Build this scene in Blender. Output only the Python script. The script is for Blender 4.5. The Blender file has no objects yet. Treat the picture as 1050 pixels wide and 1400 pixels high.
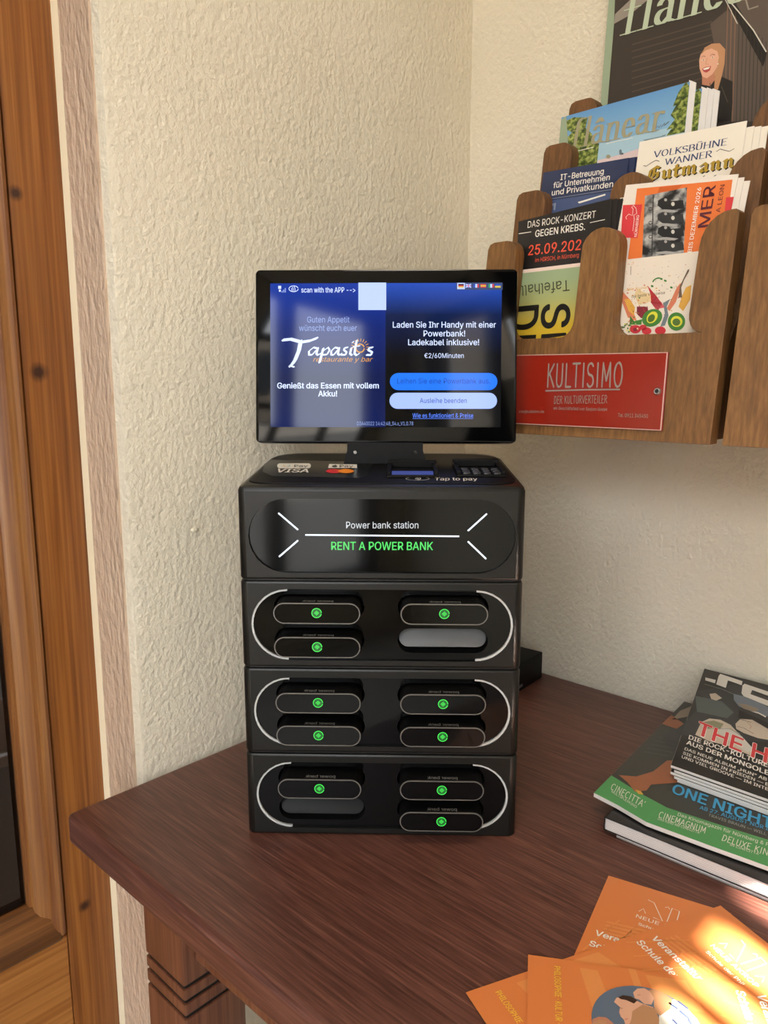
import bpy, bmesh, math, random, os
from mathutils import Vector, Matrix
from mathutils.geometry import tessellate_polygon, convex_hull_2d
PI = math.pi
SC = bpy.context.scene
COL = SC.collection

# ------------------------------------------------------------------ camera, sky, sun, lights, exposure
cam = bpy.data.cameras.new('camera'); camo = bpy.data.objects.new('camera', cam); COL.objects.link(camo)
camo.location = (-0.9104, -0.6785, 1.17)
camo.rotation_euler = (math.radians(90-9.97), 0, math.radians(43.1-90))
cam.sensor_fit = 'VERTICAL'; cam.sensor_height = 36.0; cam.lens = 36.0*1055/1400; cam.clip_start = 0.02
SC.camera = camo
SC.view_settings.view_transform = 'Standard'; SC.view_settings.look = 'None'
SC.view_settings.gamma = 1.0; SC.view_settings.use_curve_mapping = False
SC.view_settings.exposure = 0.4
SC.cycles.max_bounces = 10; SC.cycles.diffuse_bounces = 5; SC.cycles.glossy_bounces = 5
SC.cycles.transparent_max_bounces = 8; SC.cycles.caustics_reflective = False; SC.cycles.caustics_refractive = False
SC.cycles.sample_clamp_indirect = 6.0; SC.cycles.use_denoising = True
w = bpy.data.worlds.new('sky'); SC.world = w; w.use_nodes = True
bg = w.node_tree.nodes['Background']; bg.inputs[0].default_value = (0.88, 0.94, 1.0, 1); bg.inputs[1].default_value = 10.5
def light(kind, name, energy, color, loc, rot=(0,0,0), **kw):
    l = bpy.data.lights.new(name, kind); l.energy = energy; l.color = color
    for k, v in kw.items(): setattr(l, k, v)
    o = bpy.data.objects.new(name, l); COL.objects.link(o); o.location = loc; o.rotation_euler = rot; return o
SUN_AZ, SUN_EL = math.radians(-109), math.radians(35)
sd = Vector((math.cos(SUN_AZ)*math.cos(SUN_EL), math.sin(SUN_AZ)*math.cos(SUN_EL), math.sin(SUN_EL)))
sun = light('SUN', 'sun', 60.0, (1.0, 0.94, 0.84), (0,-6,5), angle=math.radians(0.55))
sun.rotation_euler = sd.to_track_quat('Z', 'Y').to_euler()
# warm ceiling lamp of the entrance hall, daylight through the glazed front and side
light('AREA', 'ceiling_light', 8.0, (1.0, 0.91, 0.76), (-0.95,-0.75,2.66), (0,0,0), shape='DISK', size=0.45)
for nm,loc,rot,sx,sy in (('window_portal_back',(-2.59,-1.26,1.30),(0,math.radians(-90),0),1.95,1.55),('window_portal_side',(-1.96,-2.19,1.65),(math.radians(90),0,0),0.92,1.3)):
    o=light('AREA', nm, 1.0, (1,1,1), loc, rot, shape='RECTANGLE', size=sx, size_y=sy); o.data.cycles.is_portal=True

# ------------------------------------------------------------------ materials
def lin(c): return c/12.92 if c <= 0.04045 else ((c+0.055)/1.055)**2.4
def rgb(h):
    if isinstance(h, str): return tuple(lin(int(h[i:i+2],16)/255) for i in (1,3,5)) + (1,)
    return tuple(h)+(1,)
MC = {}
def newmat(name):
    m = bpy.data.materials.new(name); m.use_nodes = True
    return m, m.node_tree.nodes, m.node_tree.links, m.node_tree.nodes['Principled BSDF']
def plain(name, col, rough=0.5, metal=0.0, spec=0.5, emit=None, es=0.0, coat=0.0, coat_rough=0.1, bump=0.0, bscale=400):
    if name in MC: return MC[name]
    m, N, L, b = newmat(name)
    b.inputs['Base Color'].default_value = rgb(col); b.inputs['Roughness'].default_value = rough
    b.inputs['Metallic'].default_value = metal; b.inputs['Specular IOR Level'].default_value = spec
    b.inputs['Coat Weight'].default_value = coat; b.inputs['Coat Roughness'].default_value = coat_rough
    if emit: b.inputs['Emission Color'].default_value = rgb(emit); b.inputs['Emission Strength'].default_value = es
    if bump:
        n = N.new('ShaderNodeTexNoise'); n.inputs['Scale'].default_value = bscale; n.inputs['Detail'].default_value = 3
        t = N.new('ShaderNodeTexCoord'); L.new(t.outputs['Object'], n.inputs['Vector'])
        bp = N.new('ShaderNodeBump'); bp.inputs['Strength'].default_value = bump; bp.inputs['Distance'].default_value = 0.001
        L.new(n.outputs['Fac'], bp.inputs['Height']); L.new(bp.outputs['Normal'], b.inputs['Normal'])
    MC[name] = m; return m
def ramp(N, stops):
    r = N.new('ShaderNodeValToRGB'); e = r.color_ramp.elements
    while len(e) < len(stops): e.new(0.5)
    for k, (p, c) in enumerate(stops): e[k].position = p; e[k].color = rgb(c)
    return r
def wood(name, stops, grain, rough=0.45, ring=9.0, fine=120.0, coat=0.0, bump=0.15, knots=(), knot_col='#3a1c0c', stretch=14.0, spec=0.5, mixf=0.5, coat_rough=0.2, broad=0.5, band=0.5):
    """grain: axis index 0/1/2 along which the fibres run (object coordinates, metres)"""
    m, N, L, b = newmat(name)
    t = N.new('ShaderNodeTexCoord'); src = t.outputs['Object']
    mp = N.new('ShaderNodeMapping'); sc = [1.0]*3; sc[grain] = 1.0/stretch; mp.inputs['Scale'].default_value = sc
    L.new(src, mp.inputs['Vector']); vec = mp.outputs['Vector']
    def noise(scale, detail, dist=0.0, v=vec, rough=0.5):
        n = N.new('ShaderNodeTexNoise'); n.inputs['Scale'].default_value = scale; n.inputs['Detail'].default_value = detail; n.inputs['Distortion'].default_value = dist; n.inputs['Roughness'].default_value = rough
        L.new(v, n.inputs['Vector']); return n.outputs['Fac']
    mp2 = N.new('ShaderNodeMapping'); sc2 = [1.0]*3; sc2[grain] = 1.0/(stretch*3.5); mp2.inputs['Scale'].default_value = sc2; L.new(src, mp2.inputs['Vector']); vec2 = mp2.outputs['Vector']
    n0 = noise(ring, 2); nw = noise(ring*6, 3, 0.2, vec2); nf = noise(fine*3.2, 2, 0.0, vec2, 0.6); n1n = nf
    class _O: outputs = {'Fac': nf}
    n1 = _O
    def madd(x, k, c):
        q = N.new('ShaderNodeMath'); q.operation = 'MULTIPLY_ADD'; L.new(x, q.inputs[0]); q.inputs[1].default_value = k
        if isinstance(c, float): q.inputs[2].default_value = c
        else: L.new(c, q.inputs[2])
        return q
    wsum = 0.5*(broad+band+mixf)
    a = madd(n0, broad, madd(nw, band, madd(nf, mixf, 0.5-wsum).outputs[0]).outputs[0])
    r = ramp(N, stops); L.new(a.outputs[0], r.inputs[0]); col = r.outputs[0]
    for kx, ky, kz, kr in knots:
        vs = N.new('ShaderNodeVectorMath'); vs.operation = 'DISTANCE'; L.new(src, vs.inputs[0]); vs.inputs[1].default_value = (kx,ky,kz)
        nz = N.new('ShaderNodeMath'); nz.operation = 'MULTIPLY_ADD'; L.new(n1.outputs['Fac'], nz.inputs[0]); nz.inputs[1].default_value = kr*0.8; L.new(vs.outputs['Value'], nz.inputs[2])
        mr = N.new('ShaderNodeMapRange'); mr.inputs['From Min'].default_value = kr*0.9; mr.inputs['From Max'].default_value = kr*2.0; mr.inputs['To Min'].default_value = 1; mr.inputs['To Max'].default_value = 0
        L.new(nz.outputs[0], mr.inputs['Value'])
        mx = N.new('ShaderNodeMix'); mx.data_type = 'RGBA'; L.new(mr.outputs[0], mx.inputs[0]); L.new(col, mx.inputs[6]); mx.inputs[7].default_value = rgb(knot_col); col = mx.outputs[2]
    L.new(col, b.inputs['Base Color'])
    b.inputs['Roughness'].default_value = rough; b.inputs['Specular IOR Level'].default_value = spec
    b.inputs['Coat Weight'].default_value = coat; b.inputs['Coat Roughness'].default_value = coat_rough
    bp = N.new('ShaderNodeBump'); bp.inputs['Strength'].default_value = bump; bp.inputs['Distance'].default_value = 0.0008
    L.new(n1.outputs['Fac'], bp.inputs['Height']); L.new(bp.outputs['Normal'], b.inputs['Normal'])
    MC[name] = m; return m
def plaster(name, c1, c2, scale=70.0, strength=0.5, rough=0.75, dist=0.004, stretch=(1,1,0.55), spec=0.3):
    m, N, L, b = newmat(name)
    t = N.new('ShaderNodeTexCoord'); mp = N.new('ShaderNodeMapping'); mp.inputs['Scale'].default_value = stretch; L.new(t.outputs['Object'], mp.inputs['Vector'])
    n1 = N.new('ShaderNodeTexNoise'); n1.inputs['Scale'].default_value = scale; n1.inputs['Detail'].default_value = 3.5; n1.inputs['Roughness'].default_value = 0.55; L.new(mp.outputs[0], n1.inputs['Vector'])
    n2 = N.new('ShaderNodeTexNoise'); n2.inputs['Scale'].default_value = 2.2; n2.inputs['Detail'].default_value = 3; L.new(t.outputs['Object'], n2.inputs['Vector'])
    r = ramp(N, ((0.3, c1), (0.7, c2))); L.new(n2.outputs['Fac'], r.inputs[0]); L.new(r.outputs[0], b.inputs['Base Color'])
    b.inputs['Roughness'].default_value = rough; b.inputs['Specular IOR Level'].default_value = spec
    bp = N.new('ShaderNodeBump'); bp.inputs['Strength'].default_value = strength; bp.inputs['Distance'].default_value = dist
    L.new(n1.outputs['Fac'], bp.inputs['Height']); L.new(bp.outputs['Normal'], b.inputs['Normal'])
    MC[name] = m; return m
def mottle(name, stops, scale=60.0, rough=0.4, detail=4):
    m, N, L, b = newmat(name)
    t = N.new('ShaderNodeTexCoord'); n = N.new('ShaderNodeTexNoise'); n.inputs['Scale'].default_value = scale; n.inputs['Detail'].default_value = detail
    L.new(t.outputs['Object'], n.inputs['Vector']); r = ramp(N, stops); L.new(n.outputs['Fac'], r.inputs[0]); L.new(r.outputs[0], b.inputs['Base Color'])
    b.inputs['Roughness'].default_value = rough; MC[name] = m; return m
def gradient(name, stops, axis, lo, hi, rough=0.35, emit=0.0):
    """printed or displayed colour blend along one object axis"""
    m, N, L, b = newmat(name)
    t = N.new('ShaderNodeTexCoord'); sx = N.new('ShaderNodeSeparateXYZ'); L.new(t.outputs['Object'], sx.inputs[0])
    mr = N.new('ShaderNodeMapRange'); mr.inputs['From Min'].default_value = lo; mr.inputs['From Max'].default_value = hi; L.new(sx.outputs[axis], mr.inputs['Value'])
    r = ramp(N, stops); L.new(mr.outputs[0], r.inputs[0]); b.inputs['Roughness'].default_value = rough
    if emit:
        b.inputs['Specular IOR Level'].default_value = 0.2; b.inputs['Base Color'].default_value = (0,0,0,1); L.new(r.outputs[0], b.inputs['Emission Color']); b.inputs['Emission Strength'].default_value = emit
    else: L.new(r.outputs[0], b.inputs['Base Color'])
    MC[name] = m; return m

INK = dict(p_white='#ece6dc', p_pinkwhite='#e6d0c2', ink='#171512', ink_olive='#3a3d22', p_coral='#e0563c', p_greyblue='#8890a4', p_steel='#46557c',
  p_salmon='#d07a5a', p_amber='#d8a348', p_sand='#dcc394', p_red='#c2303a', p_red2='#d8606a', p_wine='#7c2430', p_brown='#6a5646', p_slate='#6f7a80', p_green='#3f7a30',
  p_green2='#4d6b2c', p_lime='#d2cf3e', p_greyd='#6a635a', p_orange='#e2763a', p_orange2='#c75f2a', p_bw='#6c6c6c', p_dark='#1f1f20', p_dark2='#313132', p_pale='#c9c4ba',
  p_greyl='#a3a19d', p_redtag='#d03a40', p_maroon='#5a2430', ink_blue='#2f3f66', p_gold='#a98a2e', p_gold2='#d8a840', p_skypale='#a3c2d2', p_blush='#d9c2c2', p_sage='#92a188',
  p_tan='#9c967a', p_greywarm='#8f867c', p_slat='#4a413a', p_slat2='#3a3431', p_wooddark='#564a42', p_copper='#7c5c4c', p_black='#1a1817', p_sagelt='#b3bfa6',
  p_hair='#b98762', p_hairdk='#3e2a20', p_skin='#dca78c', p_skin2='#b97c62', p_lip='#b04444', p_lipdk='#6e4a42', p_smoke='#37393a', p_smoke2='#58605e', p_skinpale='#c7b8a6',
  p_bluegrey='#76808c', p_tan2='#9a8a78', p_tattoo='#8c8a6c', p_cinegreen='#4f9a58', p_armskin='#a0603e', p_cyan='#3a9fd0', p_mcred='#d8202c', p_mcor='#f08c1c',
  plate_print='#8d8379', p_leafart='#e08e50', p_yellowprint='#f2c648', p_denim='#5f6d80')
GLOW = dict(s_white=('#cfdcff',1.0), s_dim=('#7f93cf',1.0), s_orange=('#c98a34',1.0), s_navy=('#123a86',1.0), s_link=('#5a86ff',1.0), s_blue=('#1c6ff2',1.0), s_lilac=('#9fb6ff',1.0),
  s_tile=('#b4c6ff',1.0), s_greybar=('#3c4a70',0.9), s_black=('#101018',0.6), s_red=('#c8454a',0.9), s_yellow=('#d6bc48',0.9), s_fblue=('#2c50b8',0.9), s_green=('#2f9a68',0.9),
  lit_white=('#e8f2ff',1.6), lit_soft=('#d8dce0',0.9), lit_green=('#58d86a',1.0))
def M(name):
    if name in MC: return MC[name]
    if name in GLOW:
        c, s = GLOW[name]; return plain(name, '#050505', 0.08, spec=0.2, emit=c, es=s)
    return plain(name, INK[name], 0.38)

# ------------------------------------------------------------------ mesh builder
WM = {}            # world matrices of roots and parts
ID = Matrix.Identity(4)
class MB:
    def __init__(s, frame=ID): s.v=[]; s.f=[]; s.m=[]; s.F=frame
    def add(s, verts, faces, mat):
        n=len(s.v); s.v += [Vector(p) for p in verts]; s.f += [tuple(i+n for i in f) for f in faces]; s.m += [mat]*len(faces); return s
    def box(s, x0,x1,y0,y1,z0,z1, mat, fn=None):
        v=[(x,y,z) for z in (z0,z1) for y in (y0,y1) for x in (x0,x1)]
        if fn: v=[fn(p) for p in v]
        return s.add(v, [(0,2,3,1),(4,5,7,6),(0,1,5,4),(2,6,7,3),(0,4,6,2),(1,3,7,5)], mat)
    def loft(s, rings, mat, cap=True, close=True, skip=()):
        n=len(rings[0]); v=[p for r in rings for p in r]; f=[]
        for k in range(len(rings)-1):
            for i in range(n if close else n-1):
                if (k,i) in skip: continue
                j=(i+1)%n; f.append((k*n+i,k*n+j,(k+1)*n+j,(k+1)*n+i))
        if cap: f.append(tuple(reversed(range(n)))); f.append(tuple((len(rings)-1)*n+i for i in range(n)))
        return s.add(v,f,mat)
    def prism(s, pts, z0, z1, mat, bev=0.0, fn=None, top_only=False):
        """pts: CCW outline in xy, extruded z0..z1 with a small rounded rim"""
        fn = fn or (lambda p:p)
        R=[]
        if bev and not top_only:
            R += [[(x,y,z0) for x,y in inset(pts,bev)], [(x,y,z0+bev*0.3) for x,y in inset(pts,bev*0.3)], [(x,y,z0+bev) for x,y in pts]]
        else: R += [[(x,y,z0) for x,y in pts]]
        if bev: R += [[(x,y,z1-bev) for x,y in pts], [(x,y,z1-bev*0.3) for x,y in inset(pts,bev*0.3)], [(x,y,z1) for x,y in inset(pts,bev)]]
        else: R += [[(x,y,z1) for x,y in pts]]
        return s.loft([[fn(p) for p in r] for r in R], mat)
    def tube(s, a, b, r, mat, seg=16, r2=None, cap=True):
        a,b=Vector(a),Vector(b); d=(b-a).normalized(); u=d.orthogonal().normalized(); w_=d.cross(u); r2=r if r2 is None else r2
        R=[[c+(u*math.cos(2*PI*i/seg)+w_*math.sin(2*PI*i/seg))*q for i in range(seg)] for c,q in ((a,r),(b,r2))]
        return s.loft(R, mat, cap)
    def ball(s, c, r, mat, seg=14, sc=(1,1,1)):
        c=Vector(c); R=[]
        for k in range(1,seg//2):
            t=PI*k/(seg//2)-PI/2
            R.append([c+Vector((r*sc[0]*math.cos(t)*math.cos(2*PI*i/seg), r*sc[1]*math.cos(t)*math.sin(2*PI*i/seg), r*sc[2]*math.sin(t))) for i in range(seg)])
        return s.loft(R, mat)
    def poly(s, pts, z, mat, fn=None):
        """flat, possibly concave outline in xy"""
        pts=clean(pts)
        if len(pts)<3: return s
        P=[Vector((x,y,0)) for x,y in pts]; tr=tessellate_polygon([P])
        a=sum(pts[i][0]*pts[(i+1)%len(pts)][1]-pts[(i+1)%len(pts)][0]*pts[i][1] for i in range(len(pts)))
        f=[]
        for t in tr:
            p,q,r=[P[i] for i in t]; c=(q-p).cross(r-p).z
            if abs(c)<1e-14: continue
            f.append(tuple(t) if c>0 else tuple(reversed(t)))
        v=[(x,y,z) for x,y in pts]
        if fn: v=[fn(p) for p in v]
        return s.add(v,f,mat)
    def build(s, name, parent=None, smooth=35, bevel=0.0, bseg=2):
        F=s.F; base=WM.get(parent.name, ID).inverted() if parent else ID
        me=bpy.data.meshes.new(name); Mx=base@F
        me.from_pydata([tuple(Mx@p) for p in s.v], [], s.f)
        mats=[]
        for m in s.m:
            if m not in mats: mats.append(m)
        for m in mats: me.materials.append(m)
        idx={m:i for i,m in enumerate(mats)}
        for p,m in zip(me.polygons, s.m): p.material_index=idx[m]
        me.validate(); me.update()
        if smooth:
            for p in me.polygons: p.use_smooth=len(p.vertices)<6
            me.set_sharp_from_angle(angle=math.radians(smooth))
        o=bpy.data.objects.new(name, me); COL.objects.link(o)
        if parent: o.parent=parent
        WM[o.name]=WM.get(parent.name, ID).copy() if parent else ID.copy()
        if bevel:
            b=o.modifiers.new('soft_edge','BEVEL'); b.width=bevel; b.segments=bseg; b.limit_method='ANGLE'; b.angle_limit=math.radians(40)
        return o
def clean(pts):
    out=[]
    for p in pts:
        if not out or abs(p[0]-out[-1][0])+abs(p[1]-out[-1][1])>1e-6: out.append(tuple(p))
    if len(out)>1 and abs(out[0][0]-out[-1][0])+abs(out[0][1]-out[-1][1])<1e-6: out.pop()
    return out
def inset(pts, d):
    n=len(pts); out=[]
    for i in range(n):
        p,q,r=Vector(pts[i-1]),Vector(pts[i]),Vector(pts[(i+1)%n])
        a=(q-p).normalized(); b=(r-q).normalized(); na=Vector((-a.y,a.x)); nb=Vector((-b.y,b.x)); m=na+nb
        if m.length<1e-6: m=na
        m=m.normalized(); k=max(0.35,m.dot(na)); o=q+m*(d/k); out.append((o.x,o.y))
    return out
def arc(cx,cy,r,a0,a1,n=6,ry=None):
    ry=r if ry is None else ry
    return [(cx+r*math.cos(math.radians(a0+(a1-a0)*i/n)), cy+ry*math.sin(math.radians(a0+(a1-a0)*i/n))) for i in range(n+1)]
def rrect(x0,x1,y0,y1,r,n=5,rs=None):
    r1,r2,r3,r4 = rs or (r,r,r,r)      # bottom-left, bottom-right, top-right, top-left
    return arc(x0+r1,y0+r1,r1,180,270,n)+arc(x1-r2,y0+r2,r2,270,360,n)+arc(x1-r3,y1-r3,r3,0,90,n)+arc(x0+r4,y1-r4,r4,90,180,n)
def stadium(cx,cy,w_,h,n=10):
    r=h/2; return arc(cx+w_/2-r,cy,r,-90,90,n)+arc(cx-w_/2+r,cy,r,90,270,n)
def tag(o, label=None, cat=None, group=None, kind=None):
    if label: o['label']=label
    if cat: o['category']=cat
    if group: o['group']=group
    if kind: o['kind']=kind
    return o
def empty(name, frame, label=None, cat=None, group=None):
    o=bpy.data.objects.new(name,None); COL.objects.link(o); o.empty_display_size=0.05; o.matrix_world=frame; WM[o.name]=frame.copy()
    return tag(o,label,cat,group)
def adopt(o, frame):
    """give a top-level mesh built in its own frame that frame as its placement"""
    for v in o.data.vertices: v.co = frame.inverted()@v.co
    o.matrix_world=frame; WM[o.name]=frame.copy(); return o
def copy_thing(o, frame, label, group=None):
    c=o.copy(); COL.objects.link(c); c.matrix_world=frame; WM[c.name]=frame.copy(); c['label']=label
    if group: c['group']=group
    def kids(a,b):
        for ch in a.children:
            d=ch.copy(); COL.objects.link(d); d.parent=b; d.matrix_parent_inverse=ch.matrix_parent_inverse.copy(); WM[d.name]=frame.copy(); kids(ch,d)
    kids(o,c); return c
def struct(o): o['kind']='structure'; return o

# ------------------------------------------------------------------ lettering
FONT=None
try:
    _p=os.path.join(bpy.utils.resource_path('LOCAL'),'datafiles','fonts','Inter.woff2')
    if os.path.exists(_p): FONT=bpy.data.fonts.load(_p)
except Exception: FONT=None
_tc={}
def pip(q, P):
    c=False; n=len(P)
    for i in range(n):
        a,b=P[i],P[i-1]
        if (a[1]>q[1])!=(b[1]>q[1]) and q[0]<(b[0]-a[0])*(q[1]-a[1])/(b[1]-a[1])+a[0]: c=not c
    return c
def area(P): return 0.5*sum(P[i-1][0]*P[i][1]-P[i][0]*P[i-1][1] for i in range(len(P)))
def glyph_mesh(txt, bold):
    """letters filled contour by contour, so overlapping strokes of one letter stay solid"""
    k=(txt,bold)
    if k in _tc: return _tc[k]
    c=bpy.data.curves.new('lettering','FONT'); c.body=txt; c.size=1; c.resolution_u=3; c.fill_mode='NONE'
    if FONT: c.font=FONT
    o=bpy.data.objects.new('lettering',c); COL.objects.link(o); dg=bpy.context.evaluated_depsgraph_get(); dg.update()
    e=o.evaluated_get(dg); me=e.to_mesh(); P=[(p.co.x,p.co.y) for p in me.vertices]; nx={}
    for ed in me.edges: i,j=ed.vertices; nx.setdefault(i,[]).append(j); nx.setdefault(j,[]).append(i)
    ord_=[tuple(ed.vertices) for ed in me.edges]
    e.to_mesh_clear(); bpy.data.objects.remove(o); bpy.data.curves.remove(c)
    loops=[]; seen=set()
    for s in range(len(P)):
        if s in seen or s not in nx: continue
        L=[s]; seen.add(s); cur=min(nx[s])
        while cur not in seen:
            L.append(cur); seen.add(cur); n=[q for q in nx[cur] if q not in seen]
            if not n: break
            cur=n[0]
        L=clean([P[i] for i in L])
        if len(L)>2 and abs(area(L))>1e-6: loops.append(L)
    v,f=[],[]
    if loops:
        sg=1 if area(max(loops,key=lambda L:abs(area(L))))>0 else -1
        outer=[L for L in loops if area(L)*sg>0]; holes=[L for L in loops if area(L)*sg<=0]
        for L in outer:
            hs=[q for q in holes if pip(q[0],L)]; A=[[Vector((x,y,0)) for x,y in q] for q in [L]+hs]; fl=[p for q in A for p in q]; n=len(v)
            v+=[p.to_tuple() for p in fl]
            for t in tessellate_polygon(A):
                p,q,r=[fl[i] for i in t]; cr=(q-p).cross(r-p).z
                if abs(cr)>1e-12: f.append(tuple(i+n for i in (t if cr>0 else reversed(t))))
    if bold:      # heavier weight: the letter printed a few hair-widths to each side
        d=(0,0.009,0.018,0.032)[bold]; n=len(v); v2=[]; f2=[]
        for a in range(8 if bold>1 else 4):
            t=2*PI*a/(8 if bold>1 else 4); o2=len(v2); v2+=[(p[0]+d*math.cos(t),p[1]+d*0.6*math.sin(t),0.000008*a) for p in v]; f2+=[tuple(i+o2 for i in q) for q in f]
        v,f=v2,f2
    _tc[k]=(v,f); return _tc[k]
def cap_h():
    v,_=glyph_mesh('H',0); return max(p[1] for p in v)
# stroke letters: polylines in a box of cap height 1; a nib held at a fixed angle gives thick and thin
def A_(cx,cy,rx,ry,a,b,n=10): return [(cx+rx*math.cos(math.radians(a+(b-a)*i/n)), cy+ry*math.sin(math.radians(a+(b-a)*i/n))) for i in range(n+1)]
CAPS={'K':(.62,[[(.1,0),(.1,1)],[(.55,1),(.1,.45)],[(.22,.58),(.6,0)]]),'U':(.66,[[(.1,1),(.1,.3)]+A_(.32,.28,.22,.28,180,360)+[(.54,1)]]),'L':(.5,[[(.1,1),(.1,0),(.48,0)]]),
 'T':(.6,[[(.02,1),(.58,1)],[(.3,1),(.3,0)]]),'I':(.34,[[(.17,1),(.17,0)]]),'S':(.56,[A_(.28,.75,.22,.25,30,270)+A_(.28,.25,.23,.25,90,-150)]),'M':(.8,[[(.1,0),(.14,1),(.4,.25),(.66,1),(.7,0)]]),
 'O':(.74,[A_(.37,.5,.28,.5,90,450,20)]),'V':(.66,[[(.02,1),(.33,0),(.64,1)]]),'B':(.6,[[(.1,0),(.1,1)],[(.1,1),(.3,1)]+A_(.3,.76,.2,.24,90,-90)+[(.1,.52)],[(.3,.52)]+A_(.32,.26,.24,.26,90,-90)+[(.1,0)]]),
 'H':(.72,[[(.1,0),(.1,1)],[(.6,0),(.6,1)],[(.1,.5),(.6,.5)]]),'N':(.74,[[(.1,0),(.1,1),(.62,0),(.62,1)]]),'E':(.56,[[(.5,1),(.1,1),(.1,0),(.52,0)],[(.1,.52),(.42,.52)]]),
 'W':(.98,[[(.02,1),(.26,0),(.48,.95),(.7,0),(.95,1)]]),'A':(.68,[[(.02,0),(.34,1),(.64,0)],[(.14,.36),(.54,.36)]]),'R':(.62,[[(.1,0),(.1,1)],[(.1,1),(.3,1)]+A_(.3,.75,.22,.25,90,-90)+[(.1,.5)],[(.28,.5),(.6,0)]]),
 'D':(.68,[[(.1,0),(.1,1),(.25,1)]+A_(.25,.5,.33,.5,90,-90)+[(.1,0)]]),'C':(.66,[A_(.38,.5,.3,.5,50,310,14)]),'G':(.7,[A_(.38,.5,.3,.5,50,345,14)+[(.66,.45),(.42,.45)]]),'X':(.64,[[(.04,0),(.6,1)],[(.04,1),(.6,0)]]),
 ' ':(.35,[]),'’':(.2,[[(.12,1),(.06,.8)]])}
CAPS['Ü']=(.66,CAPS['U'][1]+[[(.2,1.2),(.21,1.24)],[(.42,1.2),(.43,1.24)]])
LOW={'f':(.46,[[(.2,0),(.2,.8)]+A_(.36,.8,.16,.2,180,60,6),[(.04,.62),(.4,.62)],[(.04,.01),(.38,.01)]]),'l':(.36,[[(.19,0),(.19,1)],[(.03,.01),(.36,.01)],[(.06,.98),(.19,.98)]]),
 'a':(.56,[[(.1,.48)]+A_(.26,.46,.17,.16,160,0,8)+[(.43,.06),(.52,.02)],[(.43,.36)]+A_(.24,.18,.16,.17,100,300,10)+[(.43,.14)]]),'n':(.66,[[(.14,0),(.14,.6)],[(.14,.46)]+A_(.34,.44,.17,.17,160,0,8)+[(.51,0)],[(.0,.01),(.28,.01)],[(.38,.01),(.64,.01)],[(.03,.59),(.14,.59)]]),
 'e':(.56,[[(.1,.33),(.47,.33)]+A_(.28,.31,.2,.3,5,320,16)]),'r':(.5,[[(.16,0),(.16,.6)],[(.16,.42)]+A_(.33,.45,.14,.15,150,40,6),[(.02,.01),(.32,.01)],[(.04,.59),(.16,.59)],[(.42,.52),(.43,.54)]])}
LOW['â']=(.56,LOW['a'][1]+[[(.14,.72),(.27,.86),(.4,.72)]])
BLK={'G':(.86,[[(.72,.86),(.5,1.0),(.2,.82),(.14,.3),(.4,.04),(.68,.2),(.68,.55),(.44,.48)],[(.42,.9),(.42,.3)]]),'u':(.62,[[(.08,.6),(.16,.52),(.16,.14),(.3,.04),(.46,.16)],[(.42,.6),(.48,.52),(.48,.1),(.58,.04)]]),
 't':(.46,[[(.2,.86),(.2,.14),(.32,.04),(.44,.12)],[(.04,.6),(.42,.6)]]),'m':(.96,[[(.06,.56),(.16,.6),(.16,.12),(.22,.04)],[(.2,.5),(.36,.62),(.46,.5),(.46,.12),(.52,.04)],[(.5,.5),(.66,.62),(.76,.5),(.76,.12),(.86,.04)]]),
 'a':(.6,[[(.12,.5),(.3,.62),(.44,.5),(.44,.12),(.54,.04)],[(.44,.36),(.2,.26),(.16,.12),(.28,.03),(.44,.14)]]),'n':(.66,[[(.06,.56),(.16,.6),(.16,.12),(.22,.04)],[(.2,.5),(.36,.62),(.46,.5),(.46,.12),(.58,.04)]])}
def strokes(txt, kind):
    T,wd,th,ang,serif={'mono':(CAPS,.085,.07,20,0),'roman':(CAPS,.115,.035,12,.10),'didone':(LOW,.155,.028,0,0),'black':(BLK,.19,.05,38,0)}[kind]
    x=0; out=[]
    for ch in txt:
        adv,ss=T.get(ch) or T.get(ch.upper()) or (.4,[])
        for s in ss:
            out.append(([(x+p[0],p[1]) for p in s],wd,th,ang))
            if serif:
                for e,n in ((s[0],s[1]),(s[-1],s[-2])):
                    if abs(e[1]-n[1])>abs(e[0]-n[0])*1.2: out.append(([(x+e[0]-serif,e[1]),(x+e[0]+serif,e[1])],.02,.04,0))
        x+=adv+(.09 if kind=='mono' else .06)
    return out
def nib_polys(pts, wd, th, ang):
    c,s=math.cos(math.radians(ang)),math.sin(math.radians(ang)); k=[(wd/2*c-th/2*s, wd/2*s+th/2*c),(wd/2*c+th/2*s, wd/2*s-th/2*c),(-wd/2*c+th/2*s,-wd/2*s-th/2*c),(-wd/2*c-th/2*s,-wd/2*s+th/2*c)]
    out=[]
    for p,q in zip(pts,pts[1:]):
        P=[Vector((e[0]+d[0],e[1]+d[1])) for e in (p,q) for d in k]; h=convex_hull_2d(P); out.append([tuple(P[i]) for i in h])
    return out
def ribbon(pts, wd):
    pts=clean(pts); L=[];R=[]
    for i,p in enumerate(pts):
        a=Vector(pts[max(0,i-1)]); b=Vector(pts[min(len(pts)-1,i+1)]); d=(b-a)
        if d.length<1e-9: d=Vector((1,0))
        d.normalize(); n=Vector((-d.y,d.x))*wd/2; L.append((p[0]+n.x,p[1]+n.y)); R.append((p[0]-n.x,p[1]-n.y))
    return [[R[i],R[i+1],L[i+1],L[i]] for i in range(len(pts)-1)]
EPS=0.00012
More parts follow.
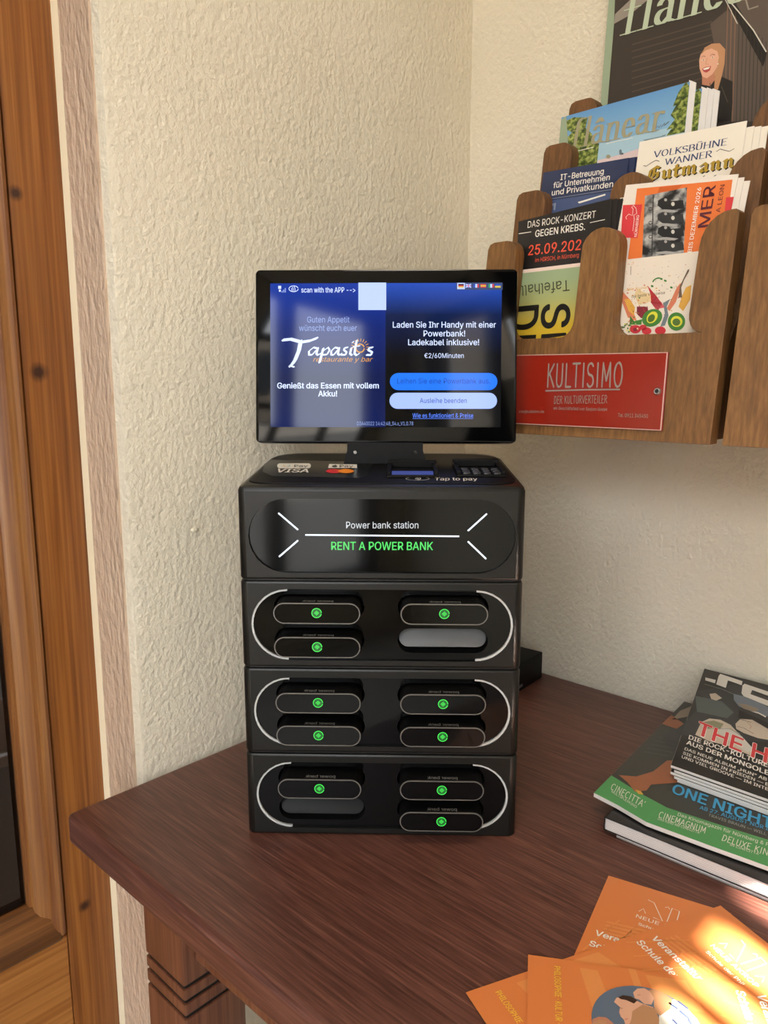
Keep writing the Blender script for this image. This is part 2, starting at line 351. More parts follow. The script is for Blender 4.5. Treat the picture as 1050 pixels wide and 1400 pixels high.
def put(items, conv, frame, parent, zoff=0.0, pname='picture', lname='lettering', alone=(), note=None):
    """builds the printed artwork of a sheet: one picture part, one part per line of words; conv maps sheet metres to frame xy"""
    pic=MB(frame); H=cap_h(); bm_=None
    for it in items:
        k=it[0]
        if k=='p':
            _,pts,m,lay=it; q=pic
            if m in alone: q=MB(frame)
            q.poly([conv(p) for p in pts], zoff+EPS*lay, M(m))
            if q is not pic: q.build(alone[m],parent,0)
        elif k=='l':
            _,pts,wd,m,lay=it; q=pic
            if m in alone: q=MB(frame)
            for e in ribbon([conv(p) for p in pts], wd): q.poly(e, zoff+EPS*lay, M(m))
            if q is not pic: q.build(alone[m],parent,0)
        elif k=='b':
            _,pts,wd,m,lay=it; bm_=bm_ or MB(frame)
            for q in nib_polys([conv(p) for p in pts], wd, wd*.45, 35): bm_.poly(q, zoff+EPS*lay, M(m))
        else:
            let=MB(frame)
            kind,txt,a,b,c,m,bold,shear,lay=it; a,b,c=Vector(conv(a)),Vector(conv(b)),Vector(conv(c))
            if kind=='t':
                v,f=glyph_mesh(txt,bold); x0=min(p[0] for p in v); x1=max(p[0] for p in v); e1=(b-a)/(x1-x0); e2=(c-a)/H
                let.add([((a+e1*(p[0]-x0+shear*p[1])+e2*p[1]).to_tuple()+(zoff+EPS*lay+p[2],)) for p in v], f, M(m))
            else:
                S=strokes(txt,kind); xs=[p[0] for s in S for p in s[0]]; x0,x1=min(xs),max(xs); e1=(b-a)/(x1-x0); e2=c-a
                kk=0
                for s in S:
                    for q in nib_polys(*s): kk+=1; let.poly([(a+e1*(p[0]-x0)+e2*p[1]).to_tuple() for p in q], zoff+EPS*lay+0.0000006*kk, M(m))
            o=let.build(lname,parent,0)
            if note: o['label']=note
    if bm_: o=bm_.build('logo_lettering',parent,0)
    if pic.f: return pic.build(pname,parent,0)
def frame_of(P):
    O,U,V=Vector(P['O']),Vector(P['U']).normalized(),Vector(P['V']); n=U.cross(V).normalized(); Y=n.cross(U)
    F=Matrix((U,Y,n)).transposed().to_4x4(); F.translation=O
    vu,vy=V.dot(U),V.dot(Y)
    return F, (lambda p:(p[0]+p[1]*vu, p[1]*vy))
PRINT={}
PRINT['plate']=dict(w=0,O=(-0.24313,-0.20000,1.11549),U=(0.00000,-1.00000,0.00000),V=(0.14445,0.00000,0.98951),items=[
  ('mono', 'KULTISIMO', (0.06949, 0.0447), (0.14717, 0.04541), (0.06785, 0.06697), 'plate_print', 0, 0, 2),
  ('l',[(0.06752,0.04072),(0.11045,0.0423),(0.14603,0.04305)],0.00132,'plate_print',2),
  ('mono', 'DER KULTURVERTEILER', (0.07899, 0.02836), (0.13455, 0.03036), (0.07848, 0.0355), 'plate_print', 0, 0, 2),
  ('t', 'ein Geschäftsfeld von Sezjom GmbH', (0.07892, 0.02263), (0.13551, 0.02291), (0.07871, 0.02549), 'plate_print', 0, 0, 2),
  ('t', 'info@kultisimo.de', (0.03975, 0.01816), (0.06866, 0.01908), (0.03941, 0.02082), 'plate_print', 0, 0, 2),
  ('t', 'Tel. 0911 345450', (0.14708, 0.01788), (0.17586, 0.01791), (0.1468, 0.02123), 'plate_print', 0, 0, 2),
])
PRINT['tafel']=dict(w=0.0711,O=(-0.19762,-0.20589,1.27990),U=(0.00132,-0.99996,0.00904),V=(0.14445,0.00913,0.98947),items=[
  ('p',[(-0.00348,0.00033),(0.07679,6e-05),(0.07722,-0.00358),(-0.00299,-0.00371)],'p_pinkwhite',1),
  ('t', 'Tafelhalle', (0.06146, -0.01568), (-0.00273, -0.01666), (0.06309, -0.02651), 'ink_olive', 0, 0, 2),
  ('t', 'S', (0.03289, -0.03798), (0.0348, -0.06315), (0.06482, -0.03808), 'ink', 2, 0, 2),
  ('t', 'D', (-0.0059, -0.03806), (-0.0047, -0.0631), (0.02853, -0.03774), 'ink', 2, 0, 2),
  ('p',[(0.03568,-0.06851),(0.06374,-0.06806),(0.06526,-0.0709),(0.03546,-0.07347)],'ink',2),
  ('p',[(-0.00564,-0.06847),(0.02949,-0.06859),(0.02954,-0.07251),(-0.00505,-0.07327)],'ink',2),
])
PRINT['rock']=dict(w=0.107,O=(-0.18455,-0.19498,1.33182),U=(0.01095,-0.99712,0.07499),V=(0.14404,0.07578,0.98667),items=[
  ('t', 'DAS ROCK-KONZERT', (0.0117, -0.00924), (0.08957, -0.01498), (0.01196, -0.00241), 'p_white', 0, 0, 2),
  ('t', 'GEGEN KREBS.', (0.02143, -0.02068), (0.0788, -0.02476), (0.02158, -0.01372), 'p_white', 1, 0, 2),
  ('t', '25.09.2026', (0.01377, -0.0383), (0.083, -0.0445), (0.01446, -0.02803), 'p_coral', 1, 0, 2),
  ('t', 'im HIRSCH, in Nürnberg', (0.02283, -0.04698), (0.07328, -0.05063), (0.02304, -0.04277), 'p_coral', 0, 0, 2),
  ('l',[(0.00097,-0.01311),(0.01642,-0.01424)],0.00075,'p_white',2),
  ('l',[(0.08393,-0.01881),(0.09973,-0.01908)],0.00065,'p_white',2),
])
PRINT['it']=dict(w=0.0983,O=(-0.13503,-0.19250,1.39014),U=(-0.00382,-0.99965,-0.02614),V=(0.14440,-0.02642,0.98917),items=[
  ('t', 'IT-Betreuung', (0.02286, -0.01136), (0.07383, -0.01241), (0.02264, -0.00534), 'p_white', 1, 0, 2),
  ('t', 'für Unternehmen', (0.01526, -0.01881), (0.0817, -0.01941), (0.01506, -0.0129), 'p_white', 1, 0, 2),
  ('t', 'und Privatkunden', (0.01453, -0.02659), (0.08658, -0.02698), (0.01431, -0.0205), 'p_white', 1, 0, 2),
  ('l',[(0.00918,-0.03003),(0.08674,-0.02951)],0.00056,'p_greyblue',2),
  ('p',[(0.00945,-0.03173),(0.08474,-0.03155),(0.08518,-0.04944),(0.01127,-0.04757)],'p_steel',1),
  ('p',[(0.04794,-0.03754),(0.07912,-0.03292),(0.07937,-0.03453),(0.05005,-0.03921)],'p_white',2),
  ('p',[(0.01132,-0.0353),(0.02143,-0.03508),(0.02157,-0.04262),(0.01925,-0.04268),(0.01889,-0.03788),(0.01171,-0.0378)],'p_greyblue',2),
])
PRINT['splash']=dict(w=0.0724,O=(-0.19777,-0.31834,1.27894),U=(0.00097,-0.99998,0.00667),V=(0.14445,0.00674,0.98949),items=[
  ('p',[(0.00035,-0.02143),(0.00733,-0.02968),(0.01763,-0.03978),(0.02178,-0.05186),(0.02529,-0.05879),(0.01583,-0.05488),(0.00868,-0.04084),(0.00165,-0.02837)],'p_salmon',1),
  ('p',[(0.01011,-0.03754),(0.01555,-0.03752),(0.02197,-0.04598),(0.02198,-0.05355),(0.01603,-0.04897)],'p_amber',2),
  ('p',[(0.02163,-0.02831),(0.0283,-0.0322),(0.03558,-0.03443),(0.03968,-0.03971),(0.03306,-0.04255),(0.02526,-0.04368),(0.01974,-0.03488)],'p_sand',1),
  ('p',[(0.03154,-0.02622),(0.03703,-0.03206),(0.04295,-0.0383),(0.04806,-0.04524),(0.04435,-0.04993),(0.03746,-0.04286),(0.03558,-0.03443)],'p_red',2),
  ('p',[(0.03928,-0.03637),(0.0469,-0.0427),(0.05093,-0.04789),(0.04251,-0.04899),(0.03648,-0.04196)],'p_red2',2),
  ('p',[(0.02366,-0.04525),(0.03434,-0.04596),(0.03623,-0.0544),(0.02946,-0.05651),(0.02448,-0.05202)],'p_wine',2),
  ('p',[(0.06941,-0.01504),(0.06928,-0.01743),(0.06566,-0.0247),(0.06394,-0.03099),(0.06584,-0.04001),(0.06251,-0.03976),(0.06218,-0.03004),(0.06473,-0.02382),(0.06786,-0.01569)],'p_brown',2),
  ('p',[(0.063,-0.02648),(0.06267,-0.03412),(0.06049,-0.04366),(0.05557,-0.05146),(0.05273,-0.04883),(0.05664,-0.03932),(0.05977,-0.03065)],'p_salmon',2),
  ('p',[(0.06809,-0.03134),(0.07273,-0.02933),(0.07345,-0.04218),(0.06812,-0.05225),(0.06349,-0.04791),(0.06565,-0.03838)],'p_amber',1),
  ('p',[(0.04872,-0.04365),(0.05509,-0.04043),(0.05253,-0.04718),(0.05522,-0.05552),(0.0529,-0.06439),(0.04872,-0.065),(0.05162,-0.05367)],'p_slate',2),
  ('p',[(0.01791,-0.05331),(0.02259,-0.05864),(0.03045,-0.0574),(0.03016,-0.0624),(0.01848,-0.0618)],'p_green',2),
  ('p',[(0.04832,-0.05255),(0.04935,-0.05491),(0.04946,-0.05744),(0.04866,-0.05989),(0.04701,-0.06205),(0.04466,-0.06369),(0.04185,-0.06465),(0.03884,-0.06484),(0.03592,-0.06423),(0.03339,-0.06287),(0.0315,-0.0609),(0.03045,-0.0585),(0.03033,-0.05593),(0.03117,-0.05343),(0.03287,-0.05127),(0.03526,-0.04964),(0.03811,-0.04871),(0.04112,-0.04857),(0.044,-0.04922),(0.04648,-0.05059)],'p_green',3),
  ('p',[(0.04329,-0.05176),(0.04433,-0.05289),(0.04494,-0.05434),(0.04506,-0.05598),(0.04468,-0.05765),(0.04383,-0.05919),(0.04261,-0.06045),(0.04111,-0.0613),(0.0395,-0.06166),(0.03793,-0.06149),(0.03655,-0.06081),(0.03549,-0.05968),(0.03488,-0.05822),(0.03476,-0.05656),(0.03514,-0.05488),(0.036,-0.05333),(0.03724,-0.05208),(0.03875,-0.05124),(0.04036,-0.0509),(0.04193,-0.05108)],'p_lime',4),
  ('p',[(0.04158,-0.05405),(0.04227,-0.0548),(0.04267,-0.05577),(0.04274,-0.05686),(0.04249,-0.05797),(0.04192,-0.059),(0.0411,-0.05984),(0.04011,-0.06041),(0.03903,-0.06065),(0.03799,-0.06054),(0.03708,-0.06009),(0.03638,-0.05935),(0.03598,-0.05838),(0.0359,-0.05727),(0.03616,-0.05615),(0.03673,-0.05512),(0.03756,-0.05429),(0.03856,-0.05372),(0.03963,-0.05349),(0.04067,-0.0536)],'p_green2',5),
  ('p',[(0.07129,-0.0617),(0.0712,-0.0642),(0.07034,-0.06643),(0.06878,-0.06815),(0.06668,-0.06921),(0.06424,-0.0695),(0.06169,-0.06898),(0.05927,-0.0677),(0.05725,-0.06578),(0.05581,-0.06341),(0.0551,-0.06082),(0.05519,-0.05828),(0.05608,-0.05603),(0.05768,-0.05431),(0.05981,-0.05327),(0.06227,-0.05302),(0.06482,-0.05358),(0.0672,-0.05488),(0.06919,-0.0568),(0.0706,-0.05915)],'p_green',3),
  ('p',[(0.06879,-0.06156),(0.06871,-0.06307),(0.06811,-0.0644),(0.06706,-0.06543),(0.06565,-0.06606),(0.06401,-0.06621),(0.06231,-0.06589),(0.06072,-0.06511),(0.05939,-0.06395),(0.05845,-0.06253),(0.058,-0.06098),(0.05808,-0.05946),(0.05869,-0.05812),(0.05976,-0.05709),(0.06119,-0.05647),(0.06283,-0.05633),(0.06453,-0.05667),(0.06611,-0.05746),(0.06742,-0.05861),(0.06835,-0.06003)],'p_lime',4),
  ('p',[(0.06689,-0.06202),(0.06683,-0.06303),(0.06644,-0.06392),(0.06574,-0.06461),(0.0648,-0.06502),(0.06372,-0.06513),(0.06259,-0.06491),(0.06154,-0.06439),(0.06066,-0.06362),(0.06003,-0.06267),(0.05974,-0.06164),(0.05979,-0.06063),(0.06019,-0.05974),(0.0609,-0.05905),(0.06184,-0.05864),(0.06293,-0.05854),(0.06405,-0.05876),(0.0651,-0.05929),(0.06598,-0.06006),(0.06659,-0.061)],'p_green2',5),
  ('p',[(0.03028,-0.0666),(0.03016,-0.06777),(0.02952,-0.0688),(0.02842,-0.06959),(0.02698,-0.07007),(0.02532,-0.07018),(0.02362,-0.06992),(0.02203,-0.06931),(0.02071,-0.0684),(0.0198,-0.06729),(0.01939,-0.06608),(0.01952,-0.0649),(0.02017,-0.06386),(0.02128,-0.06306),(0.02274,-0.06259),(0.0244,-0.06249),(0.0261,-0.06276),(0.02768,-0.06339),(0.02898,-0.06429),(0.02987,-0.0654)],'p_red',4),
  ('p',[(0.04078,-0.06875),(0.04067,-0.06976),(0.04013,-0.07064),(0.03921,-0.07133),(0.03798,-0.07174),(0.03657,-0.07184),(0.03513,-0.07162),(0.03378,-0.07109),(0.03266,-0.07032),(0.03189,-0.06936),(0.03154,-0.06833),(0.03164,-0.06732),(0.03219,-0.06642),(0.03313,-0.06574),(0.03437,-0.06533),(0.03578,-0.06524),(0.03723,-0.06547),(0.03857,-0.066),(0.03967,-0.06678),(0.04043,-0.06773)],'p_red',4),
  ('p',[(0.05434,-0.06897),(0.05423,-0.07011),(0.05362,-0.07112),(0.05258,-0.0719),(0.0512,-0.07237),(0.04961,-0.07249),(0.04798,-0.07223),(0.04646,-0.07163),(0.04521,-0.07075),(0.04433,-0.06966),(0.04394,-0.06848),(0.04406,-0.06733),(0.04467,-0.06631),(0.04573,-0.06553),(0.04713,-0.06507),(0.04871,-0.06497),(0.05034,-0.06523),(0.05185,-0.06583),(0.05309,-0.06672),(0.05395,-0.0678)],'p_red',4),
  ('p',[(0.03581,-0.06519),(0.03573,-0.06597),(0.03531,-0.06665),(0.03459,-0.06718),(0.03364,-0.06749),(0.03255,-0.06756),(0.03143,-0.06739),(0.03038,-0.06698),(0.02952,-0.06638),(0.02892,-0.06564),(0.02865,-0.06484),(0.02873,-0.06406),(0.02916,-0.06337),(0.02989,-0.06285),(0.03084,-0.06254),(0.03194,-0.06247),(0.03306,-0.06265),(0.0341,-0.06306),(0.03495,-0.06367),(0.03554,-0.0644)],'p_red',4),
  ('p',[(0.02706,-0.06669),(0.02702,-0.06722),(0.02677,-0.06768),(0.02634,-0.06803),(0.02576,-0.06825),(0.0251,-0.0683),(0.02441,-0.06819),(0.02378,-0.06792),(0.02325,-0.06752),(0.02288,-0.06702),(0.02271,-0.06649),(0.02275,-0.06596),(0.02301,-0.0655),(0.02344,-0.06515),(0.02402,-0.06493),(0.02469,-0.06488),(0.02537,-0.065),(0.026,-0.06527),(0.02653,-0.06567),(0.02689,-0.06616)],'p_wine',5),
  ('p',[(0.02792,-0.06606),(0.02791,-0.06631),(0.02781,-0.06654),(0.02764,-0.06671),(0.02741,-0.06681),(0.02715,-0.06684),(0.02688,-0.06679),(0.02662,-0.06666),(0.02641,-0.06647),(0.02626,-0.06624),(0.02618,-0.06598),(0.0262,-0.06573),(0.02629,-0.06551),(0.02646,-0.06533),(0.02669,-0.06523),(0.02695,-0.0652),(0.02723,-0.06526),(0.02748,-0.06538),(0.0277,-0.06557),(0.02785,-0.06581)],'p_sand',6),
  ('l',[(0.03652,-0.02379),(0.03672,-0.02314),(0.03706,-0.02254),(0.03751,-0.022),(0.03807,-0.02153),(0.03874,-0.02114),(0.03948,-0.02084),(0.0403,-0.02063),(0.04117,-0.02052),(0.04208,-0.02051),(0.04301,-0.02059)],0.00127,'p_green',2),
  ('p',[(0.04978,-0.02421),(0.04963,-0.02443),(0.04936,-0.02457),(0.04901,-0.02461),(0.04859,-0.02456),(0.04817,-0.0244),(0.04777,-0.02416),(0.04743,-0.02387),(0.0472,-0.02355),(0.04708,-0.02323),(0.0471,-0.02294),(0.04725,-0.02272),(0.04752,-0.02257),(0.04788,-0.02253),(0.04829,-0.02259),(0.04872,-0.02275),(0.04912,-0.02298),(0.04945,-0.02328),(0.04968,-0.0236),(0.0498,-0.02392)],'p_green',3),
  ('p',[(0.04572,-0.02221),(0.04557,-0.02243),(0.0453,-0.02257),(0.04494,-0.02262),(0.04453,-0.02256),(0.0441,-0.0224),(0.0437,-0.02216),(0.04336,-0.02187),(0.04312,-0.02154),(0.04301,-0.02122),(0.04303,-0.02093),(0.04318,-0.02071),(0.04345,-0.02057),(0.04381,-0.02053),(0.04422,-0.02059),(0.04465,-0.02074),(0.04506,-0.02098),(0.04539,-0.02128),(0.04563,-0.0216),(0.04574,-0.02192)],'p_green',3),
  ('p',[(0.0562,-0.03086),(0.05606,-0.03109),(0.05579,-0.03123),(0.05544,-0.03127),(0.05503,-0.03122),(0.05461,-0.03107),(0.05422,-0.03083),(0.05389,-0.03054),(0.05365,-0.03022),(0.05354,-0.0299),(0.05356,-0.02962),(0.05371,-0.02939),(0.05397,-0.02925),(0.05433,-0.02921),(0.05473,-0.02926),(0.05515,-0.02942),(0.05555,-0.02965),(0.05588,-0.02994),(0.05611,-0.03026),(0.05622,-0.03058)],'p_green',3),
  ('p',[(0.03784,-0.0281),(0.03769,-0.02833),(0.03742,-0.02847),(0.03705,-0.02852),(0.03663,-0.02846),(0.0362,-0.02831),(0.03579,-0.02807),(0.03545,-0.02777),(0.03521,-0.02745),(0.03509,-0.02712),(0.03511,-0.02683),(0.03527,-0.0266),(0.03554,-0.02646),(0.0359,-0.02642),(0.03632,-0.02648),(0.03676,-0.02663),(0.03717,-0.02687),(0.03751,-0.02716),(0.03775,-0.02749),(0.03786,-0.02781)],'p_green',3),
  ('p',[(0.01983,-0.00733),(0.0197,-0.00749),(0.01938,-0.00746),(0.01921,-0.00727),(0.01934,-0.0071),(0.01965,-0.00713)],'p_greyd',2),
  ('p',[(0.00747,-0.025),(0.00737,-0.02534),(0.00709,-0.02532),(0.0069,-0.02495),(0.007,-0.0246),(0.00729,-0.02463)],'p_greyd',2),
  ('p',[(0.02106,-0.02561),(0.02094,-0.02578),(0.02067,-0.02576),(0.02051,-0.02556),(0.02063,-0.02539),(0.0209,-0.02541)],'p_greyd',2),
  ('p',[(0.02569,-0.043),(0.02563,-0.04327),(0.02544,-0.04326),(0.02531,-0.04297),(0.02537,-0.0427),(0.02556,-0.04271)],'p_amber',2),
  ('p',[(0.05666,-0.01472),(0.05656,-0.01498),(0.0563,-0.01495),(0.05613,-0.01467),(0.05623,-0.01442),(0.0565,-0.01444)],'p_amber',2),
  ('p',[(0.01245,-0.0278),(0.01227,-0.02804),(0.01187,-0.02801),(0.01163,-0.02774),(0.0118,-0.0275),(0.01221,-0.02753)],'p_red',2),
  ('p',[(0.02166,-0.01491),(0.02146,-0.0152),(0.02096,-0.01516),(0.02068,-0.01482),(0.02089,-0.01452),(0.02138,-0.01457)],'p_amber',2),
  ('p',[(0.00542,-0.01388),(0.00523,-0.01407),(0.0048,-0.01403),(0.00457,-0.0138),(0.00475,-0.0136),(0.00518,-0.01364)],'p_red',2),
  ('p',[(0.03408,-0.02929),(0.03395,-0.02946),(0.03363,-0.02943),(0.03345,-0.02924),(0.03359,-0.02908),(0.0339,-0.0291)],'p_amber',2),
  ('p',[(0.02483,-0.03684),(0.02476,-0.03707),(0.02455,-0.03706),(0.02441,-0.03681),(0.02449,-0.03657),(0.0247,-0.03659)],'p_amber',2),
  ('p',[(0.0412,-0.0319),(0.04103,-0.03206),(0.04063,-0.03203),(0.04041,-0.03184),(0.04059,-0.03168),(0.04098,-0.03171)],'p_red',2),
  ('p',[(0.01264,-0.04085),(0.01248,-0.04107),(0.01208,-0.04105),(0.01185,-0.04079),(0.01202,-0.04056),(0.01242,-0.04059)],'p_red',2),
  ('p',[(0.03099,-0.0352),(0.03088,-0.03545),(0.0306,-0.03543),(0.03043,-0.03515),(0.03054,-0.0349),(0.03082,-0.03492)],'p_amber',2),
  ('p',[(0.01047,-0.00462),(0.01037,-0.00492),(0.01011,-0.00489),(0.00994,-0.00457),(0.01004,-0.00427),(0.0103,-0.0043)],'p_red',2),
  ('p',[(0.01641,-0.042),(0.01628,-0.04214),(0.016,-0.04213),(0.01584,-0.04196),(0.01597,-0.04182),(0.01625,-0.04184)],'p_amber',2),
  ('p',[(0.05385,-0.04302),(0.05365,-0.0433),(0.05318,-0.04327),(0.05291,-0.04296),(0.05311,-0.04268),(0.05358,-0.04272)],'p_amber',2),
  ('p',[(0.00624,-0.01383),(0.00602,-0.01412),(0.00551,-0.01407),(0.00522,-0.01373),(0.00544,-0.01344),(0.00595,-0.01349)],'p_greyd',2),
  ('p',[(0.06384,-0.04267),(0.06368,-0.04281),(0.0633,-0.04278),(0.0631,-0.04261),(0.06326,-0.04247),(0.06364,-0.04249)],'p_red',2),
  ('p',[(0.06293,-0.01931),(0.06284,-0.01956),(0.06259,-0.01953),(0.06244,-0.01926),(0.06253,-0.01901),(0.06277,-0.01903)],'p_red',2),
  ('p',[(0.02557,-0.00401),(0.02549,-0.00418),(0.0253,-0.00416),(0.02518,-0.00397),(0.02525,-0.0038),(0.02545,-0.00382)],'p_amber',2),
  ('p',[(0.07064,-0.03121),(0.07051,-0.03138),(0.07022,-0.03136),(0.07005,-0.03116),(0.07017,-0.03099),(0.07047,-0.03101)],'p_red',2),
  ('p',[(0.0115,-0.00475),(0.01132,-0.00501),(0.01088,-0.00496),(0.01064,-0.00467),(0.01082,-0.00441),(0.01125,-0.00446)],'p_red',2),
  ('p',[(0.04627,-0.02814),(0.04611,-0.02833),(0.04576,-0.0283),(0.04555,-0.02808),(0.04571,-0.02788),(0.04606,-0.02791)],'p_greyd',2),
  ('p',[(0.01449,-0.02474),(0.0143,-0.02495),(0.01386,-0.02492),(0.01361,-0.02466),(0.0138,-0.02445),(0.01425,-0.02448)],'p_red',2),
  ('p',[(0.03643,-0.01474),(0.0363,-0.01487),(0.03599,-0.01485),(0.03582,-0.01468),(0.03595,-0.01454),(0.03626,-0.01457)],'p_greyd',2),
  ('p',[(0.03625,-0.03148),(0.03611,-0.03166),(0.0358,-0.03163),(0.03562,-0.03143),(0.03575,-0.03125),(0.03607,-0.03128)],'p_red',2),
  ('p',[(0.00674,-0.01241),(0.00663,-0.01259),(0.00636,-0.01256),(0.0062,-0.01236),(0.00631,-0.01218),(0.00658,-0.0122)],'p_red',2),
  ('p',[(0.03256,-0.01518),(0.03246,-0.0155),(0.03218,-0.01547),(0.032,-0.01513),(0.0321,-0.01481),(0.03238,-0.01484)],'p_amber',2),
  ('p',[(0.04579,-0.04634),(0.04568,-0.04666),(0.04538,-0.04664),(0.04519,-0.0463),(0.0453,-0.04598),(0.0456,-0.046)],'p_greyd',2),
  ('p',[(0.03669,-0.00862),(0.03661,-0.00893),(0.03637,-0.00891),(0.03621,-0.00857),(0.03629,-0.00826),(0.03653,-0.00828)],'p_red',2),
  ('p',[(0.02943,-0.03133),(0.02925,-0.03159),(0.02881,-0.03155),(0.02855,-0.03126),(0.02874,-0.03099),(0.02918,-0.03103)],'p_greyd',2),
  ('p',[(0.04182,-0.03223),(0.04165,-0.03241),(0.04126,-0.03238),(0.04104,-0.03217),(0.04121,-0.03198),(0.0416,-0.03201)],'p_greyd',2),
  ('p',[(0.06591,-0.01086),(0.06572,-0.01117),(0.06526,-0.01112),(0.06499,-0.01076),(0.06518,-0.01046),(0.06564,-0.0105)],'p_red',2),
  ('p',[(0.01091,-0.04011),(0.01084,-0.04045),(0.01061,-0.04044),(0.01046,-0.04007),(0.01053,-0.03973),(0.01076,-0.03975)],'p_greyd',2),
  ('p',[(0.06343,-0.0353),(0.06331,-0.03553),(0.063,-0.0355),(0.06282,-0.03525),(0.06294,-0.03503),(0.06325,-0.03505)],'p_greyd',2),
  ('p',[(0.06455,-0.01651),(0.0645,-0.01682),(0.06434,-0.01681),(0.06421,-0.01647),(0.06426,-0.01616),(0.06443,-0.01617)],'p_greyd',2),
  ('p',[(0.045,-0.01619),(0.04489,-0.01648),(0.04459,-0.01645),(0.0444,-0.01614),(0.04452,-0.01585),(0.04482,-0.01588)],'p_greyd',2),
  ('p',[(0.06337,-0.02976),(0.06318,-0.02993),(0.06274,-0.02989),(0.0625,-0.02969),(0.0627,-0.02952),(0.06313,-0.02956)],'p_amber',2),
  ('p',[(0.05973,-0.02993),(0.05956,-0.03024),(0.05915,-0.03021),(0.05891,-0.02986),(0.05907,-0.02955),(0.05948,-0.02959)],'p_greyd',2),
  ('p',[(0.00536,-0.00293),(0.0052,-0.00317),(0.00481,-0.00312),(0.00458,-0.00285),(0.00475,-0.00262),(0.00514,-0.00266)],'p_amber',2),
  ('p',[(0.04428,-0.01127),(0.04417,-0.01156),(0.04389,-0.01153),(0.04371,-0.01121),(0.04381,-0.01093),(0.0441,-0.01096)],'p_greyd',2),
  ('p',[(0.02501,-0.01802),(0.02495,-0.01836),(0.02475,-0.01834),(0.0246,-0.01798),(0.02466,-0.01764),(0.02487,-0.01766)],'p_greyd',2),
  ('p',[(0.03285,-0.03702),(0.03274,-0.03721),(0.03246,-0.03718),(0.03229,-0.03698),(0.03241,-0.03679),(0.03269,-0.03682)],'p_greyd',2),
  ('p',[(0.06102,-0.02348),(0.06096,-0.0238),(0.06077,-0.02378),(0.06063,-0.02345),(0.06069,-0.02313),(0.06088,-0.02315)],'p_amber',2),
  ('p',[(0.03977,-0.02296),(0.03959,-0.02325),(0.03914,-0.02321),(0.03888,-0.02289),(0.03907,-0.0226),(0.03951,-0.02264)],'p_greyd',2),
  ('p',[(0.04964,-0.04456),(0.04949,-0.04488),(0.04912,-0.04485),(0.04889,-0.04451),(0.04904,-0.04419),(0.04941,-0.04421)],'p_greyd',2),
  ('p',[(0.03555,-0.03768),(0.03548,-0.038),(0.03525,-0.03798),(0.03509,-0.03764),(0.03517,-0.03733),(0.0354,-0.03734)],'p_red',2),
  ('p',[(0.05161,-0.01964),(0.05142,-0.01982),(0.05098,-0.01978),(0.05074,-0.01956),(0.05093,-0.01939),(0.05137,-0.01943)],'p_greyd',2),
  ('p',[(0.0501,-0.00644),(0.05,-0.00668),(0.04973,-0.00665),(0.04957,-0.00638),(0.04967,-0.00614),(0.04994,-0.00617)],'p_greyd',2),
  ('p',[(0.05783,-0.03134),(0.0577,-0.03157),(0.05737,-0.03154),(0.05717,-0.03128),(0.05731,-0.03105),(0.05764,-0.03108)],'p_greyd',2),
  ('p',[(0.06053,-0.02169),(0.06037,-0.02201),(0.05996,-0.02198),(0.05972,-0.02162),(0.05988,-0.0213),(0.06028,-0.02134)],'p_greyd',2),
  ('p',[(0.05095,-0.03112),(0.05085,-0.03144),(0.05058,-0.03141),(0.05041,-0.03107),(0.0505,-0.03076),(0.05077,-0.03078)],'p_greyd',2),
  ('p',[(0.05756,-0.02999),(0.05737,-0.03022),(0.05691,-0.03018),(0.05665,-0.02991),(0.05685,-0.02969),(0.05731,-0.02973)],'p_greyd',2),
  ('p',[(0.04603,-0.02385),(0.04595,-0.02414),(0.04574,-0.02412),(0.04559,-0.02381),(0.04566,-0.02352),(0.04588,-0.02354)],'p_amber',2),
  ('p',[(0.06884,-0.02179),(0.06872,-0.02203),(0.06843,-0.02201),(0.06825,-0.02173),(0.06836,-0.02148),(0.06866,-0.02151)],'p_red',2),
  ('p',[(0.02729,-0.04296),(0.02721,-0.04327),(0.02696,-0.04325),(0.0268,-0.04293),(0.02689,-0.04263),(0.02713,-0.04264)],'p_greyd',2),
  ('p',[(0.01208,-0.02946),(0.01186,-0.02966),(0.01137,-0.02962),(0.0111,-0.02938),(0.01132,-0.02918),(0.01181,-0.02922)],'p_amber',2),
  ('p',[(0.02673,-0.01625),(0.02665,-0.01639),(0.02646,-0.01637),(0.02635,-0.01621),(0.02643,-0.01607),(0.02661,-0.01609)],'p_greyd',2),
  ('p',[(0.0599,-0.03986),(0.05969,-0.04002),(0.05923,-0.03998),(0.05898,-0.03979),(0.05918,-0.03963),(0.05965,-0.03967)],'p_greyd',2),
  ('p',[(0.05177,-0.04682),(0.05171,-0.04715),(0.05151,-0.04714),(0.05137,-0.0468),(0.05143,-0.04647),(0.05163,-0.04649)],'p_greyd',2),
  ('p',[(0.01762,-0.0229),(0.01741,-0.02307),(0.01693,-0.02303),(0.01667,-0.02281),(0.01689,-0.02264),(0.01736,-0.02268)],'p_amber',2),
  ('p',[(0.06249,-0.03522),(0.0623,-0.0354),(0.06186,-0.03536),(0.06162,-0.03515),(0.06182,-0.03498),(0.06225,-0.03502)],'p_greyd',2),
  ('p',[(0.05114,-0.01891),(0.05104,-0.01911),(0.0508,-0.01909),(0.05065,-0.01887),(0.05075,-0.01867),(0.05099,-0.01869)],'p_greyd',2),
  ('p',[(0.0638,-0.02374),(0.06369,-0.02403),(0.0634,-0.02401),(0.06322,-0.02369),(0.06333,-0.0234),(0.06362,-0.02342)],'p_amber',2),
  ('p',[(0.03555,-0.02897),(0.03546,-0.02929),(0.03521,-0.02927),(0.03504,-0.02893),(0.03513,-0.02861),(0.03539,-0.02863)],'p_greyd',2),
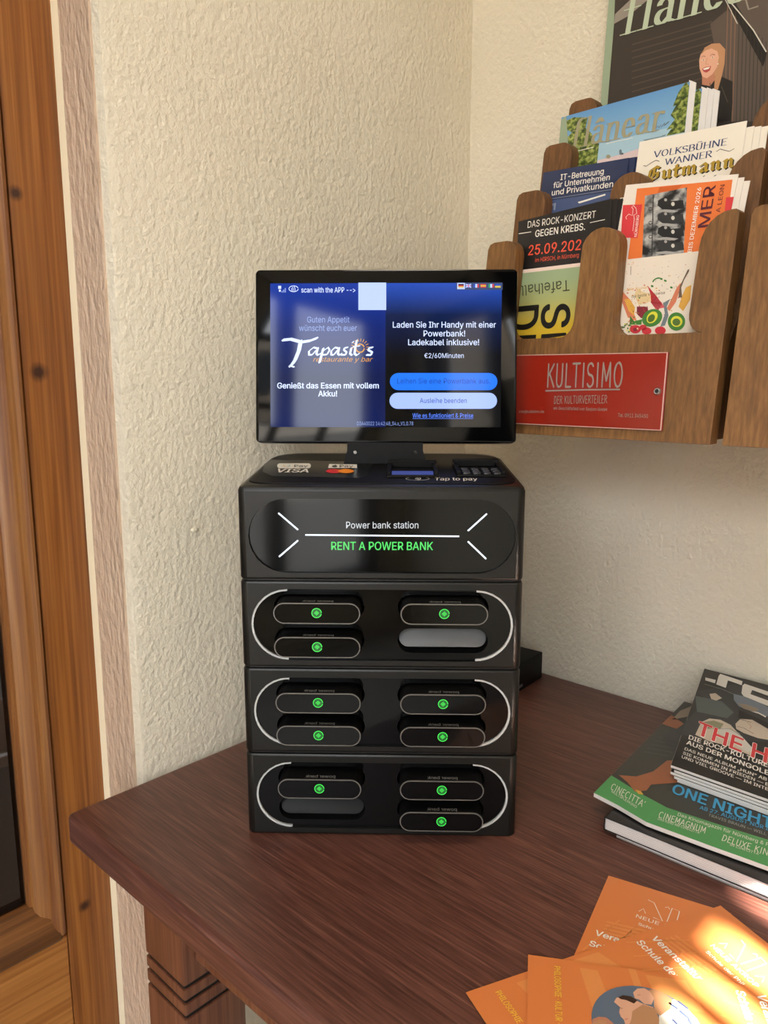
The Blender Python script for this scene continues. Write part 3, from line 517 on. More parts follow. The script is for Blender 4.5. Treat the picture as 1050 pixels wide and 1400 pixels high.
  ('p',[(0.05203,-0.03142),(0.05193,-0.03174),(0.05164,-0.03172),(0.05146,-0.03137),(0.05156,-0.03105),(0.05185,-0.03107)],'p_greyd',2),
  ('p',[(0.01447,-0.00529),(0.01426,-0.00562),(0.01376,-0.00557),(0.01346,-0.00519),(0.01367,-0.00486),(0.01418,-0.00491)],'p_amber',2),
  ('p',[(0.04478,-0.01842),(0.0447,-0.01861),(0.0445,-0.01859),(0.04438,-0.01838),(0.04445,-0.0182),(0.04466,-0.01822)],'p_red',2),
  ('p',[(0.04805,-0.02545),(0.04789,-0.0256),(0.04753,-0.02556),(0.04733,-0.02539),(0.04749,-0.02525),(0.04785,-0.02528)],'p_red',2),
  ('p',[(0.0086,-0.00743),(0.00853,-0.00766),(0.00833,-0.00764),(0.0082,-0.00739),(0.00827,-0.00717),(0.00847,-0.00719)],'p_amber',2),
  ('p',[(0.00597,-0.01195),(0.00577,-0.01212),(0.00533,-0.01208),(0.00509,-0.01187),(0.00528,-0.0117),(0.00572,-0.01174)],'p_amber',2),
  ('p',[(0.01047,-0.01345),(0.01026,-0.01371),(0.00978,-0.01367),(0.00951,-0.01336),(0.00971,-0.0131),(0.01019,-0.01314)],'p_red',2),
  ('p',[(0.0548,-0.03329),(0.05461,-0.03359),(0.05414,-0.03356),(0.05387,-0.03322),(0.05407,-0.03291),(0.05453,-0.03295)],'p_greyd',2),
  ('p',[(0.04407,-0.03401),(0.0439,-0.03426),(0.0435,-0.03422),(0.04327,-0.03395),(0.04344,-0.03371),(0.04384,-0.03374)],'p_greyd',2),
  ('p',[(0.01816,-0.03832),(0.01801,-0.03847),(0.01767,-0.03844),(0.01748,-0.03827),(0.01763,-0.03812),(0.01797,-0.03814)],'p_red',2),
  ('p',[(0.01902,-0.04029),(0.01888,-0.04054),(0.01853,-0.04051),(0.01832,-0.04024),(0.01846,-0.03999),(0.01882,-0.04002)],'p_amber',2),
  ('p',[(0.06114,-0.02061),(0.06102,-0.02082),(0.06074,-0.02079),(0.06057,-0.02055),(0.06068,-0.02034),(0.06097,-0.02036)],'p_greyd',2),
  ('p',[(0.02554,-0.03182),(0.02544,-0.03212),(0.02516,-0.0321),(0.02498,-0.03178),(0.02509,-0.03148),(0.02537,-0.0315)],'p_greyd',2),
  ('p',[(0.01846,-0.03852),(0.01826,-0.0387),(0.0178,-0.03867),(0.01755,-0.03845),(0.01776,-0.03827),(0.01821,-0.0383)],'p_greyd',2),
  ('p',[(0.03867,-0.03461),(0.03859,-0.03492),(0.03836,-0.0349),(0.0382,-0.03458),(0.03828,-0.03427),(0.03852,-0.03429)],'p_greyd',2),
  ('p',[(0.02687,-0.01093),(0.02672,-0.0111),(0.02637,-0.01107),(0.02617,-0.01086),(0.02632,-0.01069),(0.02667,-0.01073)],'p_greyd',2),
  ('p',[(0.0488,-0.04331),(0.0487,-0.04358),(0.04843,-0.04356),(0.04826,-0.04328),(0.04836,-0.04301),(0.04863,-0.04303)],'p_greyd',2),
  ('p',[(0.04335,-0.00702),(0.04319,-0.0072),(0.04282,-0.00716),(0.04261,-0.00694),(0.04277,-0.00676),(0.04314,-0.0068)],'p_amber',2),
  ('p',[(0.05721,-0.02628),(0.05703,-0.02656),(0.0566,-0.02653),(0.05636,-0.0262),(0.05653,-0.02592),(0.05696,-0.02595)],'p_greyd',2),
  ('p',[(0.06588,-0.04377),(0.0657,-0.04403),(0.06526,-0.04399),(0.06501,-0.04371),(0.0652,-0.04345),(0.06563,-0.04348)],'p_greyd',2),
  ('p',[(0.04618,-0.02735),(0.04597,-0.02754),(0.04548,-0.0275),(0.04522,-0.02727),(0.04543,-0.02707),(0.04591,-0.02711)],'p_greyd',2),
  ('p',[(0.01562,-0.00438),(0.01548,-0.00468),(0.01512,-0.00465),(0.01491,-0.00431),(0.01505,-0.004),(0.0154,-0.00404)],'p_red',2),
  ('p',[(0.00945,-0.03053),(0.00933,-0.0308),(0.00904,-0.03077),(0.00885,-0.03048),(0.00897,-0.03022),(0.00927,-0.03024)],'p_red',2),
  ('p',[(0.04999,-0.01095),(0.04979,-0.01124),(0.04931,-0.01119),(0.04903,-0.01085),(0.04924,-0.01057),(0.04971,-0.01061)],'p_greyd',2),
  ('p',[(0.00932,-0.01146),(0.00923,-0.0118),(0.00895,-0.01177),(0.00877,-0.01141),(0.00887,-0.01107),(0.00914,-0.0111)],'p_greyd',2),
  ('p',[(0.00758,-0.03131),(0.00747,-0.0315),(0.00721,-0.03148),(0.00706,-0.03127),(0.00717,-0.03107),(0.00742,-0.03109)],'p_amber',2),
  ('p',[(0.05816,-0.0191),(0.05805,-0.01935),(0.05776,-0.01933),(0.05758,-0.01905),(0.0577,-0.0188),(0.05799,-0.01883)],'p_greyd',2),
  ('p',[(0.01748,-0.0235),(0.01741,-0.02374),(0.01721,-0.02373),(0.01708,-0.02346),(0.01715,-0.02322),(0.01735,-0.02323)],'p_amber',2),
  ('p',[(0.04186,-0.01694),(0.04178,-0.01722),(0.04154,-0.0172),(0.04138,-0.0169),(0.04147,-0.01662),(0.04171,-0.01664)],'p_amber',2),
  ('p',[(0.01546,-0.0033),(0.01526,-0.00362),(0.01478,-0.00357),(0.0145,-0.0032),(0.0147,-0.00289),(0.01518,-0.00294)],'p_amber',2),
  ('p',[(0.06318,-0.03986),(0.06301,-0.04037),(0.0625,-0.04047),(0.06204,-0.04007),(0.06197,-0.03948),(0.06235,-0.03915),(0.06288,-0.03932)],'p_red',2),
  ('p',[(0.03308,-0.05983),(0.03298,-0.06018),(0.03267,-0.06026),(0.03239,-0.05999),(0.03234,-0.05959),(0.03257,-0.05935),(0.0329,-0.05946)],'p_salmon',2),
  ('p',[(0.02088,-0.03001),(0.02063,-0.03037),(0.01995,-0.03041),(0.01937,-0.0301),(0.01932,-0.02967),(0.01983,-0.02945),(0.02053,-0.0296)],'p_red',2),
  ('p',[(0.01391,-0.03198),(0.01356,-0.03231),(0.01267,-0.03233),(0.01192,-0.03202),(0.01187,-0.03161),(0.01256,-0.03142),(0.01347,-0.03158)],'p_red',2),
  ('p',[(0.04459,-0.03805),(0.04448,-0.03843),(0.04413,-0.03849),(0.0438,-0.0382),(0.04375,-0.03777),(0.04401,-0.03753),(0.04439,-0.03765)],'p_green',2),
  ('p',[(0.02244,-0.04178),(0.02234,-0.04223),(0.02198,-0.04232),(0.02165,-0.04198),(0.02159,-0.04147),(0.02185,-0.04117),(0.02223,-0.04131)],'p_amber',2),
  ('p',[(0.06406,-0.0678),(0.06391,-0.06825),(0.06347,-0.06834),(0.06307,-0.06801),(0.06301,-0.06749),(0.06333,-0.06719),(0.0638,-0.06733)],'p_sand',2),
  ('p',[(0.04873,-0.06239),(0.0485,-0.063),(0.04784,-0.06312),(0.04724,-0.06266),(0.04715,-0.06196),(0.04765,-0.06156),(0.04835,-0.06175)],'p_sand',2),
  ('p',[(0.02977,-0.02606),(0.02948,-0.02655),(0.0287,-0.02661),(0.02803,-0.0262),(0.02796,-0.02562),(0.02855,-0.02532),(0.02935,-0.02552)],'p_salmon',2),
  ('p',[(0.0454,-0.04892),(0.04525,-0.04953),(0.04478,-0.04965),(0.04434,-0.0492),(0.04426,-0.0485),(0.0446,-0.0481),(0.0451,-0.04828)],'p_wine',2),
  ('p',[(0.05276,-0.01941),(0.05265,-0.01993),(0.05228,-0.02002),(0.05193,-0.01963),(0.05186,-0.01903),(0.05212,-0.01869),(0.05252,-0.01886)],'p_amber',2),
  ('p',[(0.06606,-0.04052),(0.06583,-0.04111),(0.06518,-0.04121),(0.06459,-0.04075),(0.06451,-0.04007),(0.065,-0.03969),(0.06569,-0.03989)],'p_amber',2),
  ('p',[(0.02627,-0.03733),(0.02594,-0.03782),(0.02509,-0.03789),(0.02435,-0.03748),(0.02428,-0.0369),(0.02493,-0.0366),(0.02582,-0.03679)],'p_green',2),
  ('p',[(0.04062,-0.05109),(0.0405,-0.05152),(0.04014,-0.0516),(0.03979,-0.05128),(0.03974,-0.05079),(0.04,-0.05051),(0.0404,-0.05064)],'p_wine',2),
  ('p',[(0.01893,-0.0452),(0.01872,-0.04561),(0.01816,-0.04567),(0.01766,-0.04535),(0.01761,-0.04488),(0.01803,-0.04462),(0.01862,-0.04477)],'p_amber',2),
  ('p',[(0.03199,-0.04257),(0.03186,-0.04291),(0.03147,-0.04296),(0.03113,-0.0427),(0.03108,-0.04232),(0.03137,-0.0421),(0.03178,-0.04221)],'p_red',2),
  ('p',[(0.01483,-0.06262),(0.01449,-0.06312),(0.0136,-0.06321),(0.01284,-0.06281),(0.01277,-0.06222),(0.01345,-0.06189),(0.01436,-0.06207)],'p_green',2),
  ('p',[(0.01876,-0.05894),(0.0184,-0.05926),(0.01751,-0.0593),(0.01676,-0.05902),(0.01672,-0.05864),(0.01741,-0.05845),(0.01832,-0.05858)],'p_salmon',2),
  ('p',[(0.04099,-0.05955),(0.04089,-0.05985),(0.04058,-0.05991),(0.04031,-0.05969),(0.04027,-0.05935),(0.04049,-0.05915),(0.04081,-0.05924)],'p_salmon',2),
  ('p',[(0.04171,-0.02981),(0.04139,-0.03022),(0.04054,-0.03026),(0.03982,-0.0299),(0.03976,-0.0294),(0.04041,-0.02915),(0.04128,-0.02933)],'p_amber',2),
  ('p',[(0.05696,-0.04124),(0.05667,-0.04154),(0.05592,-0.04156),(0.05529,-0.0413),(0.05525,-0.04094),(0.05583,-0.04077),(0.05659,-0.0409)],'p_green',2),
  ('p',[(0.02071,-0.03769),(0.02064,-0.03821),(0.02034,-0.03832),(0.02005,-0.03794),(0.01998,-0.03735),(0.02018,-0.037),(0.02051,-0.03715)],'p_green',2),
  ('p',[(0.05825,-0.05127),(0.05799,-0.05166),(0.05729,-0.05172),(0.05668,-0.05139),(0.05663,-0.05094),(0.05716,-0.05069),(0.05789,-0.05084)],'p_amber',2),
  ('p',[(0.02385,-0.05915),(0.02373,-0.05944),(0.0234,-0.0595),(0.0231,-0.05928),(0.02306,-0.05895),(0.02331,-0.05876),(0.02366,-0.05885)],'p_red',2),
  ('p',[(0.04975,-0.04469),(0.04963,-0.04516),(0.04925,-0.04526),(0.04889,-0.0449),(0.04883,-0.04436),(0.04911,-0.04405),(0.04952,-0.04419)],'p_wine',2),
  ('p',[(0.03128,-0.04778),(0.03102,-0.04816),(0.03033,-0.04822),(0.02973,-0.0479),(0.02967,-0.04745),(0.0302,-0.0472),(0.03092,-0.04735)],'p_red',2),
  ('p',[(0.0339,-0.0399),(0.03379,-0.04022),(0.03347,-0.04028),(0.03318,-0.04003),(0.03314,-0.03966),(0.03337,-0.03945),(0.03371,-0.03956)],'p_salmon',2),
  ('p',[(0.03728,-0.06514),(0.03705,-0.06553),(0.03644,-0.0656),(0.0359,-0.0653),(0.03585,-0.06485),(0.03631,-0.0646),(0.03695,-0.06473)],'p_sand',2),
  ('p',[(0.02132,-0.0597),(0.0211,-0.06032),(0.02048,-0.06044),(0.01991,-0.05997),(0.01982,-0.05928),(0.02029,-0.05887),(0.02095,-0.05906)],'p_salmon',2),
  ('p',[(0.03303,-0.0564),(0.0328,-0.05685),(0.03219,-0.05693),(0.03165,-0.05658),(0.03158,-0.05606),(0.03205,-0.05577),(0.03269,-0.05592)],'p_salmon',2),
  ('p',[(0.05163,-0.05434),(0.05149,-0.05465),(0.05109,-0.0547),(0.05074,-0.05446),(0.0507,-0.05411),(0.051,-0.05391),(0.05141,-0.05401)],'p_wine',2),
  ('p',[(0.0253,-0.03003),(0.02522,-0.03059),(0.0249,-0.0307),(0.02458,-0.03028),(0.02451,-0.02965),(0.02473,-0.02927),(0.02508,-0.02944)],'p_amber',2),
  ('p',[(0.03104,-0.04224),(0.03072,-0.04253),(0.02992,-0.04256),(0.02924,-0.04229),(0.0292,-0.04193),(0.02982,-0.04176),(0.03064,-0.04189)],'p_red',2),
  ('p',[(0.03245,-0.04983),(0.03226,-0.0504),(0.03168,-0.05051),(0.03116,-0.05007),(0.03108,-0.04942),(0.03151,-0.04904),(0.03211,-0.04923)],'p_red',2),
  ('p',[(0.01442,-0.029),(0.0142,-0.02953),(0.01358,-0.02962),(0.01301,-0.02919),(0.01294,-0.02858),(0.01341,-0.02824),(0.01407,-0.02843)],'p_amber',2),
  ('p',[(0.04097,-0.04025),(0.04076,-0.04049),(0.04022,-0.04052),(0.03976,-0.0403),(0.03973,-0.04001),(0.04014,-0.03986),(0.0407,-0.03996)],'p_wine',2),
  ('p',[(0.02681,-0.05149),(0.02656,-0.05204),(0.02585,-0.05213),(0.02523,-0.05171),(0.02515,-0.05108),(0.02568,-0.05072),(0.02642,-0.05091)],'p_amber',2),
  ('p',[(0.05754,-0.04169),(0.05743,-0.04227),(0.05704,-0.04238),(0.05667,-0.04195),(0.05659,-0.04129),(0.05686,-0.04091),(0.05729,-0.04108)],'p_amber',2),
  ('p',[(0.03424,-0.04594),(0.03415,-0.04631),(0.03386,-0.04638),(0.03359,-0.0461),(0.03354,-0.04569),(0.03375,-0.04545),(0.03406,-0.04556)],'p_wine',2),
  ('p',[(0.02688,-0.04479),(0.02665,-0.04517),(0.02604,-0.04522),(0.0255,-0.04492),(0.02545,-0.04448),(0.02592,-0.04424),(0.02655,-0.04438)],'p_red',2),
  ('p',[(0.01878,-0.03462),(0.01855,-0.03513),(0.01792,-0.03521),(0.01735,-0.0348),(0.01728,-0.03421),(0.01776,-0.03389),(0.01843,-0.03407)],'p_amber',2),
  ('p',[(0.0596,-0.02916),(0.0594,-0.02958),(0.05883,-0.02964),(0.05832,-0.02929),(0.05826,-0.0288),(0.05869,-0.02853),(0.05929,-0.02869)],'p_sand',2),
  ('p',[(0.03059,-0.06105),(0.03049,-0.06154),(0.03013,-0.06165),(0.02978,-0.06128),(0.02972,-0.06072),(0.02997,-0.06039),(0.03037,-0.06054)],'p_amber',2),
  ('p',[(0.03077,-0.04502),(0.03067,-0.04538),(0.03035,-0.04544),(0.03006,-0.04517),(0.03001,-0.04477),(0.03024,-0.04453),(0.03058,-0.04464)],'p_sand',2),
  ('p',[(0.02133,-0.04966),(0.02116,-0.05019),(0.02065,-0.0503),(0.02017,-0.04989),(0.0201,-0.04927),(0.02048,-0.04892),(0.02103,-0.04909)],'p_wine',2),
  ('p',[(0.02306,-0.0551),(0.02271,-0.05552),(0.0218,-0.05557),(0.02103,-0.05523),(0.02097,-0.05474),(0.02167,-0.05448),(0.0226,-0.05464)],'p_green',2),
  ('p',[(0.05151,-0.04695),(0.05143,-0.0474),(0.05113,-0.0475),(0.05085,-0.04716),(0.05079,-0.04665),(0.051,-0.04634),(0.05132,-0.04648)],'p_red',2),
  ('p',[(0.03289,-0.06135),(0.03266,-0.06182),(0.03203,-0.06191),(0.03146,-0.06154),(0.0314,-0.061),(0.03188,-0.06069),(0.03254,-0.06085)],'p_sand',2),
  ('p',[(0.01959,-0.04815),(0.01941,-0.04852),(0.01893,-0.04859),(0.0185,-0.0483),(0.01844,-0.04786),(0.01881,-0.04762),(0.01932,-0.04775)],'p_salmon',2),
  ('p',[(0.04435,-0.03207),(0.04413,-0.03254),(0.04354,-0.03261),(0.04301,-0.03223),(0.04294,-0.03169),(0.04339,-0.03139),(0.04402,-0.03156)],'p_salmon',2),
  ('p',[(0.01858,-0.05775),(0.01843,-0.05833),(0.01794,-0.05845),(0.01748,-0.05802),(0.0174,-0.05736),(0.01776,-0.05697),(0.01829,-0.05714)],'p_salmon',2),
  ('p',[(0.0252,-0.03949),(0.02502,-0.04011),(0.02446,-0.04022),(0.02394,-0.03975),(0.02386,-0.03905),(0.02427,-0.03865),(0.02486,-0.03884)],'p_salmon',2),
  ('p',[(0.03426,-0.04621),(0.03393,-0.04645),(0.03311,-0.04647),(0.03242,-0.04624),(0.03239,-0.04594),(0.03303,-0.0458),(0.03386,-0.04592)],'p_sand',2),
  ('p',[(0.02806,-0.03884),(0.02773,-0.03921),(0.02688,-0.03925),(0.02615,-0.03892),(0.02609,-0.03847),(0.02675,-0.03824),(0.02763,-0.0384)],'p_sand',2),
  ('p',[(0.02418,-0.05071),(0.02399,-0.05124),(0.02343,-0.05134),(0.02292,-0.05093),(0.02284,-0.05033),(0.02326,-0.04999),(0.02386,-0.05016)],'p_salmon',2),
  ('p',[(0.01805,-0.04434),(0.01794,-0.04467),(0.01761,-0.04473),(0.01731,-0.04448),(0.01727,-0.0441),(0.01751,-0.04389),(0.01786,-0.04399)],'p_green',2),
  ('p',[(0.07814,-0.04994),(0.07797,-0.05044),(0.07746,-0.05054),(0.07701,-0.05015),(0.07694,-0.04958),(0.07731,-0.04925),(0.07784,-0.04941)],'p_wine',2),
  ('p',[(0.03624,-0.05718),(0.03604,-0.05776),(0.03545,-0.05787),(0.03491,-0.05743),(0.03484,-0.05678),(0.03527,-0.0564),(0.0359,-0.05658)],'p_red',2),
  ('p',[(0.0467,-0.04683),(0.04642,-0.04728),(0.0457,-0.04735),(0.04506,-0.04698),(0.045,-0.04646),(0.04556,-0.04617),(0.04631,-0.04634)],'p_green',2),
  ('p',[(0.02209,-0.05749),(0.02184,-0.05777),(0.02119,-0.05781),(0.02065,-0.05757),(0.02061,-0.05724),(0.0211,-0.05706),(0.02176,-0.05717)],'p_red',2),
  ('p',[(0.04551,-0.05261),(0.04536,-0.05287),(0.04495,-0.05291),(0.04459,-0.0527),(0.04455,-0.0524),(0.04487,-0.05223),(0.04529,-0.05233)],'p_salmon',2),
  ('p',[(0.03908,-0.04985),(0.03888,-0.05022),(0.03833,-0.05028),(0.03785,-0.04998),(0.0378,-0.04955),(0.03822,-0.04931),(0.03879,-0.04944)],'p_green',2),
  ('p',[(0.02531,-0.06129),(0.02498,-0.06169),(0.02414,-0.06175),(0.02342,-0.06142),(0.02336,-0.06096),(0.02401,-0.06071),(0.02488,-0.06086)],'p_sand',2),
  ('p',[(0.06088,-0.06316),(0.0606,-0.06376),(0.05983,-0.06387),(0.05914,-0.06341),(0.05906,-0.06273),(0.05964,-0.06234),(0.06045,-0.06253)],'p_amber',2),
  ('p',[(0.01915,-0.06324),(0.01878,-0.06396),(0.01777,-0.0641),(0.01688,-0.06354),(0.01678,-0.06271),(0.01755,-0.06223),(0.0186,-0.06247)],'p_sand',2),
  ('p',[(0.02248,-0.06176),(0.02219,-0.06208),(0.02146,-0.06212),(0.02084,-0.06186),(0.02079,-0.06148),(0.02136,-0.06128),(0.02211,-0.0614)],'p_sand',2),
  ('p',[(0.01742,-0.0669),(0.01719,-0.06746),(0.01654,-0.06757),(0.01595,-0.06715),(0.01587,-0.06651),(0.01636,-0.06614),(0.01705,-0.06631)],'p_lime',2),
  ('p',[(0.01429,-0.06406),(0.01391,-0.0646),(0.01293,-0.06469),(0.01208,-0.06426),(0.012,-0.06364),(0.01276,-0.06329),(0.01378,-0.06347)],'p_green2',2),
  ('p',[(0.02116,-0.06329),(0.02091,-0.06402),(0.02017,-0.06417),(0.0195,-0.06362),(0.0194,-0.06279),(0.01995,-0.06231),(0.02073,-0.06253)],'p_greyd',2),
  ('p',[(0.0091,-0.0616),(0.0089,-0.06218),(0.00829,-0.06229),(0.00774,-0.06186),(0.00767,-0.0612),(0.00812,-0.06082),(0.00876,-0.061)],'p_lime',2),
  ('p',[(0.02098,-0.06724),(0.02053,-0.06799),(0.01934,-0.06813),(0.0183,-0.06755),(0.01819,-0.06669),(0.01911,-0.0662),(0.02035,-0.06645)],'p_lime',2),
  ('p',[(0.01266,-0.06372),(0.01226,-0.06441),(0.01121,-0.06453),(0.01029,-0.064),(0.01019,-0.06321),(0.011,-0.06276),(0.01209,-0.06299)],'p_green2',2),
  ('p',[(0.01963,-0.06583),(0.0194,-0.06644),(0.01873,-0.06656),(0.01813,-0.0661),(0.01805,-0.06541),(0.01855,-0.06501),(0.01925,-0.06519)],'p_sand',2),
  ('p',[(0.02251,-0.06451),(0.02208,-0.06503),(0.02098,-0.06511),(0.02003,-0.06469),(0.01996,-0.06409),(0.02081,-0.06376),(0.02195,-0.06394)],'p_greyd',2),
  ('p',[(0.00753,-0.05785),(0.00729,-0.05832),(0.00662,-0.05841),(0.00603,-0.05804),(0.00596,-0.05749),(0.00647,-0.05718),(0.00717,-0.05734)],'p_greyd',2),
  ('p',[(0.02149,-0.06778),(0.02114,-0.06822),(0.02023,-0.06829),(0.01945,-0.06794),(0.01939,-0.06744),(0.02009,-0.06715),(0.02103,-0.06731)],'p_green2',2),
  ('p',[(0.01731,-0.05875),(0.01713,-0.05941),(0.01657,-0.05955),(0.01605,-0.05906),(0.01596,-0.0583),(0.01637,-0.05785),(0.01697,-0.05805)],'p_sand',2),
  ('p',[(0.01016,-0.06681),(0.00999,-0.06743),(0.00946,-0.06756),(0.00896,-0.0671),(0.00888,-0.06641),(0.00927,-0.066),(0.00984,-0.06618)],'p_sand',2),
  ('p',[(0.01011,-0.06743),(0.00976,-0.06783),(0.00888,-0.06789),(0.00813,-0.06757),(0.00807,-0.0671),(0.00876,-0.06685),(0.00966,-0.06699)],'p_green2',2),
  ('p',[(0.01479,-0.06183),(0.01454,-0.06233),(0.01385,-0.06242),(0.01325,-0.06203),(0.01318,-0.06146),(0.0137,-0.06112),(0.01441,-0.06129)],'p_sand',2),
  ('p',[(0.01941,-0.06853),(0.01915,-0.06915),(0.01842,-0.06927),(0.01776,-0.06881),(0.01768,-0.06811),(0.01823,-0.0677),(0.019,-0.06789)],'p_green2',2),
  ('p',[(0.01663,-0.06123),(0.01648,-0.06201),(0.01597,-0.06218),(0.01547,-0.06161),(0.01536,-0.06072),(0.01573,-0.06019),(0.01629,-0.06042)],'p_green2',2),
  ('p',[(0.02165,-0.06281),(0.02142,-0.06324),(0.02078,-0.06331),(0.02023,-0.06298),(0.02017,-0.06249),(0.02065,-0.06221),(0.02131,-0.06235)],'p_lime',2),
  ('p',[(0.01967,-0.06251),(0.01922,-0.06317),(0.01804,-0.06329),(0.01702,-0.06276),(0.01693,-0.06199),(0.01783,-0.06156),(0.01905,-0.0618)],'p_green2',2),
  ('p',[(0.02207,-0.06657),(0.02166,-0.06721),(0.02057,-0.06732),(0.01963,-0.06682),(0.01954,-0.06608),(0.02037,-0.06567),(0.0215,-0.06589)],'p_lime',2),
  ('p',[(0.01545,-0.06239),(0.01504,-0.06277),(0.01403,-0.06282),(0.01317,-0.0625),(0.01312,-0.06205),(0.01391,-0.06181),(0.01495,-0.06196)],'p_green2',2),
  ('p',[(0.0094,-0.06298),(0.00896,-0.06354),(0.00781,-0.06362),(0.00683,-0.06317),(0.00675,-0.06252),(0.00763,-0.06217),(0.00881,-0.06237)],'p_lime',2),
  ('p',[(0.01262,-0.06435),(0.01239,-0.06498),(0.01172,-0.0651),(0.01111,-0.06463),(0.01103,-0.06393),(0.01153,-0.06351),(0.01224,-0.0637)],'p_greyd',2),
  ('p',[(0.01636,-0.06125),(0.01596,-0.06171),(0.01496,-0.06178),(0.0141,-0.0614),(0.01404,-0.06086),(0.01481,-0.06057),(0.01585,-0.06074)],'p_greyd',2),
  ('p',[(0.02034,-0.06626),(0.02015,-0.06682),(0.01958,-0.06693),(0.01907,-0.06652),(0.01899,-0.06588),(0.01941,-0.06551),(0.02001,-0.06568)],'p_sand',2),
  ('p',[(0.02389,-0.06925),(0.02351,-0.06974),(0.02252,-0.06982),(0.02167,-0.06943),(0.0216,-0.06886),(0.02236,-0.06855),(0.02338,-0.06872)],'p_sand',2),
  ('p',[(0.01783,-0.06513),(0.01764,-0.06587),(0.01702,-0.06603),(0.01645,-0.06548),(0.01635,-0.06465),(0.0168,-0.06415),(0.01746,-0.06437)],'p_green2',2),
  ('p',[(0.02025,-0.05886),(0.01994,-0.05948),(0.01909,-0.0596),(0.01834,-0.05911),(0.01825,-0.05839),(0.0189,-0.05798),(0.01979,-0.05819)],'p_green2',2),
  ('p',[(0.01182,-0.06721),(0.01139,-0.06761),(0.01032,-0.06766),(0.00941,-0.06733),(0.00936,-0.06687),(0.01019,-0.06662),(0.01129,-0.06678)],'p_greyd',2),
  ('p',[(0.01676,-0.0613),(0.01628,-0.0616),(0.0151,-0.06162),(0.01413,-0.06134),(0.01408,-0.06098),(0.01501,-0.0608),(0.0162,-0.06094)],'p_lime',2),
  ('p',[(0.01331,-0.06708),(0.01291,-0.06767),(0.01188,-0.06778),(0.01097,-0.06731),(0.01089,-0.06662),(0.01169,-0.06624),(0.01277,-0.06644)],'p_greyd',2),
  ('p',[(0.02403,-0.06691),(0.0236,-0.06744),(0.02249,-0.06753),(0.02155,-0.0671),(0.02147,-0.06648),(0.02233,-0.06614),(0.02347,-0.06633)],'p_sand',2),
  ('p',[(0.00925,-0.0664),(0.00895,-0.06673),(0.00821,-0.06677),(0.00757,-0.06651),(0.00752,-0.06613),(0.0081,-0.06592),(0.00887,-0.06604)],'p_sand',2),
  ('p',[(0.00993,-0.06392),(0.00945,-0.06438),(0.00824,-0.06444),(0.00722,-0.06406),(0.00716,-0.06352),(0.0081,-0.06323),(0.00933,-0.06341)],'p_sand',2),
  ('p',[(0.02097,-0.0649),(0.02069,-0.06556),(0.01989,-0.06569),(0.01918,-0.06519),(0.01909,-0.06443),(0.01969,-0.06399),(0.02053,-0.0642)],'p_greyd',2),
  ('p',[(0.01278,-0.06821),(0.0124,-0.06889),(0.0114,-0.06901),(0.01052,-0.0685),(0.01043,-0.06773),(0.01119,-0.06728),(0.01224,-0.0675)],'p_lime',2),
  ('p',[(0.01426,-0.06106),(0.01408,-0.06169),(0.01351,-0.06182),(0.01299,-0.06135),(0.0129,-0.06064),(0.01332,-0.06021),(0.01392,-0.0604)],'p_lime',2),
  ('p',[(0.02307,-0.06874),(0.02275,-0.06928),(0.0219,-0.06938),(0.02116,-0.06896),(0.02109,-0.06834),(0.02174,-0.06799),(0.02262,-0.06817)],'p_lime',2),
  ('p',[(0.00745,-0.06198),(0.00711,-0.06258),(0.00621,-0.06269),(0.00542,-0.06222),(0.00533,-0.06153),(0.00602,-0.06114),(0.00696,-0.06134)],'p_green2',2),
  ('t', 'Die Kunst', (0.01234, -0.02966), (0.03233, -0.02919), (0.01227, -0.02726), 'p_amber', 0, 0, 2),
  ('t', 'die beste Vorspeise', (0.01727, -0.0368), (0.04945, -0.03551), (0.01716, -0.03407), 'p_brown', 0, 0, 2),
  ('l',[(0.01323,-0.00695),(0.01393,-0.01502)],0.00051,'p_greyd',2),
])
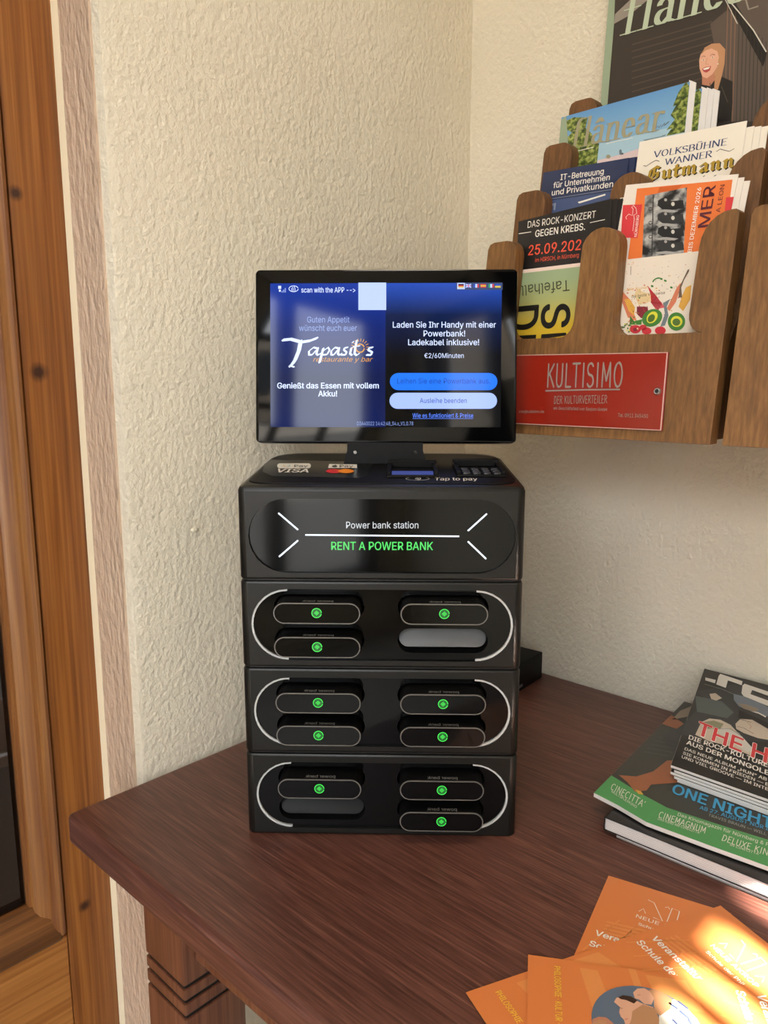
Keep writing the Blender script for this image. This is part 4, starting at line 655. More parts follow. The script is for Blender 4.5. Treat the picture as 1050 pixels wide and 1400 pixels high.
PRINT['card']=dict(w=0.1034,O=(-0.18393,-0.31494,1.34971),U=(-0.01055,-0.99733,-0.07228),V=(0.14407,-0.07304,0.98687),items=[
  ('p',[(0.01203,-0.00442),(0.10027,-0.00437),(0.10453,-0.06821),(0.01613,-0.07227)],'p_orange',1),
  ('p',[(0.03448,-0.00504),(0.0565,-0.00464),(0.04603,-0.01385),(0.03308,-0.01215)],'p_orange2',2),
  ('p',[(0.02157,-0.01189),(0.06087,-0.0076),(0.06948,-0.06582),(0.03034,-0.06966)],'p_bw',3),
  ('p',[(0.03552,-0.01722),(0.03933,-0.01515),(0.04539,-0.01614),(0.04812,-0.0187),(0.05929,-0.01851),(0.06186,-0.02591),(0.05139,-0.02674),(0.04142,-0.02554),(0.03586,-0.02172)],'p_dark',4),
  ('p',[(0.05228,-0.02161),(0.05232,-0.02217),(0.05218,-0.02267),(0.05189,-0.02305),(0.05148,-0.02328),(0.05098,-0.02333),(0.05044,-0.0232),(0.04992,-0.02291),(0.04947,-0.02247),(0.04913,-0.02194),(0.04893,-0.02136),(0.0489,-0.0208),(0.04903,-0.0203),(0.04932,-0.01992),(0.04974,-0.01969),(0.05024,-0.01964),(0.05077,-0.01977),(0.05129,-0.02006),(0.05175,-0.0205),(0.05209,-0.02103)],'p_pale',5),
  ('p',[(0.04424,-0.01736),(0.04426,-0.01776),(0.04413,-0.01812),(0.04388,-0.01839),(0.04352,-0.01855),(0.0431,-0.01858),(0.04265,-0.01848),(0.04221,-0.01826),(0.04184,-0.01795),(0.04156,-0.01756),(0.04141,-0.01714),(0.0414,-0.01674),(0.04152,-0.01638),(0.04178,-0.01611),(0.04214,-0.01595),(0.04256,-0.01592),(0.04301,-0.01602),(0.04344,-0.01624),(0.04382,-0.01656),(0.04409,-0.01695)],'p_greyl',5),
  ('p',[(0.03448,-0.02611),(0.04567,-0.02583),(0.05711,-0.02791),(0.05326,-0.02921),(0.03768,-0.02791)],'p_greyl',4),
  ('l',[(0.03117,-0.02457),(0.03105,-0.02541),(0.03036,-0.0259),(0.02937,-0.02583),(0.02846,-0.02524),(0.02798,-0.02434),(0.02811,-0.02349),(0.0288,-0.02301),(0.02979,-0.02308),(0.03069,-0.02367),(0.03117,-0.02457)],0.00066,'p_dark',5),
  ('p',[(0.03808,-0.02992),(0.04188,-0.0278),(0.04792,-0.02872),(0.05065,-0.03125),(0.06179,-0.03093),(0.06435,-0.03831),(0.05391,-0.03927),(0.04397,-0.03818),(0.03843,-0.03443)],'p_dark2',4),
  ('p',[(0.0548,-0.03412),(0.05483,-0.03468),(0.0547,-0.03518),(0.05441,-0.03557),(0.054,-0.0358),(0.0535,-0.03586),(0.05297,-0.03574),(0.05245,-0.03545),(0.052,-0.03502),(0.05165,-0.03449),(0.05146,-0.03391),(0.05142,-0.03334),(0.05156,-0.03284),(0.05185,-0.03246),(0.05226,-0.03223),(0.05276,-0.03217),(0.05329,-0.03229),(0.05381,-0.03258),(0.05426,-0.03301),(0.0546,-0.03354)],'p_pale',5),
  ('p',[(0.04678,-0.02996),(0.04679,-0.03036),(0.04667,-0.03072),(0.04642,-0.03099),(0.04606,-0.03116),(0.04564,-0.03119),(0.04519,-0.0311),(0.04476,-0.03089),(0.04438,-0.03057),(0.04411,-0.03019),(0.04396,-0.02977),(0.04394,-0.02937),(0.04407,-0.02901),(0.04432,-0.02874),(0.04468,-0.02857),(0.0451,-0.02854),(0.04555,-0.02863),(0.04598,-0.02885),(0.04636,-0.02916),(0.04663,-0.02954)],'p_greyl',5),
  ('p',[(0.03705,-0.03884),(0.04821,-0.03842),(0.05961,-0.04037),(0.05578,-0.04172),(0.04024,-0.04061)],'p_greyl',4),
  ('l',[(0.03375,-0.03733),(0.03362,-0.03818),(0.03293,-0.03867),(0.03195,-0.03862),(0.03104,-0.03803),(0.03056,-0.03715),(0.03069,-0.03629),(0.03138,-0.0358),(0.03237,-0.03586),(0.03327,-0.03644),(0.03375,-0.03733)],0.00065,'p_dark',5),
  ('p',[(0.04064,-0.04261),(0.04443,-0.04044),(0.05045,-0.0413),(0.05317,-0.0438),(0.06428,-0.04335),(0.06684,-0.05071),(0.05643,-0.05179),(0.04652,-0.05082),(0.04099,-0.04712)],'p_dark',4),
  ('p',[(0.05732,-0.04662),(0.05735,-0.04718),(0.05722,-0.04768),(0.05693,-0.04807),(0.05652,-0.04831),(0.05602,-0.04838),(0.05549,-0.04826),(0.05497,-0.04798),(0.05452,-0.04755),(0.05418,-0.04703),(0.05398,-0.04645),(0.05395,-0.04588),(0.05408,-0.04538),(0.05437,-0.04499),(0.05478,-0.04475),(0.05528,-0.04469),(0.05581,-0.04481),(0.05633,-0.04509),(0.05678,-0.04552),(0.05712,-0.04604)],'p_pale',5),
  ('p',[(0.04932,-0.04255),(0.04933,-0.04295),(0.04921,-0.04331),(0.04895,-0.04359),(0.0486,-0.04375),(0.04818,-0.0438),(0.04773,-0.04371),(0.0473,-0.0435),(0.04693,-0.04319),(0.04665,-0.04281),(0.0465,-0.04239),(0.04649,-0.04199),(0.04661,-0.04163),(0.04686,-0.04135),(0.04722,-0.04118),(0.04764,-0.04114),(0.04809,-0.04123),(0.04852,-0.04144),(0.04889,-0.04175),(0.04917,-0.04213)],'p_greyl',5),
  ('p',[(0.03961,-0.05156),(0.05074,-0.05101),(0.06212,-0.05283),(0.0583,-0.05422),(0.04279,-0.05329)],'p_greyl',4),
  ('l',[(0.03632,-0.05008),(0.0362,-0.05094),(0.03551,-0.05144),(0.03453,-0.0514),(0.03362,-0.05082),(0.03314,-0.04994),(0.03327,-0.04908),(0.03396,-0.04858),(0.03494,-0.04863),(0.03585,-0.0492),(0.03632,-0.05008)],0.00065,'p_dark',5),
  ('p',[(0.0432,-0.05529),(0.04697,-0.05308),(0.05298,-0.05386),(0.0557,-0.05633),(0.06678,-0.05575),(0.06933,-0.0631),(0.05895,-0.0643),(0.04906,-0.06344),(0.04354,-0.05981)],'p_dark2',4),
  ('p',[(0.05983,-0.05911),(0.05986,-0.05968),(0.05973,-0.06018),(0.05945,-0.06057),(0.05904,-0.06082),(0.05854,-0.06089),(0.05801,-0.06078),(0.05749,-0.0605),(0.05704,-0.06008),(0.0567,-0.05956),(0.0565,-0.05898),(0.05647,-0.05842),(0.0566,-0.05791),(0.05689,-0.05752),(0.0573,-0.05727),(0.0578,-0.0572),(0.05833,-0.05731),(0.05885,-0.05759),(0.0593,-0.05802),(0.05964,-0.05854)],'p_pale',5),
  ('p',[(0.05185,-0.05513),(0.05187,-0.05553),(0.05174,-0.05589),(0.05149,-0.05617),(0.05114,-0.05635),(0.05072,-0.05639),(0.05027,-0.05631),(0.04984,-0.05611),(0.04947,-0.0558),(0.04919,-0.05542),(0.04904,-0.05501),(0.04903,-0.0546),(0.04915,-0.05424),(0.04941,-0.05396),(0.04976,-0.05379),(0.05018,-0.05374),(0.05063,-0.05383),(0.05106,-0.05403),(0.05143,-0.05434),(0.0517,-0.05471)],'p_greyl',5),
  ('p',[(0.04218,-0.06427),(0.05328,-0.06359),(0.06462,-0.06527),(0.06081,-0.06672),(0.04535,-0.06597)],'p_greyl',4),
  ('l',[(0.0389,-0.06283),(0.03877,-0.06369),(0.03809,-0.0642),(0.03711,-0.06417),(0.0362,-0.0636),(0.03573,-0.06272),(0.03585,-0.06186),(0.03654,-0.06136),(0.03752,-0.06139),(0.03842,-0.06195),(0.0389,-0.06283)],0.00064,'p_dark',5),
  ('l',[(0.0299,-0.0119),(0.0397,-0.06752)],0.00087,'p_dark',5),
  ('p',[(0.0008,-0.01879),(0.0205,-0.01955),(0.02208,-0.05051),(0.00472,-0.04932)],'p_redtag',4),
  ('p',[(0.09787,-0.01923),(0.10747,-0.01938),(0.10947,-0.03182),(0.09899,-0.03111)],'p_redtag',4),
  ('l',[(0.00731,-0.03241),(0.00613,-0.0303),(0.00861,-0.02774),(0.01265,-0.02936),(0.01215,-0.02325),(0.01032,-0.0215),(0.01146,-0.01983),(0.01501,-0.02278),(0.01672,-0.0276),(0.01406,-0.02904),(0.01529,-0.03289),(0.016,-0.04374)],0.00046,'p_white',5),
  ('t', 'NÜRNBERG', (0.02112, -0.04939), (0.01957, -0.02939), (0.01845, -0.04926), 'p_white', 0, 0, 5),
  ('t', 'BIS DEZEMBER 2026', (0.07663, -0.06541), (0.07418, -0.00882), (0.07304, -0.06548), 'p_white', 1, 0, 5),
  ('t', 'R', (0.07432, -0.06985), (0.07434, -0.06662), (0.07098, -0.06995), 'p_white', 1, 0, 5),
  ('t', 'MER', (0.08798, -0.0436), (0.0867, -0.00772), (0.07802, -0.04434), 'p_maroon', 1, 0, 5),
  ('t', 'A LEON', (0.09534, -0.0318), (0.09458, -0.00811), (0.09155, -0.03193), 'p_maroon', 0, 0, 5),
])
PRINT['volks']=dict(w=0.1018,O=(-0.13343,-0.30181,1.40110),U=(-0.00230,-0.99987,-0.01576),V=(0.14443,-0.01593,0.98939),items=[
  ('roman', 'VOLKSBÜHNE', (0.0164, -0.01847), (0.08716, -0.01878), (0.01659, -0.01245), 'ink_blue', 0, 0, 2),
  ('roman', 'WANNER', (0.02918, -0.02774), (0.0757, -0.02752), (0.02935, -0.02178), 'ink_blue', 0, 0, 2),
  ('l',[(0.00764,-0.02442),(0.01056,-0.02554),(0.0163,-0.02265),(0.02019,-0.02139),(0.02379,-0.023)],0.00064,'p_greyd',2),
  ('l',[(0.07877,-0.02337),(0.08215,-0.02156),(0.08664,-0.02355),(0.09106,-0.02528),(0.09496,-0.02359)],0.00056,'p_greyd',2),
  ('black', 'Gutmann', (0.01591, -0.0419), (0.0969, -0.0413), (0.01626, -0.02852), 'ink', 1, 0, 2),
  ('black', 'Gutmann', (0.01488, -0.04104), (0.0958, -0.04047), (0.01523, -0.02765), 'p_gold', 0, 0, 3),
  ('l',[(0.06953,-0.04488),(0.07125,-0.04393)],0.00064,'ink',2),
  ('l',[(0.07956,-0.04619),(0.08184,-0.04509)],0.00063,'ink',2),
])
PRINT['flanlight']=dict(w=0.1421,O=(-0.08168,-0.18266,1.46103),U=(0.00305,-0.99978,0.02088),V=(0.14442,0.02110,0.98929),items=[
  ('p',[(0.00329,0.00027),(0.02369,0.00234),(0.13523,-0.00114),(0.14394,-0.00066),(0.1523,-0.08758),(0.00589,-0.06638)],'p_sky',1),
  ('p',[(0.04737,-0.04043),(0.09673,-0.04092),(0.14686,-0.04243),(0.15035,-0.07583),(0.04814,-0.06373)],'p_skypale',2),
  ('p',[(0.0493,-0.05857),(0.07603,-0.05804),(0.09833,-0.05607),(0.14792,-0.0526),(0.15095,-0.08163),(0.04848,-0.06689)],'p_blush',3),
  ('p',[(0.00484,-0.00566),(0.01367,-0.00383),(0.03184,-0.00823),(0.03043,-0.01956),(0.03914,-0.02778),(0.0407,-0.03432),(0.04912,-0.04082),(0.04848,-0.06689),(0.01466,-0.06332),(0.01372,-0.03778),(0.00618,-0.02661),(0.01365,-0.02039),(0.00589,-0.01543)],'leaf',4),
  ('p',[(0.14088,0.00088),(0.14522,-0.00595),(0.15058,-0.05038),(0.12542,-0.04964),(0.13072,-0.04293),(0.1248,-0.04371),(0.13285,-0.03482),(0.12779,-0.02929),(0.13283,-0.0205),(0.12917,-0.02101),(0.13373,-0.00787)],'leaf',4),
  ('p',[(-0.00362,-0.00364),(0.00422,4e-05),(0.01523,-0.06026),(0.00537,-0.06149),(-0.00159,-0.03447)],'p_sage',5),
  ('didone', 'flânear', (0.01443, -0.03906), (0.11827, -0.04204), (0.01747, -0.00745), 'p_tan', 0, 0, 6),
  ('l',[(0.11184,-0.03926),(0.11389,-0.0339),(0.11337,-0.03917),(0.11577,-0.03726),(0.11648,-0.03961),(0.11874,-0.03651),(0.11906,-0.03948),(0.12248,-0.03594),(0.12201,-0.03873),(0.12695,-0.03556)],0.00067,'p_greyd',6),
  ('l',[(0.05779,-0.04273),(0.08825,-0.04346)],0.00063,'p_white',6),
  ('l',[(0.02058,-0.0432),(0.04252,-0.04323)],0.00077,'p_white',6),
  ('p',[(0.0645,-0.05789),(0.06444,-0.0585),(0.06413,-0.059),(0.06359,-0.05934),(0.06289,-0.05949),(0.06209,-0.05942),(0.06126,-0.05915),(0.0605,-0.0587),(0.05986,-0.05812),(0.05943,-0.05746),(0.05923,-0.05679),(0.05929,-0.05617),(0.0596,-0.05567),(0.06014,-0.05533),(0.06084,-0.05519),(0.06165,-0.05526),(0.06247,-0.05554),(0.06324,-0.05598),(0.06387,-0.05657),(0.0643,-0.05722)],'p_tan',6),
  ('p',[(0.07724,-0.05528),(0.07724,-0.056),(0.07709,-0.05661),(0.07681,-0.05706),(0.07641,-0.05731),(0.07595,-0.05732),(0.07546,-0.0571),(0.07499,-0.05668),(0.07459,-0.05608),(0.0743,-0.05537),(0.07415,-0.05462),(0.07415,-0.0539),(0.0743,-0.05329),(0.07459,-0.05284),(0.07498,-0.05259),(0.07545,-0.05258),(0.07594,-0.0528),(0.0764,-0.05323),(0.0768,-0.05382),(0.07709,-0.05453)],'p_slate',6),
  ('p',[(0.07968,-0.05805),(0.0796,-0.05842),(0.07927,-0.05869),(0.07873,-0.05885),(0.07804,-0.05888),(0.07725,-0.05878),(0.07645,-0.05855),(0.07571,-0.05822),(0.07511,-0.05782),(0.07471,-0.05739),(0.07454,-0.05697),(0.07462,-0.0566),(0.07495,-0.05633),(0.07549,-0.05617),(0.07619,-0.05614),(0.07698,-0.05625),(0.07778,-0.05648),(0.07852,-0.05681),(0.07911,-0.05721),(0.07951,-0.05764)],'p_slate',6),
  ('p',[(0.10068,-0.04846),(0.11929,-0.04897),(0.12527,-0.04816),(0.12388,-0.04929),(0.10236,-0.04957)],'p_slate',6),
])
PRINT['flanbig']=dict(w=0,O=(-0.02147,-0.20074,1.59610),U=(0.00578,-0.99920,0.03961),V=(0.14434,0.04003,0.98872),items=[
  ('p',[(-0.00643,0.03482),(0.00651,0.0334),(0.00927,-0.03198),(0.00908,-0.12007),(-0.00032,-0.1266),(-0.00212,-0.07156)],'p_sage',5),
  ('p',[(0.00911,-0.03013),(0.00916,-0.0194),(0.02664,-0.00961),(0.04604,0.00421),(0.04789,-0.01729),(0.02625,-0.02713)],'p_greywarm',2),
  ('l',[(0.03301,-0.06117),(0.12165,-0.06603)],0.00149,'p_slat',1),
  ('l',[(0.03367,-0.06879),(0.12225,-0.07312)],0.00149,'p_slat',1),
  ('l',[(0.03433,-0.0764),(0.12285,-0.08021)],0.00149,'p_slat',1),
  ('l',[(0.03499,-0.08402),(0.12346,-0.0873)],0.00148,'p_slat',1),
  ('l',[(0.03565,-0.09163),(0.12406,-0.09439)],0.00147,'p_slat',1),
  ('l',[(0.03631,-0.09924),(0.12466,-0.10147)],0.00147,'p_slat',1),
  ('l',[(0.03696,-0.10684),(0.12526,-0.10856)],0.00148,'p_slat',1),
  ('l',[(0.03762,-0.11445),(0.12586,-0.11564)],0.00148,'p_slat',1),
  ('l',[(0.03828,-0.12205),(0.12646,-0.12272)],0.00147,'p_slat',1),
  ('p',[(0.12017,-0.06798),(0.13729,-0.05925),(0.18077,-0.11678),(0.18656,-0.18583),(0.14712,-0.17564)],'p_wooddark',2),
  ('l',[(0.13672,-0.05259),(0.14385,-0.1748)],0.00104,'p_copper',3),
  ('l',[(0.14101,-0.05799),(0.14778,-0.17581)],0.00103,'p_copper',3),
  ('l',[(0.14526,-0.06335),(0.15167,-0.17682)],0.00103,'p_copper',3),
  ('l',[(0.14949,-0.06868),(0.15555,-0.17782)],0.00101,'p_slat2',3),
  ('l',[(0.15368,-0.07398),(0.15939,-0.17881)],0.00101,'p_slat2',3),
  ('l',[(0.15785,-0.07923),(0.16321,-0.1798)],0.00101,'p_slat2',3),
  ('l',[(0.162,-0.08446),(0.16701,-0.18078)],0.00098,'p_slat2',3),
  ('l',[(0.16611,-0.08965),(0.17079,-0.18176)],0.00098,'p_slat2',3),
  ('l',[(0.1702,-0.09481),(0.17453,-0.18273)],0.00097,'p_slat2',3),
  ('l',[(0.17426,-0.09993),(0.17826,-0.18369)],0.00097,'p_slat2',3),
  ('l',[(0.17829,-0.10502),(0.18196,-0.18465)],0.00096,'p_slat2',3),
  ('p',[(0.13479,-0.04865),(0.14137,-0.05103),(0.16488,-0.08955),(0.18001,-0.11654),(0.17737,-0.12984)],'p_black',3),
  ('p',[(0.14053,-0.04106),(0.18238,-0.04719),(0.1884,-0.11919),(0.17924,-0.11629),(0.14682,-0.05941)],'p_wooddark',2),
  ('l',[(0.13637,-0.04842),(0.15075,-0.0688),(0.16488,-0.08955),(0.17917,-0.11549)],0.00104,'p_pale',4),
  ('l',[(0.13299,-0.04638),(0.14835,-0.07759)],0.00072,'p_pale',4),
  ('l',[(0.15418,-0.05406),(0.15834,-0.06668),(0.16754,-0.06678)],0.00156,'p_greywarm',4),
  ('didone', 'flânear', (0.02057, -0.04673), (0.17717, -0.05754), (0.02509, -0.00301), 'p_sagelt', 0, 0, 5),
  ('p',[(0.11727,-0.13141),(0.12659,-0.12423),(0.13661,-0.1272),(0.14851,-0.13557),(0.15032,-0.15707),(0.15038,-0.17648),(0.12045,-0.16874)],'p_black',5),
  ('p',[(0.11637,-0.09143),(0.12366,-0.08966),(0.132,-0.09188),(0.13834,-0.1001),(0.13878,-0.11484),(0.13729,-0.12578),(0.13442,-0.13962),(0.13032,-0.13927),(0.12995,-0.12523),(0.12376,-0.11023),(0.11595,-0.09625)],'p_hair',6),
  ('p',[(0.11626,-0.11951),(0.12861,-0.11909),(0.13023,-0.12859),(0.12576,-0.13385),(0.11713,-0.12971)],'p_skin2',6),
  ('p',[(0.113,-0.09698),(0.11734,-0.09306),(0.12401,-0.09388),(0.13015,-0.09879),(0.13242,-0.10636),(0.1316,-0.11591),(0.12722,-0.12196),(0.12169,-0.12476),(0.11674,-0.12131),(0.1131,-0.11193),(0.11186,-0.10325)],'p_skin',7),
  ('p',[(0.1128,-0.09857),(0.11644,-0.09228),(0.1238,-0.09135),(0.13156,-0.0963),(0.13477,-0.10547),(0.13282,-0.1016),(0.12409,-0.09473),(0.11748,-0.09476)],'p_hair',8),
  ('l',[(0.11401,-0.10094),(0.11592,-0.09988),(0.11837,-0.10131)],0.00045,'p_hairdk',8),
  ('l',[(0.12304,-0.10179),(0.12544,-0.10106),(0.12837,-0.10281)],0.00044,'p_hairdk',8),
  ('p',[(0.11773,-0.10446),(0.11771,-0.10464),(0.11755,-0.10478),(0.11727,-0.10488),(0.1169,-0.10492),(0.11646,-0.1049),(0.11601,-0.10483),(0.11559,-0.1047),(0.11524,-0.10453),(0.11499,-0.10434),(0.11487,-0.10414),(0.11489,-0.10396),(0.11504,-0.10381),(0.11532,-0.10371),(0.1157,-0.10367),(0.11613,-0.10369),(0.11658,-0.10377),(0.117,-0.1039),(0.11736,-0.10407),(0.1176,-0.10426)],'p_white',8),
  ('p',[(0.12739,-0.10482),(0.12737,-0.105),(0.1272,-0.10514),(0.12691,-0.10524),(0.12652,-0.10528),(0.12607,-0.10526),(0.12561,-0.10518),(0.12517,-0.10505),(0.12481,-0.10488),(0.12455,-0.10468),(0.12443,-0.10449),(0.12445,-0.10431),(0.12462,-0.10417),(0.12491,-0.10407),(0.1253,-0.10403),(0.12575,-0.10405),(0.12622,-0.10413),(0.12665,-0.10427),(0.12701,-0.10444),(0.12727,-0.10463)],'p_white',8),
  ('p',[(0.11705,-0.10453),(0.11704,-0.1047),(0.11697,-0.10484),(0.11685,-0.10493),(0.1167,-0.10496),(0.11652,-0.10493),(0.11634,-0.10485),(0.11616,-0.10472),(0.11602,-0.10455),(0.11593,-0.10436),(0.11588,-0.10417),(0.1159,-0.104),(0.11597,-0.10386),(0.11608,-0.10377),(0.11624,-0.10374),(0.11642,-0.10377),(0.1166,-0.10385),(0.11677,-0.10399),(0.11691,-0.10416),(0.11701,-0.10434)],'p_hairdk',9),
  ('p',[(0.12649,-0.10484),(0.12648,-0.105),(0.12641,-0.10514),(0.12629,-0.10523),(0.12614,-0.10526),(0.12596,-0.10523),(0.12578,-0.10515),(0.12561,-0.10502),(0.12547,-0.10485),(0.12538,-0.10466),(0.12534,-0.10448),(0.12535,-0.10431),(0.12542,-0.10417),(0.12553,-0.10408),(0.12569,-0.10405),(0.12586,-0.10408),(0.12604,-0.10416),(0.12621,-0.10429),(0.12635,-0.10446),(0.12645,-0.10465)],'p_hairdk',9),
  ('l',[(0.1202,-0.10337),(0.11937,-0.10921),(0.12214,-0.11055)],0.00041,'p_skin2',8),
  ('p',[(0.11571,-0.11305),(0.1198,-0.11231),(0.12515,-0.11312),(0.12436,-0.11732),(0.12083,-0.11857),(0.11768,-0.11663)],'p_lip',8),
  ('p',[(0.11675,-0.11354),(0.12037,-0.11315),(0.12438,-0.11371),(0.12255,-0.11546),(0.11839,-0.11519)],'p_white',9),
  ('p',[(0.13279,-0.11333),(0.13277,-0.11351),(0.1327,-0.11365),(0.13258,-0.11375),(0.13242,-0.11378),(0.13223,-0.11376),(0.13204,-0.11367),(0.13186,-0.11353),(0.13172,-0.11335),(0.13162,-0.11315),(0.13157,-0.11296),(0.13158,-0.11278),(0.13166,-0.11263),(0.13178,-0.11254),(0.13194,-0.1125),(0.13213,-0.11253),(0.13232,-0.11262),(0.13249,-0.11276),(0.13264,-0.11293),(0.13274,-0.11313)],'p_white',9),
  ('l',[(0.12548,-0.13048),(0.1283,-0.14444)],0.0008,'p_slat',7),
  ('l',[(0.13746,-0.13723),(0.14544,-0.15573)],0.00078,'p_slat',7),
])
PRINT['rcn']=dict(w=0,O=(-0.21572,-0.40793,0.80000),U=(-0.01451,-0.99989,0.00000),V=(0.96424,0.21936,0.14872),items=[
  ('p',[(-0.00848,0.05264),(0.01449,0.13582),(-0.00103,0.14581),(0.04086,0.18949),(0.0778,0.17263),(0.08445,0.09262),(0.03953,0.06555),(0.01548,0.05896)],'p_smoke',1),
  ('p',[(0.00046,0.13708),(0.02911,0.14063),(0.04337,0.12564),(0.03844,0.11061),(0.0075,0.10631)],'p_smoke2',2),
  ('p',[(0.0143,0.1489),(0.01995,0.15407),(0.02816,0.14749),(0.02307,0.13896),(0.01756,0.13947)],'p_skinpale',3),
  ('p',[(0.03868,0.163),(0.05791,0.16476),(0.0751,0.15483),(0.0767,0.13663),(0.06427,0.13619),(0.04679,0.14005),(0.04021,0.15078)],'p_bluegrey',3),
  ('p',[(0.04434,0.14585),(0.0545,0.14815),(0.06663,0.14633),(0.06411,0.13783),(0.05221,0.13788)],'p_tan2',4),
  ('p',[(0.05996,0.13714),(0.06649,0.13923),(0.07513,0.1357),(0.07457,0.13282),(0.0676,0.13642)],'p_white',5),
  ('p',[(0.04772,0.10429),(0.05129,0.11651),(0.06246,0.12142),(0.08296,0.11057),(0.08433,0.09409),(0.07125,0.09088),(0.05744,0.0921),(0.04964,0.09553)],'p_skinpale',4),
  ('l',[(0.04985,0.10058),(0.0564,0.1012),(0.06673,0.09607)],0.00071,'p_lipdk',5),
  ('l',[(0.05139,0.11571),(0.06226,0.11542)],0.00072,'p_hairdk',5),
  ('l',[(0.05828,0.1139),(0.063,0.10841),(0.06196,0.10288)],0.00056,'p_skin2',5),
  ('p',[(0.04758,0.13339),(0.08193,0.12296),(0.08271,0.11364),(0.06246,0.12142),(0.04953,0.11716)],'p_black',4),
  ('p',[(0.01494,0.08818),(0.02181,0.09992),(0.03252,0.10369),(0.04323,0.09995),(0.05491,0.0858),(0.06958,0.06845),(0.06927,0.05645),(0.0482,0.06154),(0.02814,0.05869),(0.01319,0.06239)],'p_skinpale',4),
  ('p',[(0.01653,0.08913),(0.02639,0.09836),(0.03676,0.09777),(0.03491,0.08674),(0.02085,0.07836)],'p_tattoo',5),
  ('p',[(0.03335,0.08581),(0.03916,0.09256),(0.05286,0.08936),(0.07133,0.06653),(0.06416,0.06069),(0.04709,0.07011),(0.03442,0.07832)],'p_pale',5),
  ('l',[(0.03335,0.08581),(0.04422,0.0923),(0.0566,0.08523)],0.00056,'p_dark',6),
  ('p',[(0.00445,0.18186),(0.01626,0.18247),(0.01648,0.17455),(0.00549,0.17531)],'p_white',5),
  ('p',[(0.01796,0.19366),(0.0191,0.19907),(0.04428,0.19543),(0.04446,0.18601),(0.02898,0.18871),(0.02904,0.1709),(0.01813,0.1729)],'p_white',5),
  ('p',[(0.04535,0.18613),(0.04705,0.19105),(0.07751,0.18638),(0.07784,0.17725),(0.05614,0.18165),(0.05542,0.17173),(0.07823,0.16742),(0.07749,0.15623),(0.04929,0.16349),(0.04625,0.16832)],'p_white',5),
  ('l',[(0.00594,0.16652),(0.02559,0.16599),(0.03974,0.16171)],0.00061,'p_greyl',5),
  ('t', 'THE HU', (0.01282, 0.06335), (0.10102, 0.04921), (0.01251, 0.08867), 'p_white', 3, 0, 6),
  ('t', 'THE HU', (0.01315, 0.06454), (0.10064, 0.05017), (0.01293, 0.08847), 'p_redtag', 2, 0, 7),
  ('t', 'DIE ROCK-KULTUREN', (0.008, 0.05108), (0.08977, 0.04648), (0.00787, 0.05855), 'p_white', 2, 0, 6),
  ('t', 'AUS DER MONGOLEI', (0.00754, 0.0412), (0.09013, 0.03421), (0.00741, 0.04852), 'p_white', 2, 0, 6),
  ('t', 'DAS NEUE ALBUM „HUN“ AB 2', (0.00778, 0.0306), (0.09026, 0.025), (0.00767, 0.03521), 'p_white', 1, 0, 6),
  ('t', 'SIE KOMMEN IN FRIEDEN — ET', (0.00753, 0.02281), (0.09085, 0.01796), (0.00742, 0.02734), 'p_white', 1, 0, 6),
  ('t', 'UND VIEL GROOVE — IM INTER', (0.00755, 0.01607), (0.09142, 0.01105), (0.00744, 0.02054), 'p_white', 1, 0, 6),
])
